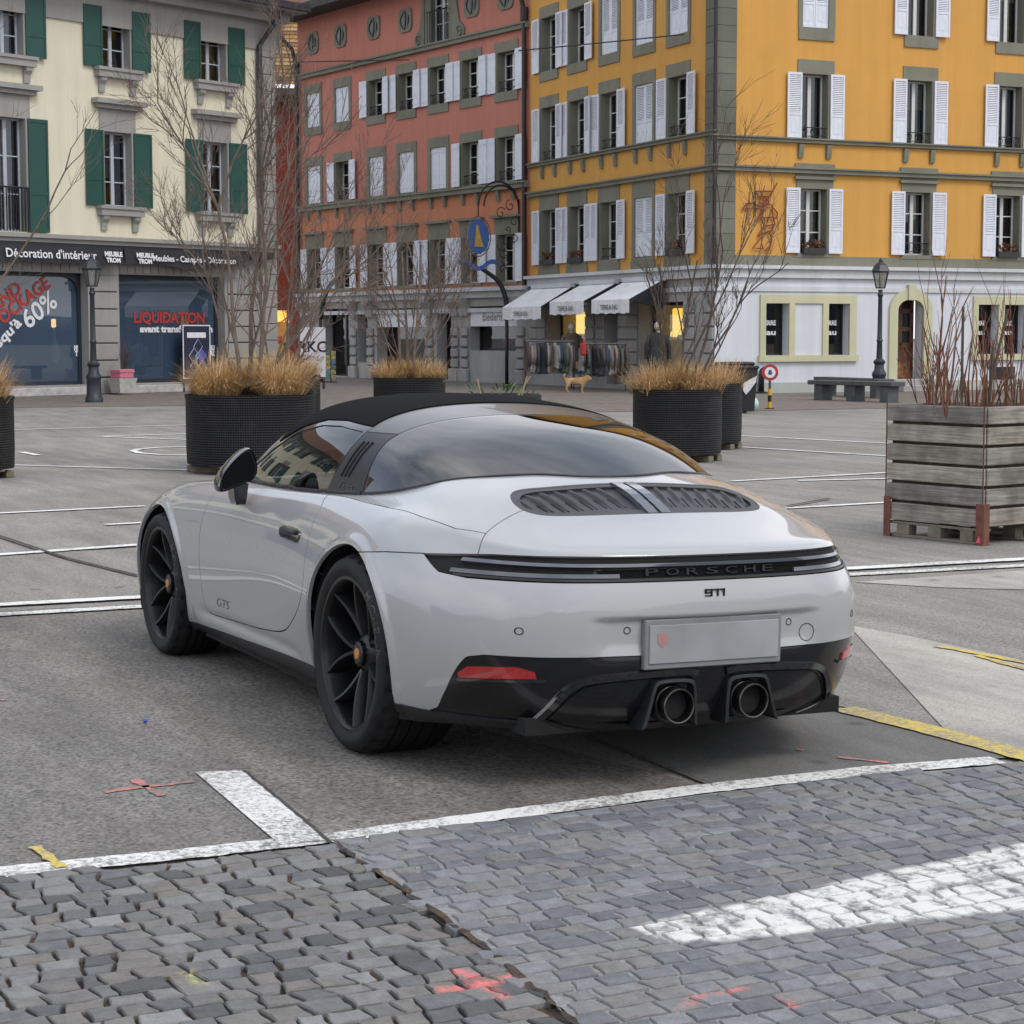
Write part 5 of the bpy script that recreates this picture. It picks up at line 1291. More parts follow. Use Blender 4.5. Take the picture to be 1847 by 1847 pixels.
# ================================================================== orange corner house
OR = plaster('orange_render', (.60, .315, .080), .06, (.53, .28, .08))
hs = House('corner_house', 'orange rendered corner house with white shutters and a white ground floor', P_CORNER)
ztop = 17.5
z_wh = FR.Z(1330, 480)                             # top of the white storey
def zr(px, py): return FR.Z(px, py)
R_W = 24.0
# --- right-hand facade
cols_px = [(1444, 1494), (1634, 1681), (1800, 1842)]
rowz = []
wr = []
zt2, zb2 = zr(1470, 133), zr(1470, 253); zt3, zb3 = zr(1470, 340), zr(1470, 457); zt1, zb1 = zr(1470, 50) + (zt2-zb2), zr(1470, 51)
row_r = [(zb1, zb1 + (zt2-zb2)*.98), (zb2, zt2), (zb3, zt3)]
cs = [(FR.S(a, 200), FR.S(b, 200)) for a, b in cols_px]
cw = np.mean([b-a for a, b in cs]); step = ((cs[2][0]+cs[2][1]) - (cs[0][0]+cs[0][1]))/4
cen = [(a+b)/2 for a, b in cs] + [(cs[2][0]+cs[2][1])/2 + step, (cs[2][0]+cs[2][1])/2 + 2*step]
row_r = [(zb1 + 3.55, zb1 + 3.55 + (zt2-zb2)*.85)] + row_r
holes = [(c-cw/2, c+cw/2, a, b) for c in cen for a, b in row_r]
qx = FR.S(1326, 400)
hs.part(FR, 'wall', wall_mesh(qx, R_W, z_wh, ztop, holes), OR)
for ci, c in enumerate(cen):
    for ri, (a, b) in enumerate(row_r, -1):
        top = .34 if ri < 2 else .62
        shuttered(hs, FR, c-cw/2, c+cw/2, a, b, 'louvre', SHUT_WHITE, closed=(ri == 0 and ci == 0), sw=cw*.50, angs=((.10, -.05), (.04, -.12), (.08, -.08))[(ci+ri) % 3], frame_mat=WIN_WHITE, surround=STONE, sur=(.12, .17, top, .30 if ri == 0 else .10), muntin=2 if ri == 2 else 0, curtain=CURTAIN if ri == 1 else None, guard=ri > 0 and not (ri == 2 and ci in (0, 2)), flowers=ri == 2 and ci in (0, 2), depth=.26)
# string courses with little brackets
for zc, hgt, pr in ((zb2 - .02, .13, .10), (zr(1470, 308), .16, .12)):
    mb = MB(); mb.box(-.12, R_W, -pr, .0, zc - hgt*.5, zc + hgt*.12); mb.box(-.16, R_W, -pr-.05, .0, zc + hgt*.12, zc + hgt*.4); hs.part(FR, 'string_course', mb, STONE)
for c in cen:
    for sx in (-.42, .42):
        mb = MB(); z_ = zb2 - .12; mb.prism([(-.10, z_), (0, z_), (0, z_-.34), (-.05, z_-.34), (-.08, z_-.2)], c+sx-.07, c+sx+.07, 'x'); hs.part(FR, 'bracket', mb, STONE)
mb = MB(); zz0 = z_wh; zz1 = zb3 - .10; mb.box(qx, R_W, -.025, 0, zz0, zz0 + .28); hs.part(FR, 'plinth_band', mb, STONE)
for c in cen:
    mb = MB(); mb.box(c-cw/2-.2, c+cw/2+.24, -.04, 0, z_wh + .28, zb3 - .1); hs.part(FR, 'apron_panel', mb, STONE)
    mb = MB(); zt_ = row_r[3][1] + .62; mb.box(c-cw/2-.17, c+cw/2+.21, -.05, 0, zt_, zr(1470, 308) - .11); hs.part(FR, 'lintel_panel', mb, STONE)
    mb = MB(); mb.box(c-cw/2-.19, c+cw/2+.23, -.10, -.03, zt_-.40, zt_-.33); hs.part(FR, 'lintel_moulding', mb, STONE)
# corner quoins: separate blocks on both faces
rq = np.random.default_rng(2); z = z_wh
QSHADE = [plaster('quoin_stone_a', (.165, .170, .135), .2, (.10, .10, .08)), plaster('quoin_stone_b', (.19, .19, .155), .2, (.11, .11, .09)), plaster('quoin_stone_c', (.145, .148, .118), .2, (.09, .09, .07))]
ql = -FL0.S(1272, 300)
while z < ztop:
    hq = .36 + .08*rq.random(); m_ = QSHADE[rq.integers(3)]
    mb = MB(); mb.bbox(.012, qx - .01, -.03, .02, z+.004, z+hq-.004, .006); hs.part(FR, 'quoin', mb, m_)
    mb = MB(); mb.bbox(len_left-ql+.01, len_left+.03, -.03, .02, z+.004, z+hq-.004, .006); hs.part(FL, 'quoin', mb, m_)
    z += hq
mb = MB(); mb.box(0, qx, .0, .02, z_wh, ztop); hs.part(FR, 'quoin_bed', mb, STONE); mb = MB(); mb.box(len_left-ql, len_left, .0, .02, z_wh, ztop); hs.part(FL, 'quoin_bed', mb, STONE)
mb = MB(); mb.tube([(-.09, -.09, z_wh), (-.09, -.09, ztop)], .05, 8); hs.part(FR, 'downpipe', mb, PIPE)
# --- white storey, right-hand face
wa = FR.S(1380, 590), FR.S(1422, 590); wb_ = FR.S(1493, 590), FR.S(1531, 590); wmid = FR.S(1432, 590), FR.S(1483, 590)
wz0, wz1 = zr(1400, 641), zr(1400, 547)
dr = FR.S(1617, 600), FR.S(1664, 600); dz0, dz1 = zr(1640, 683), zr(1640, 540)
wc = FR.S(1763, 590), FR.S(1799, 590); wd_ = FR.S(1810, 590), FR.S(1848, 590)
h_r = [(wa[0], wa[1], wz0, wz1), (wb_[0], wb_[1], wz0, wz1), (dr[0], dr[1], dz0, dz1), (wc[0], wc[1], wz0, wz1), (wd_[0], wd_[1], wz0, wz1)]
mb = wall_mesh(0, R_W, 0, z_wh, h_r); hs.part(FR, 'white_wall', mb, WHITE_WALL)
mb = MB(); mb.box(-.10, R_W, -.10, 0, z_wh-.28, z_wh-.02); mb.box(-.18, R_W, -.20, 0, z_wh-.06, z_wh+.03); mb.box(-.06, R_W, -.05, 0, z_wh-.62, z_wh-.50); hs.part(FR, 'cornice', mb, CORNICE_W)
mb = MB(); mb.box(0, R_W, -.04, 0, 0, zr(1400, 690)); hs.part(FR, 'base_course', mb, plaster('greenish_plinth', (.40, .42, .38), .1))
CREAM_STONE = plaster('cream_stone_frame', (.52, .50, .33), .08, (.40, .38, .26))
def frame_group(x0, x1, opens):
    k = MB(); zlo_, zhi_ = wz0 - .10, wz1 + .22
    k.box(x0, x1, -.05, .02, wz1, zhi_); k.box(x0-.05, x1+.05, -.10, .02, zlo_-.06, wz0)
    xs_ = [x0] + [v for o_ in opens for v in o_] + [x1]
    for i in range(0, len(xs_), 2): k.box(xs_[i], xs_[i+1], -.05, .02, wz0, wz1)
    return hs.part(FR, 'window_group_frame', k, CREAM_STONE)
frame_group(FR.S(1370, 590), FR.S(1543, 590), [wa, wmid, wb_]); frame_group(FR.S(1754, 590), wd_[1]+.35, [wc, wd_])
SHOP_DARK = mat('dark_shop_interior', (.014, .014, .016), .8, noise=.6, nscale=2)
SIGN_WHITE = mat('white_sign_print', (.68, .68, .70), .6, noise=.08)
for a, b in (wa, wb_, wc, wd_):
    mb = MB(); mb.box(a, a+.05, .28, .34, wz0, wz1); mb.box(b-.05, b, .28, .34, wz0, wz1); mb.box(a, b, .28, .34, wz0, wz0+.05); mb.box(a, b, .28, .34, wz1-.05, wz1); o = hs.part(FR, 'window', mb, IRON)
    mb = MB(); mb.add([(a, .31, wz0), (b, .31, wz0), (b, .31, wz1), (a, .31, wz1)], [(0, 1, 2, 3)]); hs.part(FR, 'pane', mb, PANE, o)
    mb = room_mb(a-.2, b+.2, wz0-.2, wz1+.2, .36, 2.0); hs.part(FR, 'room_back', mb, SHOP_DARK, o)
    for t_, dz, sz in (('TERRE', .50, .17), ('eau', .74, .20)):
        me = text_mesh(t_, sz, bold=.006); me.materials.append(SIGN_WHITE); kx_ = .62*(b-a)/(max(v.co.x for v in me.vertices)-min(v.co.x for v in me.vertices))
        for v in me.vertices: v.co.x *= kx_
        hs.put(FR, 'window_lettering', me, o, Matrix.Translation(((a+b)/2 - .06, .29, wz1-dz)) @ Matrix.Rotation(R(90), 4, 'X'))
# arched door surround
k = MB(); c = (dr[0]+dr[1])/2; hwid = (dr[1]-dr[0])/2
arc = [(c + (hwid)*math.cos(a), dz1 - .28 + .28*math.sin(a)) for a in np.linspace(math.pi, 0, 13)]
arc2 = [(c + (hwid+.26)*math.cos(a), dz1 - .28 + .56*math.sin(a)) for a in np.linspace(math.pi, 0, 13)]
for i in range(12):
    k.prism([arc[i], arc[i+1], arc2[i+1], arc2[i]], -.07, .05, 'y')
k.box(c-hwid-.26, c-hwid, -.07, .05, dz0-.2, dz1-.28); k.box(c+hwid, c+hwid+.26, -.07, .05, dz0-.2, dz1-.28)
k.box(c-.12, c+.12, -.12, .0, dz1-.02, dz1+.38)
dsur = hs.part(FR, 'door_surround', k, CREAM_STONE)
k = MB()
for i in range(12):
    k.prism([arc[i], arc[i+1], (arc[i+1][0], dz1+.02), (arc[i][0], dz1+.02)], .0, .06, 'y')
hs.part(FR, 'arch_infill', k, WHITE_WALL, dsur)
WOOD = mat('brown_door_wood', (.085, .032, .018), .45, noise=.3, nscale=9)
k = MB(); k.box(dr[0], dr[1], .42, .48, dz0, dz0 + .85); k.box(dr[0], dr[0]+.12, .40, .46, dz0, dz1); k.box(dr[1]-.12, dr[1], .40, .46, dz0, dz1); k.box(c-.05, c+.05, .40, .46, dz0+.85, dz1); k.box(dr[0], dr[1], .40, .46, dz1-.35, dz1-.25); k.box(dr[0], dr[1], .40, .46, dz0+.8, dz0+.95); k.box(dr[0], dr[1], .40, .46, dz0 + 1.25, dz0 + 1.36)
d_o = hs.part(FR, 'door', k, WOOD)
k = MB(); k.add([(dr[0], .45, dz0+.8), (dr[1], .45, dz0+.8), (dr[1], .45, dz1), (dr[0], .45, dz1)], [(0, 1, 2, 3)]); hs.part(FR, 'door_pane', k, mat('dark_glass', (.012, .013, .015), .08, coat=.5), d_o)
k = MB(); k.box(dr[0]+.02, dr[1]-.02, .40, .425, dz0+.02, dz0+.42); hs.part(FR, 'kick_panel', k, mat('patched_door_panel', (.20, .085, .035), .6, noise=.9, nscale=7), d_o)
for i, (zt_, dp) in enumerate(((dz0, .45), (dz0*.55, .85))):
    k = MB(); k.bbox(dr[0]-.35, dr[1]+.45, -dp, .4, 0, zt_, .02); hs.part(FR, 'door_step', k, STONE_L)
k = MB(); k.box(FR.S(1790, 690), FR.S(1830, 690), -.01, .02, .25, .62); hs.part(FR, 'cellar_grille', k, IRON)
# red outline figure fixed to the wall
RED_IRON = mat('rust_red_metal', (.24, .045, .018), .6, noise=.2)
fig = [[(1360, 345), (1392, 345), (1386, 354), (1366, 354), (1360, 345)], [(1368, 354), (1368, 366), (1384, 366), (1384, 354)], [(1374, 356), (1380, 356), (1380, 362), (1374, 362)], [(1337, 378), (1344, 367), (1357, 366), (1366, 372), (1380, 368), (1390, 370), (1392, 392), (1370, 393)], [(1337, 378), (1352, 375), (1366, 376), (1376, 380)], [(1378, 370), (1372, 392)], [(1392, 375), (1400, 384), (1398, 394), (1390, 392)], [(1370, 393), (1376, 408), (1396, 404), (1392, 392)], [(1376, 408), (1366, 424), (1370, 430), (1356, 447), (1374, 449), (1372, 440)], [(1396, 404), (1386, 420), (1390, 432), (1386, 452), (1376, 452), (1384, 446)], [(1400, 330), (1385, 356), (1362, 400)], [(1366, 424), (1392, 414)]]
mbf = thing('wall_figure', 'red metal outline figure mounted on the orange wall beside the corner', 'wall figure', tuple(FR.world(FR.S(1375, 400), -.06, zr(1375, 450))), R(H_RIGHT))
x0f, z0f = FR.S(1375, 400), zr(1375, 450)
for L_ in fig:
    k = MB(); k.tube([(FR.at(*p)[0]-x0f, 0, FR.at(*p)[1]-z0f) for p in L_], .019, 5); k.build('outline_bar', RED_IRON, mbf)
# --- left-hand facade
def zl(px, py): return FL.Z(px, py)
lc_px = [(978, 1004), (1028, 1056), (1084, 1115), (1146, 1178), (1206, 1241)]
lcs = [(FL.S(a, 230), FL.S(b, 230)) for a, b in lc_px]; lw = 1.02
lcen = [(a+b)/2 for a, b in lcs]
zl2 = (zl(1224, 256)+.10, zl(1224, 136)); zl3 = (zl(1224, 459), zl(1224, 347)); zl1 = (zl(1224, 62), zl(1224, 62) + (zl2[1]-zl2[0])*.98)
rows_l = [zl1, zl2, zl3]
holes = [(c_-lw/2, c_+lw/2, a, b) for c_ in lcen for a, b in rows_l]
hs.part(FL, 'wall', wall_mesh(0, len_left-ql, z_wh, ztop, holes), OR)
for ci, c_ in enumerate(lcen):
    for ri, (a, b) in enumerate(rows_l):
        cl = (ri == 0 and ci in (2, 3, 4)) or (ri == 1 and ci == 3) or (ri == 2 and ci == 3)
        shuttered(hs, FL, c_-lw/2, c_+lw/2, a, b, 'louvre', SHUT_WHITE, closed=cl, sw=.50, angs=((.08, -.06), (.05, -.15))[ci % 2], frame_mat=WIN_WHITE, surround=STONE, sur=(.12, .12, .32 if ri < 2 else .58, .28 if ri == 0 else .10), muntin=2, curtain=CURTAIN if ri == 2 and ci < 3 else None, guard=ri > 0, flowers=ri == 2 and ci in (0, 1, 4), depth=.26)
for zc, hgt, pr in ((zl2[0] - .02, .13, .10), (zr(1470, 308), .16, .12)):
    mb = MB(); mb.box(0, len_left + .12, -pr, .0, zc - hgt*.5, zc + hgt*.12); mb.box(0, len_left + .16, -pr-.05, .0, zc + hgt*.12, zc + hgt*.4); hs.part(FL, 'string_course', mb, STONE)
for c_ in lcen:
    for sx in (-.42, .42):
        mb = MB(); z_ = zl2[0] - .12; mb.prism([(-.10, z_), (0, z_), (0, z_-.34), (-.05, z_-.34), (-.08, z_-.2)], c_+sx-.07, c_+sx+.07, 'x'); hs.part(FL, 'bracket', mb, STONE)
    mb = MB(); zt_ = zl3[1] + .58; mb.box(c_-lw/2-.16, c_+lw/2+.16, -.05, 0, zt_, zr(1470, 308) - .11); hs.part(FL, 'lintel_panel', mb, STONE)
    mb = MB(); mb.box(c_-lw/2-.17, c_+lw/2+.17, -.04, 0, z_wh + .02, zl3[0] - .1); hs.part(FL, 'apron_panel', mb, STONE)
# shop storey of the left-hand face
w1 = FL.S(987, 600), FL.S(1056, 600); dl_ = FL.S(1094, 600), FL.S(1115, 600); w2 = FL.S(1152, 600), FL.S(1233, 600)
sz0, sz1 = .55, zl(1190, 545)
hl = [(w1[0], w1[1], .35, sz1), (dl_[0], dl_[1], .12, sz1), (w2[0], w2[1], .45, sz1)]
hs.part(FL, 'shop_wall', wall_mesh(0, len_left, 0, z_wh, hl, back=.5), STONE_L)
mb = MB(); mb.box(0, len_left+.10, -.10, 0, z_wh-.28, z_wh-.02); mb.box(0, len_left+.18, -.22, 0, z_wh-.06, z_wh+.03); mb.box(0, len_left+.04, -.05, 0, z_wh-.62, z_wh-.50); hs.part(FL, 'cornice', mb, CORNICE_W)
LIT = mat('lit_shop_wall', (.6, .45, .15), .8, noise=.3, nscale=2, emit=(1.0, .62, .10), estr=1.5)
LIT_DIM = mat('dimly_lit_shop', (.20, .16, .10), .8, noise=.5, nscale=2, emit=(.9, .6, .25), estr=.10)
for (a, b), bk in ((w1, LIT_DIM), (w2, LIT_DIM), (dl_, SHOP_DARK)):
    mb = MB(); mb.box(a, a+.06, .44, .50, .3, sz1); mb.box(b-.06, b, .44, .50, .3, sz1); mb.box(a+.06, b-.06, .44, .50, sz1-.08, sz1); mb.box(a+.06, b-.06, .44, .50, .35, .5); o = hs.part(FL, 'shop_window', mb, IRON)
    mb = MB(); mb.add([(a, .47, .3), (b, .47, .3), (b, .47, sz1), (a, .47, sz1)], [(0, 1, 2, 3)]); hs.part(FL, 'pane', mb, PANE, o)
    mb = room_mb(a-.1, b+.1, .05, sz1+.2, .51, 2.4); hs.part(FL, 'room_back', mb, bk, o)
for px0, px1, py0, py1, d in ((1032, 1056, 563, 602, 1.0), (1212, 1230, 556, 604, .95), (1208, 1218, 598, 608, .9)):
    a, z1_ = FL.at(px0, py0, d); b, z0_ = FL.at(px1, py1, d)
    mb = MB(); mb.bbox(a, b, d, d+.1, z0_, z1_, .03); hs.part(FL, 'lit_display', mb, LIT)
# rusticated piers
for x_ in [v for pr in ((.05, w1[0]-.05), (w1[1]+.05, dl_[0]-.05), (dl_[1]+.05, w2[0]-.05), (w2[1]+.05, len_left-.02)) for v in [pr]]:
    z = .35; wd = min(.55, x_[1]-x_[0])
    spots = [x_[0]] if x_[1]-x_[0] < 1.0 else [x_[0], x_[1]-wd]
    for sx in spots:
        z = .35
        while z < sz1 - .2:
            mb = MB(); mb.bbox(sx, sx+wd, -.06, .0, z, z+.30, .02); hs.part(FL, 'pier_block', mb, STONE_L); z += .34
# three awnings with valances
AWN = mat('white_awning_cloth', (.80, .80, .80), .8, noise=.08, nscale=6, dirt=(.40, .40, .40), dirt_scale=2, dirt_amt=.3)
for (tx0, ty0), (tx1, ty1), (bx0, by0) in (((958, 522), (1040, 514), (925, 554)), ((1045, 515), (1120, 508), (1013, 544)), ((1122, 510), (1205, 502), (1088, 541))):
    s0_, z0_ = FL.at(tx0, ty0, -.2); s1_, z1_ = FL.at(tx1, ty1, -.2); s0_ += .14; s1_ -= .26; zt_ = (z0_+z1_)/2; out = 1.2
    s0b, zb0 = FL.at(bx0, by0, -out)
    zb_ = zb0; mb = MB(); n = 12; v = []
    for i in range(n+1):
        x_ = s0_ + (s1_-s0_)*i/n; sag = .02*math.sin(math.pi*i/n)
        v += [(x_, -.2, zt_), (x_, -(.2+out)/2, (zt_+zb_)/2 - sag), (x_, -out, zb_), (x_, -out-.01, zb_)]
    mb.add(v, [(4*i+j, 4*i+j+1, 4*i+j+5, 4*i+j+4) for i in range(n) for j in range(2)]); aw = hs.part(FL, 'awning', mb, AWN, smooth=True)
    mb = MB(); v = []; m_ = 40
    for i in range(m_+1):
        x_ = s0_ + (s1_-s0_)*i/m_; wv = .025*math.sin(i*1.1); v += [(x_, -out, zb_), (x_, -out+wv, zb_ - .36 + .015*math.sin(i*.7))]
    mb.add(v, [(2*i, 2*i+1, 2*i+3, 2*i+2) for i in range(m_)]); hs.part(FL, 'valance', mb, AWN, aw, smooth=True)
    me = text_mesh('TERRE & EAU', .17, bold=.004); me.materials.append(mat('grey_print', (.12, .12, .13), .7)); hs.put(FL, 'valance_lettering', me, aw, Matrix.Translation(((s0_+s1_)/2, -out-.04, zb_-.2)) @ Matrix.Rotation(R(90), 4, 'X'))
    mb = MB(); mb.box(s0_, s1_, -.28, -.12, zt_-.02, zt_+.10); hs.part(FL, 'awning_cassette', mb, CORNICE_W, aw)
    for x_ in (s0_, s1_):
        mb = MB(); mb.add([(x_-.02, -.2, zt_-.03), (x_-.02, -out, zb_-.02), (x_-.02, -.2, zb_-.25), (x_+.02, -.2, zt_-.03), (x_+.02, -out, zb_-.02), (x_+.02, -.2, zb_-.25)], [(0, 1, 2), (3, 5, 4), (0, 3, 4, 1)]); hs.part(FL, 'awning_side', mb, mat('dark_awning_side', (.02, .02, .025), .8, noise=.5, nscale=12), aw)  # near-black side sheets added to darken the gaps between the awnings
# roof of the corner house
mb = MB(); pts = [FR.world(R_W, -.9, ztop), FR.world(-.9, -.9, ztop), FL.world(0, -.9, ztop)]
mb.add([tuple(p - np.array([P_CORNER[0], P_CORNER[1], 0])) for p in [FR.world(R_W, -.9, ztop), FR.world(-.9, -.9, ztop), FL.world(-.2, -.9, ztop), FR.world(R_W, len_left+1, ztop)]] , [(0, 1, 2, 3)])
mb.v += [(v[0], v[1], v[2]+.25) for v in mb.v[:4]]; mb.f += [(4, 7, 6, 5), (0, 4, 5, 1), (1, 5, 6, 2)]
me = mb.mesh('eaves'); me.materials.append(ROOF_DARK); eo = link('eaves', me, hs.e)
k = MB(); A = [np.array(v) for v in mb.v[4:8]]; cc = sum(A)/4 + np.array([0, 0, 4.5]); k.add([tuple(v) for v in A] + [tuple(cc)], [(0, 1, 4), (1, 2, 4), (2, 3, 4), (3, 0, 4)]); link('roof', k.mesh('roof'), hs.e).data.materials.append(TILE)
# seen eave over the left face close to the joint
mb = MB(); ze = zl(960, 28); 
# ================================================================== red house
RED = plaster('salmon_red_render', (.48, .19, .140), .07, (.41, .165, .125)); ORR = plaster('deep_orange_render', (.51, .205, .11), .07, (.44, .18, .10))
hr = House('red_house', 'salmon red terraced house with white plank shutters and oval attic windows', FRED.world(0, 0, 0))
def ze_(px, py): return FRED.Z(px, py)
xl = FRED.S(540, 400)
ccen_px = [566, 618, 679, 733.5, 791, 849.5, 914]
ccen = [FRED.S(p, 250) for p in ccen_px]; ww = 1.0
zb_rows = [(ze_(914, 165), ze_(914, 92)), (ze_(914, 330)+.05, ze_(914, 246)), (ze_(914, 514)+.1, ze_(914, 422))]
z_c = ze_(750, 524); z_belt1 = ze_(750, 91); z_belt2 = ze_(750, 354); z_eave = ze_(700, -8) 
holes = [(c_-ww/2, c_+ww/2, a, b) for c_ in ccen for a, b in zb_rows]
dcx = FRED.S(794, 40); dz0_, dz1_ = ze_(794, 74), ze_(794, 74) + 2.3
hr.part(FRED, 'wall', wall_mesh(xl, 0, z_belt2, z_eave, [h_ for h_ in holes if h_[2] > z_belt2-.2] + [(dcx-.55, dcx+.55, dz0_, dz1_)]), RED)
hr.part(FRED, 'wall', wall_mesh(xl, 0, z_c, z_belt2, [h_ for h_ in holes if h_[2] < z_belt2-.3]), ORR)
closed_set = {(0, 0), (0, 1), (1, 0), (1, 2), (1, 3), (1, 4)}
for ri, (a, b) in enumerate(zb_rows):
    for ci, c_ in enumerate(ccen):
        cl = (ri, ci) in closed_set
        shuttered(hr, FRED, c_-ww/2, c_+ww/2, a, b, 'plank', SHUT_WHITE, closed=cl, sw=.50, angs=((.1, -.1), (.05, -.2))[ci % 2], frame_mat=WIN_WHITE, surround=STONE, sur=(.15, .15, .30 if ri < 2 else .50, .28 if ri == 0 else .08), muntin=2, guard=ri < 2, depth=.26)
        if ri == 2:
            mb = MB(); mb.box(c_-ww/2-.25, c_+ww/2+.25, -.16, 0, b+.50, b+.58); hr.part(FRED, 'window_hood', mb, STONE)
for zc, hgt, pr in ((z_belt1, .20, .14), (z_belt2, .22, .16)):
    mb = MB(); mb.box(xl, -.02, -pr, .0, zc-hgt*.5, zc+hgt*.12); mb.box(xl, -.02, -pr-.05, .0, zc+hgt*.12, zc+hgt*.4); hr.part(FRED, 'string_course', mb, STONE)
for c_ in ccen:
    for sx in (-.42, .42):
        mb = MB(); z_ = z_belt2-.1; mb.prism([(-.12, z_), (0, z_), (0, z_-.34), (-.05, z_-.34), (-.09, z_-.2)], c_+sx-.07, c_+sx+.07, 'x'); hr.part(FRED, 'bracket', mb, STONE)
# oval attic windows with stepped stone frames
for px, py in ((565, 78), (615, 65), (675, 50), (732, 37), (852, 8), (913, -6)):
    cx, cz = FRED.at(px, py); mb = MB(); n = 24
    def lobed(a_, b_, k): return [(cx + a_*math.cos(a)*(1 - k*math.cos(4*a)), cz + b_*math.sin(a)*(1 - k*math.cos(4*a))) for a in np.linspace(0, 2*math.pi, n, endpoint=False)]
    o_, i_ = lobed(.46, .42, .10), lobed(.30, .30, -.07)
    v = [(x_, -.05, z_) for x_, z_ in o_] + [(x_, -.05, z_) for x_, z_ in i_] + [(x_, .02, z_) for x_, z_ in o_] + [(x_, .15, z_) for x_, z_ in i_]
    mb.add(v, [(k, k+n, (k+1) % n+n, (k+1) % n)[::-1] for k in range(n)] + [(k, (k+1) % n, (k+1) % n+2*n, k+2*n)[::-1] for k in range(n)] + [(k+n, (k+1) % n+n, (k+1) % n+3*n, k+3*n) for k in range(n)][::1])
    ow = hr.part(FRED, 'oval_window', mb, STONE)
    mb = MB(); mb.add([(x_, -.02, z_) for x_, z_ in i_], [tuple(range(n))[::-1]]); hr.part(FRED, 'pane', mb, mat('dark_attic_glass', (.018, .018, .02), .25, noise=.6, nscale=4), ow)
    for sg_ in (-.10, .08):
        mb = MB(); mb.tube([(cx + sg_ + .10*math.sin(t*2.4), -.035, cz - .34 + .62*t) for t in np.linspace(0, 1, 7)], .025, 4); hr.part(FRED, 'window_bar', mb, STONE, ow)
# attic door with scrolls and balcony rail
o = window(hr, FRED, dcx-.55, dcx+.55, dz0_, dz1_, WIN_WHITE, STONE, sur=(.36, .36, .3, .12), muntin=3, depth=.15)
mb = MB()
for k in range(9): mb.tube([(dcx-.6 + 1.2*k/8, -.12, dz0_), (dcx-.6 + 1.2*k/8, -.12, dz0_+.95)], .016, 5)
mb.tube([(dcx-.62, -.12, dz0_+.95), (dcx+.62, -.12, dz0_+.95)], .025, 5); hr.part(FRED, 'balcony_rail', mb, IRON)
for sg_ in (-1, 1):
    mb = MB(); mb.prism([(dcx+sg_*.9, dz0_-.1), (dcx+sg_*1.45, dz0_-.1), (dcx+sg_*1.5, dz0_+.25), (dcx+sg_*1.2, dz0_+.5), (dcx+sg_*1.05, dz0_+1.1), (dcx+sg_*1.0, dz0_+2.2), (dcx+sg_*.9, dz0_+2.2)][::sg_], -.06, .0, 'y'); sc = hr.part(FRED, 'scroll', mb, STONE)
    mb = MB(); mb.tube([(dcx+sg_*(1.25 + (.03+.018*t)*math.cos(t)), -.08, dz0_+.14 + (.03+.018*t)*math.sin(t)) for t in np.linspace(0, 9, 20)], .02, 4); hr.part(FRED, 'volute', mb, STONE, sc)
# eaves, gutter, downpipes
mb = MB(); mb.box(xl-.3, .2, -1.0, .3, z_eave, z_eave+.12); mb.box(xl-.3, .2, -1.1, -.9, z_eave-.05, z_eave+.22); hr.part(FRED, 'eaves', mb, ROOF_DARK)
mb = MB(); mb.add([(xl-.3, -1.0, z_eave+.15), (.2, -1.0, z_eave+.15), (.2, 6, z_eave+5.5), (xl-.3, 6, z_eave+5.5)], [(0, 1, 2, 3)]); hr.part(FRED, 'roof', mb, TILE)
for x_, jog in ((xl+.12, -.7), (-.14, -.7)):
    mb = MB(); mb.tube([(x_-.5, -1.0, z_eave), (x_-.4, -.8, z_eave-.35), (x_-.08, -.25, z_eave-1.0), (x_, -.12, z_eave-1.6), (x_, -.12, z_c)], .075, 8); mb.tube([(x_, -.12, z_eave-1.9), (x_, -.12, z_eave-1.5)], .12, 8); hr.part(FRED, 'downpipe', mb, PIPE)
# ground storey shop fronts
bays = [(583, 633, 557, 'door'), (645, 663, 567, 'poster'), (680, 768, 556, 'shop'), (788, 814, 566, 'door2'), (847, 932, 552, 'shop2')]
hb = []
for a, b, t, k_ in bays:
    x0_, x1_ = FRED.S(a, 600), FRED.S(b, 600); zt_ = ze_((a+b)/2, t); zb_ = {'door': .05, 'poster': .55, 'shop': .05, 'door2': .05, 'shop2': 1.0}[k_]; hb.append((x0_, x1_, zb_, zt_))
hr.part(FRED, 'shop_wall', wall_mesh(xl, 0, 0, z_c, hb, back=.45), STONE_L)
mb = MB(); mb.box(xl, .0, -.12, 0, z_c-.30, z_c-.04); mb.box(xl, .0, -.30, 0, z_c-.10, z_c+.02); mb.box(xl, 0, -.06, 0, z_c-.75, z_c-.62); hr.part(FRED, 'cornice', mb, CORNICE_W)
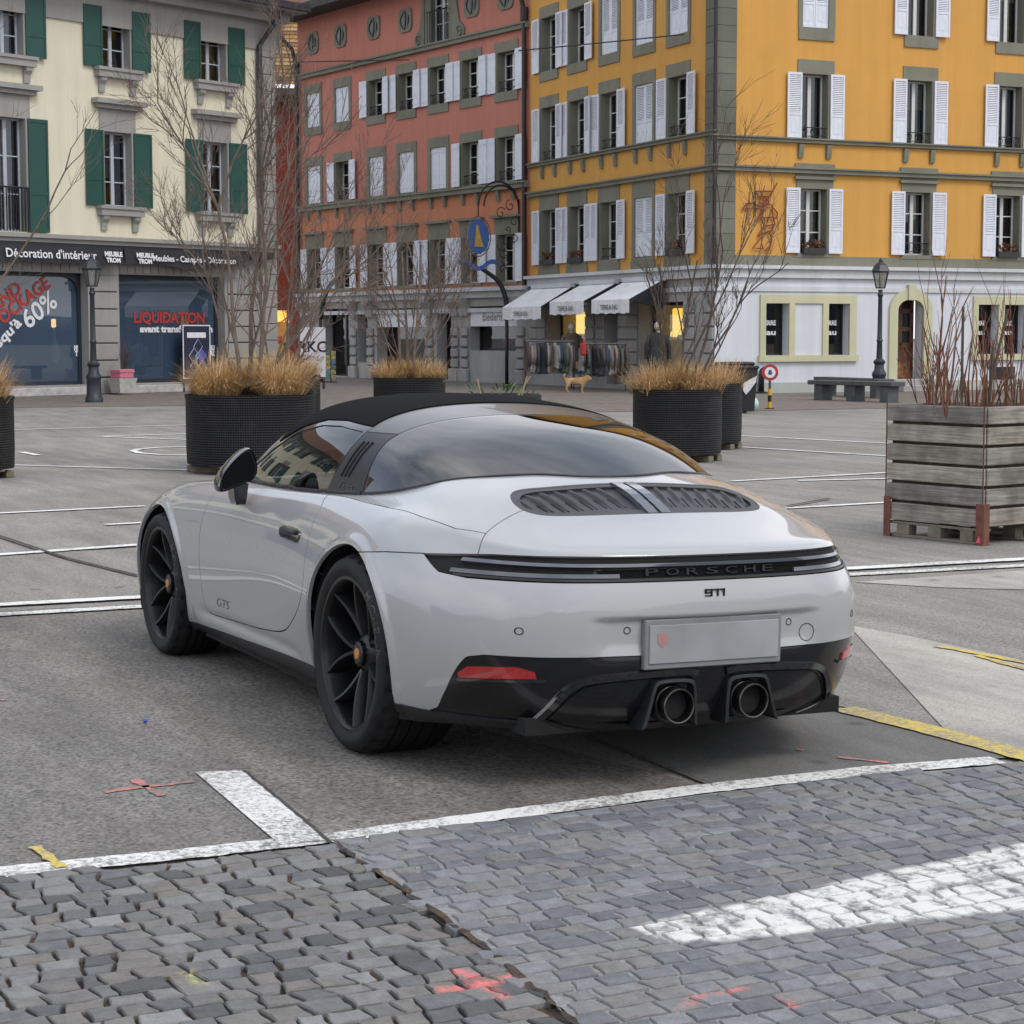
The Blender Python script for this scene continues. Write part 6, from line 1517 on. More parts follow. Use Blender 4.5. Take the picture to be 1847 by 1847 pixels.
for (x0_, x1_, zb_, zt_), (_, _, _, k_) in zip(hb, bays):
    mb = MB(); mb.box(x0_, x0_+.06, .38, .44, zb_, zt_); mb.box(x1_-.06, x1_, .38, .44, zb_, zt_); mb.box(x0_+.06, x1_-.06, .38, .44, zt_-.07, zt_); mb.box(x0_+.06, x1_-.06, .38, .44, zb_, zb_+.07)
    if k_ in ('door', 'door2'): mb.box((x0_+x1_)/2-.05, (x0_+x1_)/2+.05, .38, .44, zb_, zt_)
    o = hr.part(FRED, 'door' if 'door' in k_ else 'shop_window', mb, IRON)
    mb = MB(); mb.add([(x0_, .41, zb_), (x1_, .41, zb_), (x1_, .41, zt_), (x0_, .41, zt_)], [(0, 1, 2, 3)]); hr.part(FRED, 'pane', mb, PANE if k_ != 'poster' else mat('blue_poster_print', (.16, .24, .36), .5, noise=.9, nscale=2.2), o)
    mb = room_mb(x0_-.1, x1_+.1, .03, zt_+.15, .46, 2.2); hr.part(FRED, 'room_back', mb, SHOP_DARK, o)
    if k_ in ('shop', 'shop2'):
        mb = MB(); mb.box(x0_+.02, x1_-.02, .02, .10, zt_-.62, zt_-.10); sg_o = hr.part(FRED, 'shop_sign', mb, SIGN_WHITE, o)
        me = text_mesh('Biedermann' if k_ == 'shop2' else 'A  S', .36, bold=.006); me.materials.append(LETTER_BLACK); hr.put(FRED, 'sign_lettering', me, o, Matrix.Translation(((x0_+x1_)/2 + (.25 if k_ == 'shop2' else 0), .012, zt_-.34)) @ Matrix.Rotation(R(90), 4, 'X'))
        cols_ = [(.45, .30, .20), (.5, .07, .05), (.10, .28, .10), (.06, .12, .40), (.5, .5, .48), (.25, .18, .12), (.5, .45, .35)]
        rr = np.random.default_rng(11)
        for i in range(9 if k_ == 'shop2' else 5):
            x_ = x0_+.15 + (x1_-x0_-.4)*i/(9 if k_ == 'shop2' else 5); hh = .25 + .35*rr.random(); cidx = int(rr.integers(7))
            mb = MB(); mb.bbox(x_, x_+.16+.16*rr.random(), .6, .75, zb_+.02, zb_+hh, .02); hr.part(FRED, 'display_item', mb, mat('display_%d' % cidx, cols_[cidx], .6, noise=.5, nscale=9), o)
for x_ in [(xl+.05, hb[0][0]-.05), (hb[0][1]+.03, hb[1][0]-.03), (hb[1][1]+.03, hb[2][0]-.05), (hb[2][1]+.05, hb[3][0]-.04), (hb[3][1]+.05, hb[4][0]-.05), (hb[4][1]+.03, -.03)]:
    wd = min(.42, x_[1]-x_[0])
    for sx in ([x_[0]] if x_[1]-x_[0] < .9 else [x_[0], x_[1]-wd]):
        z = .45
        while z < z_c - 1.3:
            mb = MB(); mb.bbox(sx, sx+wd, -.09, .0, z, z+.28, .035); hr.part(FRED, 'pier_block', mb, STONE_L); z += .33
        mb = MB(); mb.bbox(sx-.05, sx+wd+.05, -.14, 0, 0, .42, .02); hr.part(FRED, 'pier_base', mb, STONE_L)
        mb = MB(); mb.prism([(0, z_c-.3), (-.28, z_c-.3), (-.26, z_c-.42), (-.12, z_c-.62), (-.1, z_c-.85), (0, z_c-.85)], sx, sx+wd, 'x'); hr.part(FRED, 'pier_console', mb, STONE_L)
# ================================================================== house in the alley between
PA = ground(512, 688); FAL = Fac(PA + np.array([4.0, -.5, 0]), -30)
FAL = Fac(CAM_POS + (ground(512, 690) - CAM_POS)*1.45, math.degrees(CAM_YAW) - 90 + 8)
ha = House('alley_house', 'narrow house with tile-hung gable squeezed in behind the cream and red houses', FAL.o)
def za(px, py): return FAL.Z(px, py)
xa0, xa1 = FAL.S(440), FAL.S(552)
MAROON = plaster('maroon_render', (.16, .030, .018), .2, (.10, .025, .02))
lit_h = (FAL.S(474), FAL.S(522), .3, za(500, 560))
ha.part(FAL, 'wall', wall_mesh(xa0, xa1, 0, za(510, 160), [lit_h]), MAROON)
# tile-hung gable: rows of small tiles
TILEH = [mat('hung_tile_%d' % i, c_, .8, noise=.3, nscale=12) for i, c_ in enumerate(((.42, .24, .10), (.27, .14, .06), (.48, .30, .14)))]
zt0, zt1 = za(510, 152), za(510, 20); rr = np.random.default_rng(4)
for r_ in range(int((zt1-zt0)/.17)):
    mb = MB(); z_ = zt0 + r_*.17
    mb.add([(xa0, -.05, z_), (xa1, -.05, z_), (xa1, .0, z_+.2), (xa0, .0, z_+.2), (xa0, 0.02, z_), (xa1, .02, z_)], [(0, 1, 2, 3), (0, 4, 5, 1)]); ha.part(FAL, 'tile_course', mb, TILEH[r_ % 3])
mb = MB(); mb.box(xa0, xa1, -.9, .2, za(510, 175), za(510, 163)); ha.part(FAL, 'eaves', mb, ROOF_DARK)
for px0, px1, py0, py1 in ((506, 520, 205, 275), (512, 538, 330, 402)):
    s0_, z1_ = FAL.at(px0, py0); s1_, z0_ = FAL.at(px1, py1)
    shuttered(ha, FAL, s0_, s1_, z0_, z1_, 'plank', SHUT_WHITE, closed=True, frame_mat=WIN_WHITE, surround=None, depth=.1)
o = MB(); o.box(lit_h[0], lit_h[1], .30, .36, lit_h[3]-.5, lit_h[3]); sw_ = ha.part(FAL, 'shop_window', o, mat('lit_shop_header', (.5, .2, .05), .7, emit=(1.0, .42, .08), estr=1.4))
o = MB(); o.box(lit_h[0], lit_h[1], 1.0, 1.1, .2, lit_h[3]); ha.part(FAL, 'room_back', o, mat('warm_shop_room', (.22, .13, .06), .8, noise=.8, nscale=2.5, emit=(1.0, .5, .15), estr=.22), sw_)
rr = np.random.default_rng(8)
for i in range(8):
    x_ = lit_h[0] + (lit_h[1]-lit_h[0])*(i+.2)/8; o = MB(); hh = .3+.6*rr.random(); zz = .5 + rr.random()*1.2; o.bbox(x_, x_+.25, .6, .7, zz, zz+hh, .02)
    ha.part(FAL, 'display_item', o, mat('kiosk_item_%d' % (i % 4), ((.5, .08, .04), (.55, .45, .08), (.1, .25, .12), (.5, .5, .45))[i % 4], .6, noise=.6, nscale=8), sw_)
# ================================================================== cream house
CR = plaster('cream_render', (.66, .615, .475), .05, (.58, .535, .42))
hc = House('cream_house', 'cream rendered house with dark green shutters above a furniture shop', FCR.o)
def zc(px, py): return FCR.Z(px, py)
xc1 = FCR.S(497, 400); xc0 = FCR.S(-260, 400) - 22; xq = FCR.S(462, 200)
z_sh = zc(200, 433); z_ev = zc(460, 38)
up = (zc(384, 148), zc(384, 45)); lo = (zc(390, 384), zc(390, 256))
cc_up = [FCR.S(208, 70), FCR.S(384, 95)]; stp = cc_up[1]-cc_up[0]
ccn = [cc_up[0]+stp*k for k in range(-9, 2)]; cwid = FCR.S(407, 95)-FCR.S(361, 95)
bal = -1
holes = []
for i, c_ in enumerate(ccn):
    holes.append((c_-cwid/2, c_+cwid/2, up[0], up[1])); lw_ = lo if i != 8 else (zc(20, 417), lo[1]+.10); holes.append((c_-cwid/2, c_+cwid/2, lw_[0], lw_[1]))
hc.part(FCR, 'wall', wall_mesh(xc0, xq, z_sh, z_ev+.3, holes), CR)
for i, c_ in enumerate(ccn):
    vis = i >= 8
    for k, (a, b) in enumerate((up, lo if i != 8 else (zc(20, 417), lo[1]+.10))):
        cur = {(9, 1): CURTAIN, (10, 1): CURTAIN_BROWN, (10, 0): CURTAIN_BROWN, (8, 0): CURTAIN, (8, 1): CURTAIN}.get((i, k))
        o = shuttered(hc, FCR, c_-cwid/2, c_+cwid/2, a, b, 'panel', SHUT_GREEN, closed=False, sw=cwid*.62, angs=(.12, -.12), frame_mat=WIN_GREY, surround=STONE_CREAM, sur=(.13, .13, .34 if k == 0 else .55, .0), muntin=2, depth=.22, curtain=cur, room=ROOM_GREY if (i, k) == (9, 0) else None)
        if not vis: continue
        if not (i == 8 and k == 1):
            mb = MB(); mb.box(c_-cwid/2-.24, c_+cwid/2+.24, -.20, 0, a-.24, a-.02); mb.box(c_-cwid/2-.28, c_+cwid/2+.28, -.24, 0, a-.08, a); hc.part(FCR, 'sill', mb, STONE_CREAM, o)
            for sx in (-1, 1):
                mb = MB(); x_ = c_ + sx*(cwid/2+.05); mb.prism([(0, a-.24), (-.17, a-.24), (-.16, a-.33), (-.08, a-.42), (-.06, a-.62), (0, a-.62)], x_-.09, x_+.09, 'x'); hc.part(FCR, 'sill_bracket', mb, STONE_CREAM, o)
        if k == 1:
            mb = MB(); mb.box(c_-cwid/2-.36, c_+cwid/2+.36, -.26, 0, b+.66, b+.78); mb.box(c_-cwid/2-.26, c_+cwid/2+.26, -.15, 0, b+.55, b+.66); hc.part(FCR, 'window_hood', mb, STONE_CREAM, o)
        if i == 8 and k == 1:
            mb = MB()
            for q in range(11): x_ = c_-cwid/2 + cwid*q/10; mb.tube([(x_, -.06, a), (x_, -.06, a+1.05)], .016, 5)
            mb.tube([(c_-cwid/2, -.06, a+1.05), (c_+cwid/2, -.06, a+1.05)], .025, 5); hc.part(FCR, 'balcony_rail', mb, IRON, o)
# quoin strip at the end of the house, downpipe, cornice
z = 0
while z < z_ev:
    mb = MB(); mb.bbox(xq+.05, xc1, -.05, .02, z+.008, z+.44, .012); hc.part(FCR, 'quoin', mb, STONE_CREAM); z += .45
mb = MB(); mb.box(xq, xc1, 0, .03, 0, z_ev); hc.part(FCR, 'quoin_bed', mb, STONE_CREAM)
mb = MB(); mb.box(xq, xc1, .03, 9, 0, z_ev); hc.part(FCR, 'side_wall', mb, STONE_CREAM)
mb = MB(); mb.tube([(xq+.02+.35, -.75, z_ev+.35), (xq+.02+.2, -.5, z_ev-.1), (xq+.02, -.14, z_ev-.65), (xq+.02, -.14, z_sh)], .07, 8); hc.part(FCR, 'downpipe', mb, mat('grey_blue_pipe', (.05, .055, .07), .4, metal=.4, noise=.2))
mb = MB(); mb.box(xc0, xc1+.2, -.06, 0, z_ev-.75, z_ev); mb.box(xc0, xc1+.3, -.35, 0, z_ev, z_ev+.25); mb.box(xc0, xc1+.5, -.8, 0, z_ev+.25, z_ev+.40); hc.part(FCR, 'eaves', mb, STONE_CREAM)
mb = MB(); mb.box(xc0, xc1+.5, -.95, -.75, z_ev+.30, z_ev+.48); hc.part(FCR, 'gutter', mb, mat('grey_blue_pipe', (.05, .055, .07), .4))
mb = MB(); mb.add([(xc0, -.8, z_ev+.45), (xc1+.5, -.8, z_ev+.45), (xc1-2, 6, z_ev+5), (xc0, 6, z_ev+5)], [(0, 1, 2, 3)]); hc.part(FCR, 'roof', mb, TILE)
# shop storey
sh = [(FCR.S(-330, 600), FCR.S(-120, 600)), (FCR.S(-85, 600), FCR.S(160, 600)), (FCR.S(216, 600), FCR.S(406, 600))]
_st = sh[2][0] - sh[1][0]; sh += [(sh[0][0] - k*_st, sh[0][0] - k*_st + (sh[2][1]-sh[2][0])) for k in range(1, 5)]
szb = zc(300, 690); szt = zc(300, 497)
hc.part(FCR, 'shop_wall', wall_mesh(xc0, xq, 0, z_sh, [(a, b, szb, szt) for a, b in sh], back=.4), STONE_CREAM)
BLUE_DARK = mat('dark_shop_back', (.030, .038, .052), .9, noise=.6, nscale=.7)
SHOP_GLASS = glass_mat('shop_window_glass', (.62, .70, .80), 1.9, body=(.10, .165, .26), body_amt=.38)  # blue in pane and room back stands in for a bluish reflection
for a, b in sh:
    mb = MB(); mb.box(a, a+.10, .28, .38, szb, szt); mb.box(b-.10, b, .28, .38, szb, szt); mb.box(a+.1, b-.1, .28, .38, szt-.10, szt); mb.box(a+.1, b-.1, .28, .38, szb, szb+.10)
    # rounded upper corners
    for sx, x_ in ((1, a+.1), (-1, b-.1)):
        mb.prism([(x_, szt-.1), (x_ + sx*.38, szt-.1), (x_ + sx*.16, szt-.16), (x_ + sx*.06, szt-.26), (x_, szt-.48)][::-sx], .27, .36, 'y')
    o = hc.part(FCR, 'shop_window', mb, mat('dark_blue_frame', (.018, .024, .035), .4))
    mb = MB(); mb.add([(a, .33, szb), (b, .33, szb), (b, .33, szt), (a, .33, szt)], [(0, 1, 2, 3)]); pn = hc.part(FCR, 'pane', mb, SHOP_GLASS, o)
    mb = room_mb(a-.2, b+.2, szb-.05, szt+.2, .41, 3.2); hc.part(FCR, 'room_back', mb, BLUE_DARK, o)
    # a few pieces of furniture in the shop
    rr = np.random.default_rng(int(abs(a*10)))
    for q in range(4):
        x_ = a+.3 + (b-a-.9)*q/4; mb = MB(); hh = .5+.6*rr.random(); y_ = 1.0 + 1.2*rr.random()
        mb.bbox(x_, x_+.5, y_, y_+.45, szb+.02, szb+.45, .04); mb.bbox(x_, x_+.5, y_+.38, y_+.45, szb+.40, szb+hh+.35, .03)
        hc.part(FCR, 'shop_chair', mb, mat('grey_upholstery_%d' % (q % 3), ((.06, .065, .07), (.10, .11, .12), (.04, .045, .05))[q % 3], .8, noise=.3), o)
    if abs(a - sh[1][0]) < 1e-6:
        x_, z_ = FCR.at(97, 598, 1.0); mb = MB(); mb.lathe([(.05, -.6), (.10, -.55), (.16, -.3), (.05, .0), (.02, .4)], 10, 'z', x_, 1.0, z_-.2); hc.part(FCR, 'lit_lamp', mb, mat('pale_lamp_shade', (.45, .47, .42), .7), o)
        mb = MB(); mb.bbox(x_-.06, x_+.06, .96, 1.04, z_+.10, z_+.32, .02); hc.part(FCR, 'lamp_bulb', mb, mat('warm_bulb', (.8, .5, .2), .5, emit=(1, .6, .2), estr=2.0), o)
        s_a, z_a = FCR.at(110, 537, .9); s_b, z_b = FCR.at(140, 600, .9); mb = MB(); mb.bbox(s_a, s_b, .9, .93, z_b, z_a, .01); hc.part(FCR, 'hung_cloth', mb, mat('teal_print', (.08, .15, .17), .8, noise=.4, nscale=5), o)
# pale stone base under the shop windows
for a, b in sh:
    mb = MB(); mb.bbox(a-.1, b+.1, -.06, 0, 0, szb-.05, .02); hc.part(FCR, 'base_course', mb, mat('veined_marble', (.42, .40, .39), .6, noise=.25, nscale=6, dirt=(.25, .24, .23), dirt_scale=5, dirt_amt=.6))
# rusticated piers between the shop windows
for a, b in ((sh[1][1]+.08, sh[2][0]-.08), (sh[2][1]+.10, xq-.02), (sh[0][1]+.08, sh[1][0]-.08)):
    z = 0.0; rr = 0
    while z < szt-.1:
        mb = MB(); mb.bbox(a, b, -.05, 0, z+.01, z+.42, .02); hc.part(FCR, 'pier_block', mb, STONE_CREAM); z += .43
    n = 9
for a, b in sh[1:3]:
    n = 14
    for i in range(n):
        x_ = a + (b-a)*i/n; mb = MB(); mb.add([(x_+.012, -.03, szt+.04), (x_+(b-a)/n-.012, -.03, szt+.04), (x_+(b-a)/n-.012, -.03, szt+.36), (x_+.012, -.03, szt+.36), (x_+.012, .0, szt+.04), (x_+(b-a)/n-.012, 0, szt+.04), (x_+(b-a)/n-.012, 0, szt+.36), (x_+.012, 0, szt+.36)], [(0, 1, 2, 3), (0, 4, 5, 1), (1, 5, 6, 2), (2, 6, 7, 3), (3, 7, 4, 0)]); hc.part(FCR, 'arch_stone', mb, STONE_CREAM)
mb = MB(); mb.box(xc0, xq+.6, -.22, 0, z_sh-.14, z_sh+.02); mb.box(xc0, xq+.6, -.30, 0, z_sh-.04, z_sh+.06); hc.part(FCR, 'shop_cornice', mb, STONE_CREAM)
mb = MB(); mb.box(xc0, xq+.3, -.30, -.02, z_sh-.34, z_sh-.16); hc.part(FCR, 'awning_box', mb, mat('black_awning_box', (.015, .016, .02), .5))
BANNER = mat('black_banner_cloth', (.016, .017, .021), .75, noise=.2, nscale=4)
bz = [(FCR.S(-90, 460), FCR.S(204, 460), 'Décoration d\'intérieur', .30, FCR.S(72, 460)), (FCR.S(208, 460), FCR.S(424, 460), 'Meubles - Canapés - Décoration', .22, FCR.S(330, 460))]
for a, b, t_, sz_, cx in bz:
    mb = MB(); n = 24; v = []
    for i in range(n+1):
        t = i/n; x_ = a+(b-a)*t; dr_ = .05*math.sin(t*9) if a > bz[0][0] + 1 else .01*math.sin(t*8); v += [(x_, -.34, z_sh-.22), (x_, -.42+dr_*.6, z_sh-.62 + dr_)]
    mb.add(v, [(2*i, 2*i+1, 2*i+3, 2*i+2) for i in range(n)]); bo = hc.part(FCR, 'awning_banner', mb, BANNER, smooth=True)
    me = text_mesh(t_, sz_, bold=.004); me.materials.append(SIGN_WHITE); hc.put(FCR, 'banner_lettering', me, bo, Matrix.Translation((cx, -.47, z_sh-.44)) @ Matrix.Rotation(R(82), 4, 'X'))
for px, tt in ((183, 'MEUBLE'), (240, 'MEUBLE')):
    me = text_mesh(tt, .16, bold=.008); me.materials.append(SIGN_WHITE); hc.put(FCR, 'banner_lettering', me, bo, Matrix.Translation((FCR.S(px, 465), -.47, z_sh-.38)) @ Matrix.Rotation(R(82), 4, 'X'))
    me = text_mesh('TROM', .16, bold=.008); me.materials.append(SIGN_WHITE); hc.put(FCR, 'banner_lettering', me, bo, Matrix.Translation((FCR.S(px, 465), -.47, z_sh-.53)) @ Matrix.Rotation(R(82), 4, 'X'))
# lettering on the panes
RED_VINYL = mat('red_vinyl_lettering', (.42, .035, .025), .5)
def vinyl(s, px, py, hpx, material, rot=0.0, wpx=None):
    x_, z_ = FCR.at(px, py, .30); sz = hpx*(zc(px, py) - zc(px, py+10))/10
    me = text_mesh(s, sz*1.35, bold=.012); me.materials.append(material)
    if wpx:
        w_ = max(v.co.x for v in me.vertices) - min(v.co.x for v in me.vertices); tw = FCR.S(px+wpx/2, py) - FCR.S(px-wpx/2, py)
        for v in me.vertices: v.co.x *= tw/w_
    hc.put(FCR, 'window_lettering', me, None, Matrix.Translation((x_, .315, z_)) @ Matrix.Rotation(rot, 4, 'Y') @ Matrix.Rotation(R(90), 4, 'X'))
vinyl('LIQUIDATION', 307, 574, 20, RED_VINYL, 0, 128); vinyl('avant transformation', 320, 594, 12, SIGN_WHITE, 0, 132)
vinyl('GRAND', -4, 548, 26, RED_VINYL, -R(32), 100); vinyl('DESTOCKAGE', 20, 562, 26, RED_VINYL, -R(33), 168); vinyl("jusqu'à", 8, 608, 20, SIGN_WHITE, -R(40), 78); vinyl('60%', 72, 560, 36, SIGN_WHITE, -R(33), 66)
for px in (147, 386):
    vinyl('MEUBLE', px, 628, 9, SIGN_WHITE, 0, 26); vinyl('TROM', px, 638, 9, SIGN_WHITE, 0, 22)
# poster leaning in the second window
s_a, z_a = FCR.at(321, 586, .1); s_b, z_b = FCR.at(372, 673, .1)
pst = thing('poster_board', 'dark blue poster board with diamond pattern standing against the shop window', 'poster', tuple(FCR.world((s_a+s_b)/2, -.05, 0)), R(H_CREAM))
w_ = s_b-s_a; mb = MB(); mb.box(-w_/2, w_/2, -.02, .02, .35, z_a); mb.box(-w_/2, -w_/2+.06, -.02, .03, 0, .35); mb.box(w_/2-.06, w_/2, -.02, .03, 0, .35); mb.build('board', mat('navy_poster', (.018, .022, .05), .5), pst)
mb = MB()
for a, b, c_, d in ((-w_/2, w_/2, z_a-.03, z_a), (-w_/2, w_/2, .35, .38), (-w_/2, -w_/2+.03, .38, z_a-.03), (w_/2-.03, w_/2, .38, z_a-.03)): mb.box(a, b, -.03, -.021, c_, d)
mb.build('border', SIGN_WHITE, pst)
hh = z_a-.35
for cx, cz_, r_, m_ in ((-.10*w_, .42, .20, 'o'), (.18*w_, .42, .20, mat('violet_print', (.10, .10, .36), .5)), (.02*w_, .42, .10, mat('cyan_print', (.10, .34, .44), .5)), (-.10*w_, .22, .16, 'o'), (.20*w_, .22, .16, 'o'), (.05*w_, .60, .18, 'o')):
    z_ = .35 + hh*cz_; rr_ = r_*w_*.9
    P4 = [(cx-rr_, z_), (cx, z_+rr_*1.2), (cx+rr_, z_), (cx, z_-rr_*1.2)]
    mb = MB()
    if m_ == 'o': mb.tube([(p[0], -.026, p[1]) for p in P4 + P4[:1]], .010, 4); mb.build('outline_print', mat('pale_print', (.4, .42, .5), .5), pst)
    else: mb.add([(p[0], -.0245, p[1]) for p in P4], [(3, 2, 1, 0)]); mb.build('diamond_print', m_, pst)
mb = MB(); mb.box(-w_*.34, w_*.34, -.026, -.0215, .35+hh*.76, .35+hh*.86); mb.build('title_print', SIGN_WHITE, pst)
# ------------------------------------------------------------------ planters, plants, street furniture
def weave_mat():
    m, nt, b = nodes_of('black_woven_plastic'); N, L = nt.nodes, nt.links; tcx = N.new('ShaderNodeTexCoord')
    sep = N.new('ShaderNodeSeparateXYZ'); L.new(tcx.outputs['Object'], sep.inputs['Vector'])
    at2 = N.new('ShaderNodeMath'); at2.operation = 'ARCTAN2'; L.new(sep.outputs['Y'], at2.inputs[0]); L.new(sep.outputs['X'], at2.inputs[1])
    def M2(op, x, y):
        q = N.new('ShaderNodeMath'); q.operation = op
        for i, v in enumerate((x, y)):
            if v is None: continue
            if isinstance(v, (int, float)): q.inputs[i].default_value = v
            else: L.new(v, q.inputs[i])
        return q.outputs['Value']
    u = M2('MULTIPLY', at2.outputs['Value'], 84.0); v = M2('MULTIPLY', sep.outputs['Z'], 120.0)
    s1 = M2('SINE', M2('ADD', u, v), None); s2 = M2('SINE', M2('SUBTRACT', u, v), None); h = M2('MULTIPLY', s1, s2)
    r = N.new('ShaderNodeValToRGB'); r.color_ramp.elements[0].color = (.004, .004, .005, 1); r.color_ramp.elements[1].color = (.017, .0175, .020, 1); r.color_ramp.elements[0].position = .3; r.color_ramp.elements[1].position = .85
    hh = M2('MULTIPLY_ADD', h, .5); hh.node.inputs[2].default_value = .5; L.new(hh, r.inputs['Fac']); L.new(r.outputs['Color'], b.inputs['Base Color']); b.inputs['Roughness'].default_value = .55; b.inputs['Specular IOR Level'].default_value = .25
    nd_ = N.new('ShaderNodeTexNoise'); nd_.inputs['Scale'].default_value = 3.5; nd_.inputs['Detail'].default_value = 8; nd_.inputs['Roughness'].default_value = .7; L.new(tcx.outputs['Object'], nd_.inputs['Vector'])
    rd_ = N.new('ShaderNodeValToRGB'); rd_.color_ramp.elements[0].position = .52; rd_.color_ramp.elements[1].position = .78; rd_.color_ramp.elements[1].color = (.5, .5, .5, 1); rd_.color_ramp.elements[0].color = (0, 0, 0, 1); L.new(nd_.outputs['Fac'], rd_.inputs['Fac'])
    md_ = N.new('ShaderNodeMix'); md_.data_type = 'RGBA'; md_.inputs['B'].default_value = (.05, .045, .04, 1); L.new(rd_.outputs['Color'], md_.inputs['Factor']); L.new(r.outputs['Color'], md_.inputs['A']); L.new(md_.outputs['Result'], b.inputs['Base Color'])
    bp = N.new('ShaderNodeBump'); bp.inputs['Strength'].default_value = .8; bp.inputs['Distance'].default_value = .012; L.new(hh, bp.inputs['Height']); L.new(bp.outputs['Normal'], b.inputs['Normal']); return m
WEAVE = weave_mat(); SOIL = mat('planter_soil', (.05, .035, .022), .95, noise=.5, nscale=20)
PALLET = mat('weathered_pallet', (.17, .145, .11), .85, noise=.3, nscale=8)
STRAW = [mat('dry_grass_%d' % i, c_, .75, noise=.3, nscale=4) for i, c_ in enumerate(((.52, .33, .15), (.62, .43, .22), (.40, .25, .11)))]
def straw_blades(n, cx, cy, z0, spread, hgt, seed, maxr):
    """one tuft: arching blades fanning from its crown; three meshes of slightly different straw"""
    rr = np.random.default_rng(seed); mbs = [MB(), MB(), MB()]
    for i in range(n):
        a = rr.random()*2*math.pi; r0 = spread*.45*math.sqrt(rr.random()); lean = .15 + 1.75*rr.random()**.7; ln = hgt*(.6 + .7*rr.random()); w = .0035 + .003*rr.random()
        bx, by = cx + r0*math.cos(a + rr.normal()*.6), cy + r0*math.sin(a + rr.normal()*.6); p = np.array([bx, by, z0]); d = np.array([math.cos(a)*math.sin(lean*.45), math.sin(a)*math.sin(lean*.45), math.cos(lean*.45)]); v = []
        side = np.array([-math.sin(a), math.cos(a), 0])
        for s_ in range(5):
            t = s_/4; ww = w*(1 - t*.85); v += [tuple(p - side*ww), tuple(p + side*ww)]
            p = p + d*ln/4; an = lean*(.45 + 1.15*t); d = np.array([math.cos(a)*math.sin(an), math.sin(a)*math.sin(an), math.cos(an)])
        mbs[int(rr.integers(3))].add(v, [(2*k, 2*k+1, 2*k+3, 2*k+2) for k in range(4)])
    return mbs
def planter(px, py_base, rad, hgt, label, tufts, seed, dist=None):
    g_ = ground(px, py_base); 
    d_ = g_ - CAM_POS; d_[2] = 0; d_ /= np.linalg.norm(d_); c_ = g_ + d_*rad; c_[2] = 0
    t = thing('round_planter', label, 'planter', tuple(c_), group='round black planters on the square')
    mb = MB(); mb.lathe([(rad*.985, .10), (rad*.99, .12), (rad, .3), (rad*1.0, hgt-.06), (rad*1.012, hgt-.03), (rad*1.012, hgt), (rad*.97, hgt), (rad*.96, hgt-.08)], 64); mb.build('pot', WEAVE, t, smooth=True, angle=40)
    mb = MB(); mb.lathe([(.001, hgt-.06), (rad*.97, hgt-.07)], 32); mb.build('soil', SOIL, t)
    for k in range(3):
        mb = MB(); y_ = (-.6+.6*k)*rad; hw = math.sqrt(max(.05, 1-(y_/rad)**2))*rad*.95; mb.bbox(-hw, hw, y_-.05, y_+.05, 0, .075, .008); mb.build('pallet_runner', PALLET, t).rotation_euler = (0, 0, .4)
    mb = MB(); mb.bbox(-rad*.72, rad*.72, -rad*.72, rad*.72, .075, .10, .006); mb.build('pallet_deck', PALLET, t)
    return t, c_
def grass(c_, hgt, spots, label, seed, n=900, h=.42):
    t = thing('ornamental_grass', label, 'grass', (c_[0], c_[1], hgt-.07), group='tufts of dry grass in the planters')
    for k, (x, y, s_) in enumerate(spots):
        for i, mb in enumerate(straw_blades(n, x, y, 0, s_, h, seed*10+k, 1)):
            mb.build('straw_tuft', STRAW[i], t)['kind'] = 'stuff'
    return t
BARK = mat('grey_brown_bark', (.145, .108, .086), .85, noise=.35, nscale=14); BARK_RED = mat('red_brown_twig', (.17, .065, .035), .8, noise=.35, nscale=10); BARK_DARK = mat('dark_bark', (.085, .062, .048), .85, noise=.35, nscale=14)
def branchy(mb, p, d, ln, r, depth, rr, spread=.5, up=.12, seg=5, curve=.12, kids=(2, 4)):
    """a limb that tapers, bends and throws off side shoots"""
    pts = [p]; n = 5; dd = np.array(d)
    for i in range(n):
        dd = dd + rr.normal(size=3)*curve + np.array([0, 0, up*.4]); dd /= np.linalg.norm(dd); pts.append(pts[-1] + dd*ln/n)
    mb.tube(pts, r, seg if r > .012 else (4 if r > .006 else 3), r2=r*.5, cap=False)
    if depth <= 0: return
    for k in range(int(rr.integers(kids[0], kids[1]+1)) + (1 if depth > 1 else 2)):
        i = int(rr.integers(1, n+1)); q = pts[i]; a = rr.random()*2*math.pi; perp = np.cross(dd, [math.cos(a), math.sin(a), .3]); perp /= max(1e-6, np.linalg.norm(perp))
        nd = dd*(1 - spread*.4) + perp*spread*(.6+.7*rr.random()); nd[2] += up; nd /= np.linalg.norm(nd)
        branchy(mb, q, nd, ln*(.46+.24*rr.random()), max(.0028, r*.52), depth-1, rr, spread, up, seg, curve, kids)
def bare_shrub(c_, z0, stems, label, seed, material, r=.028, depth=3, spread=.5, kids=(2, 3), name='bare_shrub'):
    rr = np.random.default_rng(seed); t = thing(name, label, 'shrub', (c_[0], c_[1], z0))
    for (x, y, dx, dy, ln, rs_) in stems:
        mb = MB(); d = np.array([dx, dy, 1.0]); d /= np.linalg.norm(d); branchy(mb, np.array([x, y, 0.0]), d, ln, r*rs_, depth, rr, spread, .10, 6, .09, kids); mb.build('stem', material, t, smooth=True)
    return t
VR = np.array([RT[0], RT[1], 0]); VR /= np.linalg.norm(VR); VD = np.array([FW[0], FW[1], 0]); VD /= np.linalg.norm(VD)
def vx(x, d=0.0):
    """offset seen to the right by x metres and away by d metres"""
    p = VR*x + VD*d; return float(p[0]), float(p[1])
def stems_v(L_): return [(*vx(x, d), *vx(dx, dd), ln, rs_) for (x, d, dx, dd, ln, rs_) in L_]
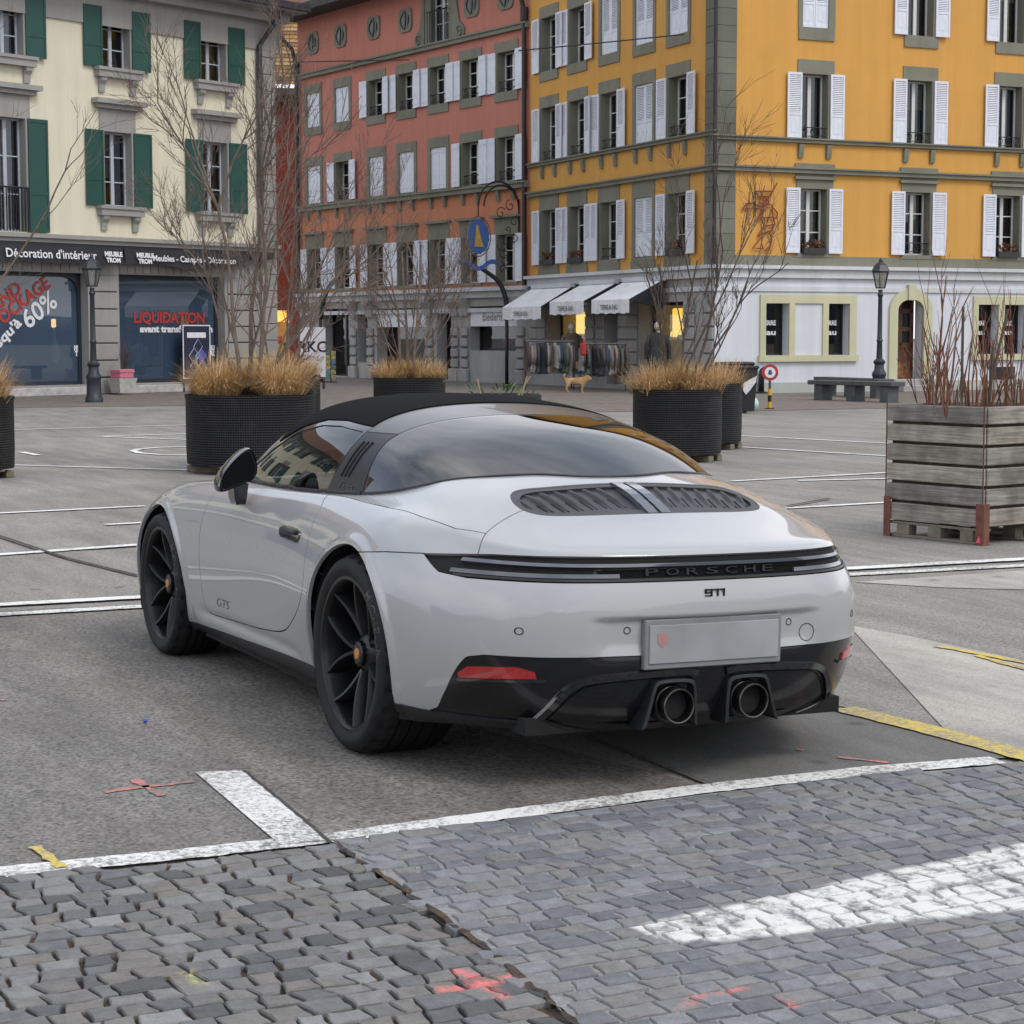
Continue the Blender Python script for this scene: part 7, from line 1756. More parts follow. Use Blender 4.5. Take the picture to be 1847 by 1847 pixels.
# -- the six round planters
t1, c1 = planter(454, 859, .71, .86, 'large round black woven planter right beside the front wing of the car', None, 1)
grass(c1, .86, [(*vx(-.36, -.2), .42), (*vx(.36, -.22), .42), (*vx(-.1, .35), .45)], 'thick golden dry grass spilling over the large planter beside the car', 1, 1500, .46)
bare_shrub(c1, .80, stems_v([(-.12, 0, -.16, 0, 2.1, 1.0), (-.05, .1, -.02, .1, 2.3, 1.1), (.05, 0, .12, -.1, 2.2, 1.0), (.12, 0, .30, 0, 2.0, .9), (-.12, .05, -.38, .1, 1.5, .7), (.2, .1, .5, .1, 1.5, .7)]), 'tall bare many-stemmed shrub growing in the large planter beside the car', 5, BARK, .027, 4, .50, (2, 4))
t2, c2 = planter(500, 776, .70, .86, 'round black woven planter hidden behind the larger one beside the car', None, 2)
grass(c2, .86, [(*vx(.4, -.1), .5), (*vx(-.2, 0), .5)], 'dry grass showing behind the large tufts beside the car', 2, 700, .42)
bare_shrub(c2, .80, stems_v([(.1, 0, .15, 0, 1.9, 1), (.3, 0, .35, 0, 1.5, .8), (.35, 0, .05, 0, 1.6, .8), (-.1, 0, -.1, 0, 1.6, .8)]), 'bare shrub rising behind the tall one beside the car', 9, BARK, .026, 4, .48, (2, 2))
t3, c3 = planter(739, 786, .545, .86, 'round black woven planter in front of the red house', None, 3)
grass(c3, .86, [(*vx(-.28, -.1), .45), (*vx(.27, -.1), .45), (*vx(0, .2), .4)], 'dry grass topping the planter in front of the red house', 3, 750, .36)
bare_shrub(c3, .80, stems_v([(-.1, 0, -.18, 0, 1.75, .9), (0, 0, -.05, .1, 2.0, 1.0), (.08, 0, .08, 0, 1.9, 1.0), (.12, 0, .22, 0, 1.6, .8), (-.15, 0, -.36, 0, 1.4, .6), (.15, 0, .42, .1, 1.4, .6)]), 'fan-shaped bare shrub in the planter before the red house', 14, BARK, .026, 4, .42, (2, 3))
t4, c4 = planter(1221, 836, .53, .86, 'round black woven planter standing behind the engine lid of the car', None, 4)
grass(c4, .86, [(*vx(-.28, -.1), .5), (*vx(.24, -.12), .5), (*vx(.0, .15), .5)], 'dry grass topping the planter near the corner house', 4, 900, .38)
bare_shrub(c4, .80, stems_v([(-.1, 0, -.12, 0, 1.45, .8), (.0, 0, .04, 0, 1.6, .9), (.1, 0, .36, 0, 1.75, .95), (.16, 0, .60, 0, 1.5, .8), (.05, 0, .2, .1, 1.65, .8), (-.05, .1, -.34, 0, 1.2, .6), (.2, 0, .8, 0, 1.1, .6)]), 'open dark bare shrub in front of the corner of the orange house', 23, BARK_DARK, .024, 4, .40, (2, 2))
t5, c5 = planter(1265, 813, .53, .86, 'round black woven planter half hidden behind the one near the corner house', None, 5)
grass(c5, .86, [(*vx(.25, -.1), .45)], 'dry grass on the half hidden planter near the bins', 5, 600, .38)
t6, c6 = planter(-96, 870, .71, .86, 'round black woven planter standing in front of the furniture shop windows', None, 6)
grass(c6, .86, [(*vx(.42, -.1), .5), (*vx(.1, -.2), .5)], 'dry grass on the planter in front of the furniture shop', 6, 800, .44)
bare_shrub(c6, .80, stems_v([(.0, 0, .50, 0, 2.1, 1.0), (-.1, 0, .75, .1, 1.9, .9), (-.2, 0, .18, 0, 2.2, 1), (-.3, 0, -.1, 0, 1.8, .9)]), 'bare shrub leaning in front of the cream house', 31, BARK, .026, 4, .46, (1, 2))
# -- wooden planter on a pallet
def grain_mat(name, col):
    m, nt, b = nodes_of(name); N, L = nt.nodes, nt.links; tcx = N.new('ShaderNodeTexCoord'); mp_ = N.new('ShaderNodeMapping'); mp_.inputs['Scale'].default_value = (1.6, 1.6, 38); L.new(tcx.outputs['Object'], mp_.inputs['Vector'])
    n1 = N.new('ShaderNodeTexNoise'); n1.inputs['Scale'].default_value = 1.6; n1.inputs['Detail'].default_value = 8; n1.inputs['Roughness'].default_value = .7; n1.inputs['Distortion'].default_value = .6; L.new(mp_.outputs['Vector'], n1.inputs['Vector'])
    n2 = N.new('ShaderNodeTexNoise'); n2.inputs['Scale'].default_value = 5; n2.inputs['Detail'].default_value = 5; L.new(tcx.outputs['Object'], n2.inputs['Vector'])
    r = N.new('ShaderNodeValToRGB'); r.color_ramp.elements[0].position = .30; r.color_ramp.elements[1].position = .70; r.color_ramp.elements[0].color = (*[v*.42 for v in col], 1); r.color_ramp.elements[1].color = (*[min(1, v*1.55) for v in col], 1); L.new(n1.outputs['Fac'], r.inputs['Fac'])
    r2 = N.new('ShaderNodeValToRGB'); r2.color_ramp.elements[0].position = .35; r2.color_ramp.elements[1].position = .65; r2.color_ramp.elements[0].color = (.62, .6, .58, 1); r2.color_ramp.elements[1].color = (1.1, 1.1, 1.1, 1); L.new(n2.outputs['Fac'], r2.inputs['Fac'])
    mm = N.new('ShaderNodeMix'); mm.data_type = 'RGBA'; mm.blend_type = 'MULTIPLY'; mm.inputs['Factor'].default_value = 1; L.new(r.outputs['Color'], mm.inputs['A']); L.new(r2.outputs['Color'], mm.inputs['B']); L.new(mm.outputs['Result'], b.inputs['Base Color']); b.inputs['Roughness'].default_value = .8
    bp = N.new('ShaderNodeBump'); bp.inputs['Strength'].default_value = .6; bp.inputs['Distance'].default_value = .006; L.new(n1.outputs['Fac'], bp.inputs['Height']); L.new(bp.outputs['Normal'], b.inputs['Normal']); return m
WOODG = [grain_mat('weathered_plank_%d' % i, c_) for i, c_ in enumerate(((.27, .245, .21), (.21, .195, .175), (.31, .28, .235), (.24, .215, .18)))]
pA, pB = ground(1597, 966), ground(1772, 985); pA[2] = pB[2] = 0; ln = np.linalg.norm(pB-pA); hd = math.atan2(pB[1]-pA[1], pB[0]-pA[0])
wp = thing('wooden_planter', 'square planter of weathered grey planks on a pallet', 'planter', tuple(pA), hd)
H0, PH = .13, .132; zt = 1.0
side_d = np.array([-math.sin(hd), math.cos(hd), 0]); W2 = ln*1.12
n_pl = 6; rr = np.random.default_rng(3)
FRAME_RUST = mat('rusty_steel_angle', (.135, .05, .032), .75, noise=.4, nscale=12)
ph = (zt - .12)/n_pl
for k in range(n_pl):
    z0 = .12 + k*ph; ext = .012*k*0
    for (a0, a1, b0, b1) in ((0, ln, -.0, .03), (0, ln, W2-.03, W2)):
        mb = MB(); j = rr.random()*.006; mb.bbox(a0+.004, a1-.004, b0-j, b1-j, z0+.012, z0+ph-.010, .006); mb.build('plank', WOODG[int(rr.integers(4))], wp)
    for (a0, a1) in ((0, .03), (ln-.03, ln)):
        mb = MB(); j = rr.random()*.006; mb.bbox(a0+j, a1+j, .034, W2-.034, z0+.012, z0+ph-.010, .006); mb.build('plank', WOODG[int(rr.integers(4))], wp)
for (x_, y_) in ((0, 0), (ln, 0), (0, W2), (ln, W2)):
    sx = 1 if x_ == 0 else -1; sy = 1 if y_ == 0 else -1
    mb = MB(); mb.box(min(x_-.010*sx, x_+.055*sx), max(x_-.010*sx, x_+.055*sx), min(y_-.014*sy, y_-.008*sy), max(y_-.014*sy, y_-.008*sy), 0.0, .30); mb.box(min(x_-.014*sx, x_-.008*sx), max(x_-.014*sx, x_-.008*sx), min(y_-.008*sy, y_+.055*sy), max(y_-.008*sy, y_+.055*sy), 0.0, .30); mb.build('corner_iron', FRAME_RUST, wp)
    mb = MB(); mb.box(min(x_-.003*sx, x_+.006*sx), max(x_-.003*sx, x_+.006*sx), min(y_-.0075*sy, y_-.002*sy), max(y_-.0075*sy, y_-.002*sy), .30, zt); mb.build('corner_strip', mat('dark_rust_edge', (.09, .045, .03), .8), wp)
mb = MB(); mb.box(.03, ln-.03, .03, W2-.03, .14, zt-.08); mb.build('soil', SOIL, wp)
for y_ in (.0, W2/2-.05, W2-.10):
    mb = MB(); mb.bbox(.01, ln-.01, y_+.01, y_+.10, .0, .022, .004); mb.build('pallet_board', PALLET, wp); mb = MB(); mb.bbox(.01, ln-.01, y_+.01, y_+.10, .098, .118, .004); mb.build('pallet_board', PALLET, wp)
    for x_ in (.10, ln/2-.06, ln-.22):
        mb = MB(); mb.bbox(x_, x_+.12, y_+.01, y_+.10, .022, .098, .004); mb.build('pallet_block', PALLET, wp)
mb = MB(); mb.add([(ln-.05, -.0155, .02), (ln-.005, -.0155, .02), (ln-.02, -.0155, .075)], [(0, 1, 2)]); mb.build('spray_dot', mat('pink_spray_dot', (.75, .10, .13), .7), wp)
cw_ = pA + np.array([math.cos(hd), math.sin(hd), 0])*ln/2 + side_d*W2/2
sh_w = thing('cut_back_shrub', 'reddish brown upright twigs growing in the wooden planter', 'shrub', (cw_[0], cw_[1], zt-.09))
rr = np.random.default_rng(17)
for k in range(84):
    x, d = (rr.random()-.5)*ln*.95, (rr.random()-.5)*W2*.8; x0, y0 = vx(x, d); mb = MB(); lean = rr.normal()*.16 + x*.18; dx, dy = vx(lean, rr.normal()*.12); dd = np.array([dx, dy, 1.0]); dd /= np.linalg.norm(dd)
    branchy(mb, np.array([x0, y0, 0]), dd, (.25+.55*rr.random()**1.5)*(1.35 if k < 12 else .8), .0065+.0035*rr.random(), 2 if k < 10 else (1 if k < 50 else 0), rr, .32, .15, 5, .05, (1, 3)); mb.build('twig', BARK_RED if k % 4 else BARK, sh_w, smooth=True)
for k, (x, lean, ln_) in enumerate(((-.18, .0, .80), (-.02, .22, .78), (.02, .05, .5))):
    mb = MB(); x0, y0 = vx(x, -.1); dx, dy = vx(lean, 0); mb.tube([(x0, y0, 0), (x0+dx*ln_, y0+dy*ln_, ln_)], .011, 6); mb.build('stake', BARK_DARK, sh_w)
# low leafy plants and stakes beyond the car
pc = ground(900, 790); sc = thing('leafy_plant', 'low green leafy plant with cane stakes just beyond the car roof', 'plant', (pc[0], pc[1], 0))
tb = MB(); tb.lathe([(.55, .0), (.60, .02), (.62, .62), (.60, .64), (.56, .60)], 28); tb.build('tub', WEAVE, sc, smooth=True)
GREEN = mat('green_leaf', (.07, .12, .035), .6, noise=.4, nscale=8); rr = np.random.default_rng(6); lf = MB()
for k in range(30):
    a = rr.random()*6.28; r0 = .45*rr.random(); p = np.array([r0*math.cos(a)*2.0, r0*math.sin(a), .6 + .10*rr.random()]); d = np.array([math.cos(a), math.sin(a), .9+rr.random()]); d /= np.linalg.norm(d); s_ = np.cross(d, [0, 0, 1]); s_ /= np.linalg.norm(s_); L_ = .10 + .18*rr.random()
    lf.add([tuple(p), tuple(p + d*L_*.5 + s_*.018), tuple(p + d*L_ + np.array([0, 0, -.04])), tuple(p + d*L_*.5 - s_*.018)], [(0, 1, 2, 3)])
lf.build('leaves', GREEN, sc)['kind'] = 'stuff'
for x, lean, h_ in ((-.4, .1, .86), (.35, .12, .90), (.5, -.1, .90)):
    mb = MB(); x0, y0 = vx(x, 0); dx, dy = vx(lean, 0); mb.tube([(x0*.6, y0*.6, .5), (x0+dx*h_, y0+dy*h_, h_)], .012, 5); mb.build('stake', mat('cane_stake', (.34, .27, .16), .8, noise=.2), sc)
# -- street lamps
LAMPG = glass_mat('lantern_glass', (.75, .75, .70), 1.6, body=(.5, .5, .46), body_amt=.25); CAST = mat('blue_black_cast_iron', (.020, .025, .034), .45, noise=.2, nscale=10)
def lamp_post(px, py, label, H):
    g_ = ground(px, py); t = thing('street_lamp', label, 'street lamp', (g_[0], g_[1], 0), .3, group='cast iron lamp posts before the houses'); s_ = H/3.25
    mb = MB(); mb.lathe([(.20, 0), (.20, .10), (.17, .14), (.155, .5), (.17, .53), (.17, .58), (.12, .66), (.11, .78), (.14, .82), (.14, .86), (.075, .92), (.062, 1.3), (.08, 1.34), (.06, 1.38), (.05, 2.35), (.075, 2.40), (.045, 2.46), (.06, 2.52)], 16); mb.xf(lambda p: (p[0], p[1], p[2]*s_)); mb.build('post', CAST, t, smooth=True, angle=40)
    def hexring(r_, z): return [(r_*math.cos(R(60*k)), r_*math.sin(R(60*k)), z*s_) for k in range(6)]
    lan = MB(); a, b = hexring(.115, 2.56), hexring(.20, 2.93)
    for k in range(6): lan.tube([a[k], b[k]], .013, 4)
    lan.tube(a + a[:1], .014, 4); lan.tube(b + b[:1], .016, 4); lo_ = lan.build('lantern_frame', CAST, t)
    g2 = MB(); g2.add(hexring(.112, 2.57) + hexring(.195, 2.92), [(k, (k+1) % 6, (k+1) % 6+6, k+6) for k in range(6)]); g2.build('lantern_glass', LAMPG, lo_)
    mb = MB(); mb.add(hexring(.235, 2.94) + hexring(.16, 3.08) + hexring(.06, 3.16), [tuple(range(6))[::-1]] + [(r_*6+k, r_*6+(k+1) % 6, r_*6+6+(k+1) % 6, r_*6+6+k) for r_ in range(2) for k in range(6)] + [tuple(range(12, 18))]); mb.lathe([(.05, 3.16*s_), (.05, 3.20*s_), (.02, 3.25*s_)], 8); mb.build('lantern_roof', CAST, lo_)
    mb = MB(); mb.lathe([(.03, 2.56*s_), (.05, 2.7*s_), (.03, 2.85*s_)], 10); mb.build('bulb', mat('frosted_bulb', (.7, .7, .66), .5), lo_)
lamp_post(170, 726, 'cast iron street lamp in front of the furniture shop pier', 3.28)
lamp_post(1585, 718, 'cast iron street lamp behind the stone benches by the white wall', 3.28)
# -- stone benches
BST = mat('dark_bench_stone', (.075, .075, .078), .7, noise=.25, nscale=5, dirt=(.05, .05, .05), dirt_scale=3, dirt_amt=.5)
def bench(pxa, pya, pxb, pyb, label, wid=.45, legs=3):
    a, b = ground(pxa, pya), ground(pxb, pyb); L_ = np.linalg.norm(b-a); t = thing('stone_bench', label, 'bench', (a[0], a[1], 0), math.atan2(b[1]-a[1], b[0]-a[0]))
    mb = MB(); mb.bbox(-.12, L_+.12, 0, wid, .36, .46, .012); mb.build('seat_slab', BST, t)
    for k in range(legs):
        x_ = L_*(k/(legs-1))*.86 + L_*.02; mb = MB(); mb.bbox(x_, x_+.26, .05, wid-.05, 0, .36, .012); mb.build('leg', BST, t)
bench(1462, 722, 1600, 727, 'long dark stone bench facing the square before the white wall'); bench(1608, 719, 1500, 713, 'second dark stone bench set behind the long one near the lamp', legs=3)
# -- road sign on a striped post
g_ = ground(1388, 738); t = thing('road_sign', 'round red and white road sign on a low yellow and black striped post', 'road sign', (g_[0], g_[1], 0), math.degrees(0))
t.rotation_euler = (0, 0, CAM_YAW - math.pi/2); mm_ = depth_of(g_)/FPX
sy_, sb_ = mat('sign_yellow', (.62, .36, .02), .5), mat('sign_black', (.01, .01, .011), .5)
zc_ = 1.509 - (672-603)*mm_; zt_ = zc_ - 15*mm_; k_ = 0; z = 0
mb = MB(); mb.lathe([(.10, 0), (.10, .02), (.03, .03)], 12); mb.build('foot_plate', sb_, t)
while z < zt_*.62:
    mb = MB(); mb.lathe([(.040, z+.02), (.040, z+.15)], 12); mb.build('post_band', sy_ if k_ % 2 == 0 else sb_, t); z += .13; k_ += 1
mb = MB(); mb.lathe([(.026, z), (.026, zc_)], 10); mb.build('post', CHROME_DARK, t)
for nm, r_, y_, m_ in (('disc', .165, -.030, mat('sign_red', (.38, .03, .03), .4)), ('disc_field', .108, -.034, SIGN_WHITE)):
    mb = MB(); mb.lathe([(.0005, y_-.004), (r_, y_-.004), (r_, y_+.004)], 28, 'y', 0, 0, zc_); mb.build(nm, m_, t)
mb = MB(); mb.box(-.03, .03, -.042, -.039, zc_-.045, zc_+.05); mb.box(-.045, .045, -.042, -.0395, zc_-.02, zc_+.0); mb.build('symbol', mat('sign_symbol_grey', (.08, .08, .12), .5), t)
# -- bins, bollard, bag
BIN = mat('black_bin_plastic', (.010, .010, .012), .45, noise=.25, nscale=8)
def bin_(px, py, label, h_, w_):
    g_ = ground(px, py); t = thing('litter_bin', label, 'bin', (g_[0], g_[1], 0), CAM_YAW - math.pi/2 + .25)
    mb = MB(); v = []
    for z, k in ((.05, .82), (h_*.86, 1.0)): v += [(-w_/2*k, -w_/2*k, z), (w_/2*k, -w_/2*k, z), (w_/2*k, w_/2*k, z), (-w_/2*k, w_/2*k, z)]
    mb.add(v, [(3, 2, 1, 0), (4, 5, 6, 7)] + [(i, (i+1) % 4, (i+1) % 4+4, i+4) for i in range(4)]); mb.build('container', BIN, t)
    mb = MB(); mb.bbox(-w_*.54, w_*.54, -w_*.56, w_*.54, h_*.86, h_*.93, .02); mb.bbox(-w_*.45, w_*.45, -w_*.45, w_*.5, h_*.93, h_, .03); mb.build('lid', BIN, t)
    for s_ in (-1, 1): mb = MB(); mb.lathe([(.02, -.03), (.09, -.03), (.09, .03), (.02, .03)], 14, 'x', s_*w_*.36, w_*.36, .09); mb.build('wheel', BIN, t)
    return t
b1 = bin_(1332, 745, 'black lidded litter bin with a torn white notice taped on it', .98, .56); bin_(1312, 741, 'plain black lidded litter bin squeezed behind the round planters', .96, .5)
mb = MB(); mb.add([(-.02, -.29, .58), (.26, -.29, .72), (.24, -.285, .60), (.12, -.285, .44), (.04, -.288, .36), (-.02, -.288, .44)], [(0, 5, 4, 3, 2, 1)]); mb.build('taped_notice', mat('paper_notice', (.55, .52, .52), .8, noise=.25, nscale=14), b1)
g_ = ground(1373, 710); t = thing('bollard', 'short black hooked bollard standing beside the litter bin', 'bollard', (g_[0], g_[1], 0), CAM_YAW - math.pi/2)
mb = MB(); mb.lathe([(.17, 0), (.17, .04), (.10, .06)], 14); mb.build('base', IRON, t); mb = MB(); mb.tube([(0, 0, .04), (0, 0, .50), (.02, 0, .58), (.08, 0, .62), (.15, 0, .62), (.19, 0, .59)], .075, 10); mb.build('post', IRON, t, smooth=True); mb = MB(); mb.sphere((.20, 0, .58), .085, 12, 8); mb.build('knob', IRON, t, smooth=True)
g_ = ground(1357, 742); rr = np.random.default_rng(5); mb = MB(); mb.sphere((0, 0, .14), .15, 16, 12, sx=.9, sy=.8, sz=1.0); mb.xf(lambda p: (p[0]*(1+.25*math.sin(p[2]*40+p[0]*30)*.3), p[1]*(1+.2*math.sin(p[0]*35)*.3), p[2]*(1.05 if p[2] < .2 else 1.0)))
bg = mb.build('plastic_bag', mat('blue_white_bag', (.42, .55, .60), .5, noise=.35, nscale=9), smooth=True, loc=(g_[0], g_[1], 0)); tag(bg, 'knotted pale blue plastic bag on the ground beside the bin', 'plastic bag')
# -- bent black poles
def arch_pole(pts_px, base, label):
    g_ = ground(*base); n_ = FW.copy(); n_[2] = 0; n_ /= np.linalg.norm(n_); t = thing('bent_pole', label, 'pole', (g_[0], g_[1], 0), CAM_YAW - math.pi/2, group='bent black poles before the red house')
    P = [on_plane(px, py, g_, n_) - g_ for px, py in pts_px]; L_ = [(float(p @ VR), 0, float(p[2])) for p in P]
    mb = MB(); mb.tube([(L_[0][0], 0, 0), (L_[0][0], 0, L_[0][2])], .055, 8); mb.build('post', IRON, t, smooth=True)
    mb = MB(); c_ = catmull(L_, 5, closed=False); mb.tube(c_, .085, 8, r2=.06); mb.build('bent_arm', IRON, t, smooth=True)
arch_pole([(914, 573), (913, 545), (906, 520), (893, 502), (869, 485)], (914, 693), 'tall black pole bent over to one side in front of the white sign board')
arch_pole([(578, 575), (583, 545), (592, 520), (608, 502), (632, 486)], (578, 690), 'tall black bent pole beside the white lettered sign board')
# -- lettered sign board
g_ = ground(565, 702); mm_ = depth_of(g_)/FPX; t = thing('sign_board', 'white standing sign board with large black letters and scribbled print', 'sign', (g_[0], g_[1], 0), CAM_YAW - math.pi/2 - .1)
w_, z0, z1 = 46*mm_, 22*mm_, 111*mm_; mb = MB(); mb.bbox(-w_/2, w_/2, -.04, .04, z0, z1, .01); mb.build('panel', mat('white_sign_panel', (.62, .60, .61), .5, noise=.05), t)
for s_ in (-1, 1): mb = MB(); mb.box(s_*w_*.42-.03, s_*w_*.42+.03, -.03, .03, 0, z0); mb.build('leg', IRON, t)
me = text_mesh('RKC', .42, bold=.008); me.materials.append(LETTER_BLACK); o = link('lettering', me, t); o.matrix_local = Matrix.Translation((0, -.046, z0 + (z1-z0)*.60)) @ Matrix.Rotation(R(90), 4, 'X')
rr = np.random.default_rng(12); mb = MB()
for k in range(22):
    x_, z_ = (rr.random()-.5)*w_*.8, z0 + (z1-z0)*(.08 + .34*rr.random()); mb.tube([(x_ + .10*math.sin(q*1.3+k), -.044, z_ + .07*math.cos(q*1.7+k*2)) for q in range(5)], .006, 3)
mb.build('scribbled_print', mat('scribble_print', (.22, .17, .19), .6), t)['kind'] = 'stuff'
# postcard rack next to the board
g_ = ground(597, 690); t = thing('postcard_rack', 'postcard rack with colourful cards standing by the dark doorway', 'rack', (g_[0], g_[1], 0), CAM_YAW - math.pi/2); rr = np.random.default_rng(2)
mb = MB(); mb.tube([(0, 0, 0), (0, 0, 1.0)], .02, 6); mb.lathe([(.2, 0), (.2, .03)], 10); mb.build('stand', IRON, t)
for k in range(6):
    for j in range(2):
        mb = MB(); mb.bbox(-.16+.17*j, -.01+.17*j, -.06, -.04, .12+.15*k, .25+.15*k, .004); c_ = ((.12, .3, .5), (.5, .4, .15), (.5, .5, .5), (.1, .25, .2))[int(rr.integers(4))]; mb.build('postcard', mat('postcard_%0.2f' % c_[0], c_, .5, noise=.6, nscale=14), t)
# -- potted plant by the shop
g_ = ground(221, 712); t = thing('potted_plant', 'leafless plant in a pink pot set in a concrete tub by the shop pier', 'potted plant', (g_[0], g_[1], 0), R(H_CREAM)); mm_ = depth_of(g_)/FPX
mb = MB(); v = []
for z, k in ((.05, .74), (30*mm_, 1.0)): w_ = 21*mm_*k; v += [(-w_, -w_*.8, z), (w_, -w_*.8, z), (w_, w_*.8, z), (-w_, w_*.8, z)]
mb.add(v, [(3, 2, 1, 0), (4, 5, 6, 7)] + [(i, (i+1) % 4, (i+1) % 4+4, i+4) for i in range(4)]); mb.build('tub', mat('pale_concrete_tub', (.40, .39, .36), .85, noise=.2, nscale=8), t)
mb = MB(); mb.bbox(-16*mm_, 16*mm_, -14*mm_, 14*mm_, 30*mm_, 44*mm_, .02); mb.bbox(-17.5*mm_, 17.5*mm_, -15*mm_, 15*mm_, 39*mm_, 46*mm_, .02); mb.build('pot', mat('pink_pot', (.50, .16, .22), .6, noise=.1), t)
rr = np.random.default_rng(3)
for k in range(9):
    mb = MB(); d = np.array([rr.normal()*.35, rr.normal()*.2, 1.0]); d /= np.linalg.norm(d); branchy(mb, np.array([rr.normal()*.05, 0, 45*mm_]), d, 26*mm_*(.7+.5*rr.random()), .012, 2, rr, .5, .1, 4, .1, (1, 3)); mb.build('stem', BARK_DARK, t)
# -- wrought-iron hanging sign on the red house
sx, sz = FRED.at(938, 350); t = thing('hanging_sign', 'wrought iron bracket with a blue oval sign showing a golden sail', 'hanging sign', tuple(FRED.world(FRED.S(938, 420), 0, FRED.Z(938, 420))), R(H_RED)); out = 1.45
mb = MB(); mb.tube([(0, -.02, -1.3), (0, -.05, 1.0)], .03, 6); mb.build('wall_bar', IRON, t)
for r_ in (1.0, .86):
    mb = MB(); mb.tube([(0, -.05 - out*r_*(1-math.cos(a))/2, .75 + .75*r_*math.sin(a)) for a in np.linspace(0, math.pi, 16)], .028, 6); mb.build('arched_bar', IRON, t)
rr = np.random.default_rng(9)
for k in range(9):
    cy, cz = -.2 - .5*rr.random(), -1.1 + 1.9*k/8; s_ = .10 + .12*rr.random(); mb = MB(); mb.tube([(0, cy + s_*(1-q/16)*math.cos(q*.55+k), cz + s_*(1-q/16)*math.sin(q*.55+k)) for q in range(14)], .016, 4); mb.build('scroll', IRON, t)
mb = MB(); mb.tube([(0, -.05-out, .75), (0, -.05-out, .45)], .02, 5); mb.build('hanger', IRON, t)
oy, oz = -.05-out, -.15
def facing(P): return P
BLUE = mat('blue_enamel', (.022, .085, .30), .4, noise=.2, nscale=6); GOLD = mat('gold_leaf', (.42, .25, .04), .35, metal=.5, noise=.2)
tf = thing_sub = link('oval_panel', None, t) if False else None
mb = MB(); n = 32; ov = [((.40 + .03*(k % 2))*math.cos(2*math.pi*k/n), (.60 + .04*(k % 2))*math.sin(2*math.pi*k/n)) for k in range(n)]; mb.prism(ov, -.03, .03, 'y'); op = mb.build('oval_panel', BLUE, t); op.location = (0, oy, oz); op.scale = (.80, 1, .84); op.rotation_euler = (0, 0, R(-H_RED) + CAM_YAW - math.pi/2 + .25)
mb = MB(); mb.prism([(-.16, -.36), (.20, -.36), (.10, -.1), (-.02, .42), (-.08, .40)], -.05, .05, 'y'); mb.build('golden_sail', GOLD, op)
mb = MB(); mb.tube([(.47*math.cos(a), -.02, .70*math.sin(a)) for a in np.linspace(0, 2*math.pi, 30)], .022, 5, cap=False); mb.build('gold_rim', mat('dull_gold', (.16, .13, .05), .5, metal=.4), op)
mb = MB(); v = []
for k in range(17): q = k/16; x_ = -.75 + 1.5*q; z_ = -.92 + .10*math.sin(q*math.pi*3) - .10*math.sin(q*math.pi); v += [(x_, -.02, z_+.07), (x_, -.02, z_-.09), (x_, .02, z_+.07), (x_, .02, z_-.09)]
mb.add(v, [(4*k, 4*k+1, 4*k+5, 4*k+4) for k in range(16)] + [(4*k+2, 4*k+6, 4*k+7, 4*k+3) for k in range(16)]); mb.build('ribbon', BLUE, op)
# -- cables across the street
for i, P in enumerate(([(542, 114, 0), (640, 112, 0), (760, 110, 0)], [(960, 93, 1), (1100, 80, 1), (1262, 64, 1)])):
    F_ = FRED if i == 0 else FL
    W_ = [F_.world(F_.at(px, py)[0], -.45, F_.at(px, py)[1]) for px, py, _ in P]; mb = MB(); mb.tube([tuple(w) for w in W_], .018, 4); o = mb.build('overhead_cable', IRON); tag(o, ('overhead cable running along the red house' if i == 0 else 'overhead cable running along the orange house'), 'cable')
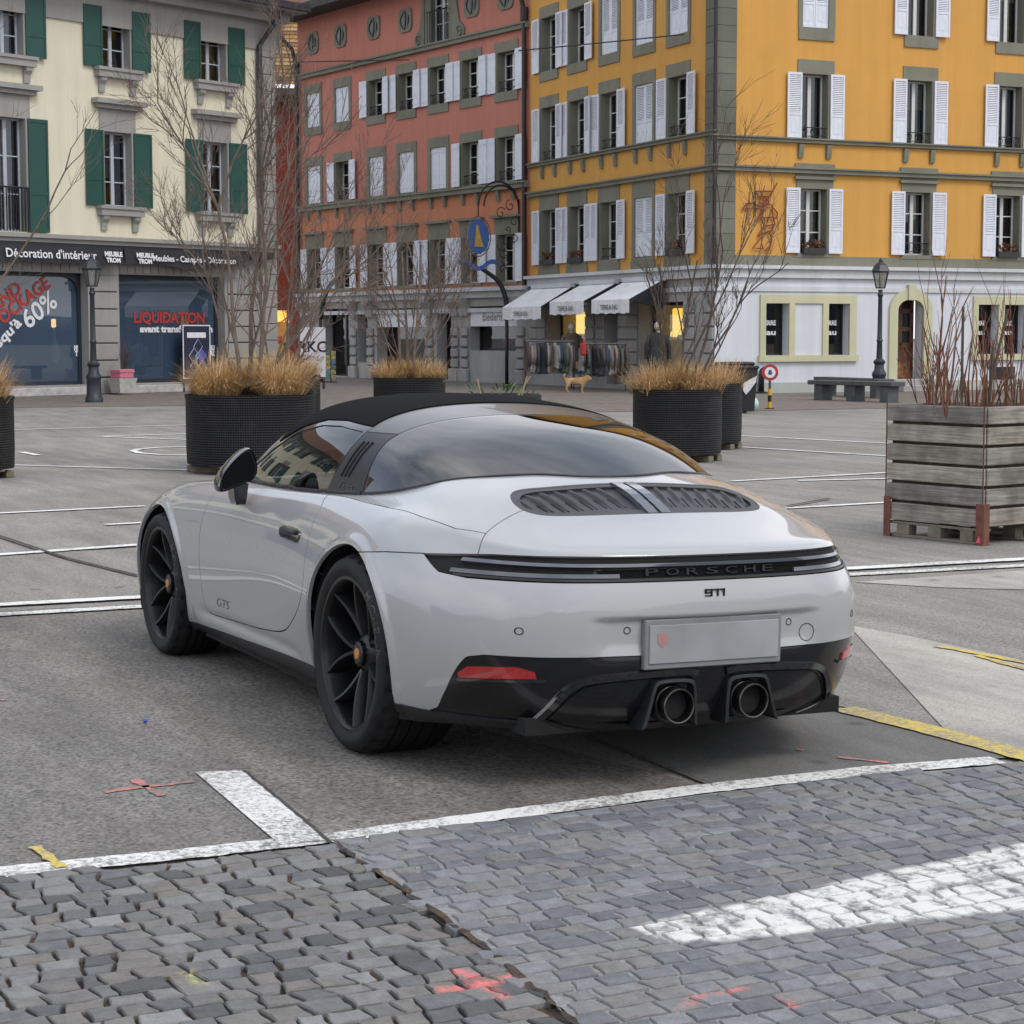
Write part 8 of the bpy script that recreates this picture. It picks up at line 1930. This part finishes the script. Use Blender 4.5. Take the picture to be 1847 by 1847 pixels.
# -- clothes on rails, dummy and dog in front of the shop
rr = np.random.default_rng(21)
GCOL = [(a*.8+.01, b*.8+.01, c*.8+.01) for a, b, c in [(.03, .035, .05), (.02, .02, .022), (.20, .17, .13), (.06, .07, .05), (.30, .28, .26), (.04, .06, .12), (.12, .09, .07), (.24, .25, .25), (.10, .14, .10), (.35, .33, .30), (.05, .05, .055), (.10, .05, .045)]]
GM = [mat('garment_cloth_%d' % i, c_, .9, noise=.3, nscale=6) for i, c_ in enumerate(GCOL)]
GN = ['navy', 'black', 'tan', 'olive', 'pale grey', 'blue', 'brown', 'light grey', 'green', 'cream', 'charcoal', 'dark red']
def rail(pxa, pxb, py_top, py_base, label, n, seed, where):
    ga, gb = ground(pxa, py_base), ground(pxb, py_base); mm_ = depth_of(ga)/FPX; H_ = (py_base-py_top)*mm_; L_ = np.linalg.norm(gb-ga); hd_ = math.atan2(gb[1]-ga[1], gb[0]-ga[0]); t = thing('clothes_rail', label, 'clothes rail', (ga[0], ga[1], 0), hd_)
    mb = MB(); mb.tube([(0, 0, H_), (L_, 0, H_)], .018, 6); mb.build('rail_bar', CHROME_DARK, t)
    for x_ in (0, L_):
        mb = MB(); mb.tube([(x_, 0, 0), (x_, 0, H_)], .018, 6); mb.tube([(x_, -.22, .03), (x_, .22, .03)], .018, 6); mb.build('upright', CHROME_DARK, t)
    r2 = np.random.default_rng(seed); seq = list(r2.permutation(len(GM))) + list(r2.permutation(len(GM)))
    for k in range(n):
        x_ = L_*(k+.5)/n; ci = int(seq[k]); ln_ = (.62 + .22*r2.random()) if k < len(GM) else .98; hw = .20; tw = r2.normal()*.25 + .35; g = MB(); v = []; m_ = 8
        for r_ in range(6):
            q = r_/5; wd = np.interp(q, [0, .08, .2, 1], [.05, .20, .22, .20 + .05*r2.random()]); z = H_ - .05 - ln_*q
            for j in range(m_):
                a = 2*math.pi*j/m_; v.append((.035*(1+q)*math.cos(a)*(1+.3*math.sin(3*a+k)), wd*math.sin(a), z + .02*math.sin(2*a+k)))
        g.add(v, [(r_*m_+j, r_*m_+(j+1) % m_, (r_+1)*m_+(j+1) % m_, (r_+1)*m_+j) for r_ in range(5) for j in range(m_)] + [tuple(range(m_))[::-1]])
        for s_ in (-1, 1): g.tube([(0, s_*.17, H_-.12), (.01, s_*.23, H_-.4), (0, s_*.22, H_-.05-ln_*.75)], .045, 6)
        c_ = math.cos(hd_), math.sin(hd_); gt = thing('hanging_garment', (GN[ci] if k < len(GM) else 'long ' + GN[ci]) + ' garment hanging on the rail ' + where, 'garment', (ga[0]+c_[0]*x_, ga[1]+c_[1]*x_, 0), hd_ + tw, group='garments on the clothes rails')
        g.build('garment_body', GM[ci], gt, smooth=True); hk = MB(); hk.tube([(0, 0, H_-.05), (0, 0, H_-.02), (.0, .02, H_+.015), (0, .0, H_+.025)], .006, 4); hk.tube([(0, -.17, H_-.13), (0, 0, H_-.05), (0, .17, H_-.13)], .008, 4); hk.build('hanger', IRON, gt)
rail(948, 1035, 616, 704, 'crowded clothes rail in front of the lit shop window', 14, 3, 'before the lit shop window'); rail(1046, 1128, 620, 707, 'second clothes rail beside the shop doorway', 15, 8, 'beside the shop doorway')
def mannequin(px, py, label, mcol, zoff=0.0):
    g_ = ground(px, py); t = thing('dressed_dummy', label, 'mannequin', (g_[0], g_[1], 0), CAM_YAW - math.pi/2)
    mb = MB(); mb.lathe([(.20, 0), (.20, .02), (.02, .03), (.02, .8)], 12); mb.build('stand', IRON, t)
    mb = MB(); v = []; m_ = 14; prof = [(.75, .27, .19), (.95, .25, .18), (1.15, .22, .15), (1.35, .24, .15), (1.48, .22, .13), (1.55, .12, .09)]
    for z, a, b in prof: v += [(a*math.cos(2*math.pi*j/m_), b*math.sin(2*math.pi*j/m_), z) for j in range(m_)]
    mb.add(v, [(r_*m_+j, r_*m_+(j+1) % m_, (r_+1)*m_+(j+1) % m_, (r_+1)*m_+j) for r_ in range(len(prof)-1) for j in range(m_)])
    for s_ in (-1, 1): mb.tube([(s_*.20, 0, 1.46), (s_*.29, 0, 1.2), (s_*.28, -.04, .88)], .065, 8, r2=.05)
    mb.build('coat', mcol, t, smooth=True)
    mb = MB(); mb.sphere((0, 0, 1.70), .095, 12, 10, sy=1.1, sz=1.25); mb.lathe([(.05, 1.54), (.045, 1.62)], 10); mb.build('head', mat('pale_dummy_head', (.45, .42, .36), .6), t, smooth=True)
mannequin(1031, 701, 'dummy in a long dark coat standing behind the clothes rails', GM[6]); mannequin(1186, 711, 'dummy in a black jacket standing in front of the lit shop doorway', GM[1])
mb = MB(); g_ = ground(1052, 708); mb.bbox(-.12, .12, -.05, .05, 0, .34, .05); o = thing('red_bag', 'small red bag hanging between the two clothes rails', 'bag', (g_[0], g_[1], .95)); mb.build('bag_body', mat('red_cloth', (.45, .03, .03), .7), o); h2 = MB(); h2.tube([(-.06, 0, .34), (0, 0, .46), (.06, 0, .34)], .012, 5); h2.build('strap', mat('red_cloth', (.45, .03, .03), .7), o)
def dog(px, py):
    g_ = ground(px, py); mm_ = depth_of(g_)/FPX; t = thing('dog', 'small sandy dog standing in front of the clothes rails', 'dog', (g_[0], g_[1], 0), CAM_YAW - math.pi/2)
    me = bpy.data.meshes.new('dog_body')
    V = [(0, 0, .30), (-.12, 0, .31), (-.24, 0, .30), (-.31, 0, .36), (-.33, 0, .45), (-.28, 0, .50), (.12, 0, .30), (.20, 0, .33), (.26, 0, .38), (.33, 0, .38), (.40, 0, .36)]
    E_ = [(0, 1), (1, 2), (2, 3), (3, 4), (4, 5), (0, 6), (6, 7), (7, 8), (8, 9), (9, 10)]; Rr = [.095, .09, .085, .03, .03, .022, .10, .085, .075, .06, .032]
    for sx, s_ in ((-.22, 1), (-.22, -1), (.14, 1), (.14, -1)):
        b0 = len(V); root = 2 if sx < 0 else 6
        V += [(sx, s_*.07, .22), (sx + (-.05 if sx < 0 else .0), s_*.075, .12), (sx + (.0 if sx < 0 else -.01), s_*.075, .02), (sx+.045, s_*.075, .015)]; Rr += [.05, .03, .024, .022]; E_ += [(root, b0), (b0, b0+1), (b0+1, b0+2), (b0+2, b0+3)]
    for s_ in (1, -1):
        b0 = len(V); V += [(.28, s_*.05, .44), (.26, s_*.075, .40)]; Rr += [.022, .016]; E_ += [(8, b0), (b0, b0+1)]
    me.from_pydata(V, E_, []); o = link('dog_body', me, t); me.materials.append(mat('sandy_fur', (.36, .21, .10), .9, noise=.35, nscale=8))
    md = o.modifiers.new('skin', 'SKIN'); 
    for v_, r_ in zip(me.skin_vertices[0].data, Rr): v_.radius = (r_, r_)
    me.skin_vertices[0].data[0].use_root = True; md.use_smooth_shade = True; s2 = o.modifiers.new('sub', 'SUBSURF'); s2.levels = 2; s2.render_levels = 2
    mb = MB(); mb.sphere((.425, 0, .365), .014, 8, 6); mb.build('nose', IRON, t)
    for s_ in (1, -1): mb = MB(); mb.sphere((.365, s_*.04, .40), .010, 6, 5); mb.build('eye', IRON, t)
dog(1040, 709)
# -- hills across the lake behind the viewer, seen only in reflections
hm = MB(); rr = np.random.default_rng(4); n = 90; v = []
for k in range(n+1):
    a = R(62 + 216*k/n); r_ = 240; h_ = 15 + 9*math.sin(k*.21) + 6*math.sin(k*.53+1) + 3*rr.random(); v += [(r_*math.cos(a), r_*math.sin(a), -1), (r_*math.cos(a), r_*math.sin(a), h_*.6), ((r_+40)*math.cos(a), (r_+40)*math.sin(a), h_)]
hm.add(v, [(3*k+j, 3*k+j+1, 3*k+j+4, 3*k+j+3) for k in range(n) for j in range(2)]); ho = hm.build('hills', mat('distant_wooded_hills', (.11, .14, .19), .9, noise=.25, nscale=.05), smooth=True); ho['kind'] = 'structure'  # bluish haze of distance is put into the hill colour
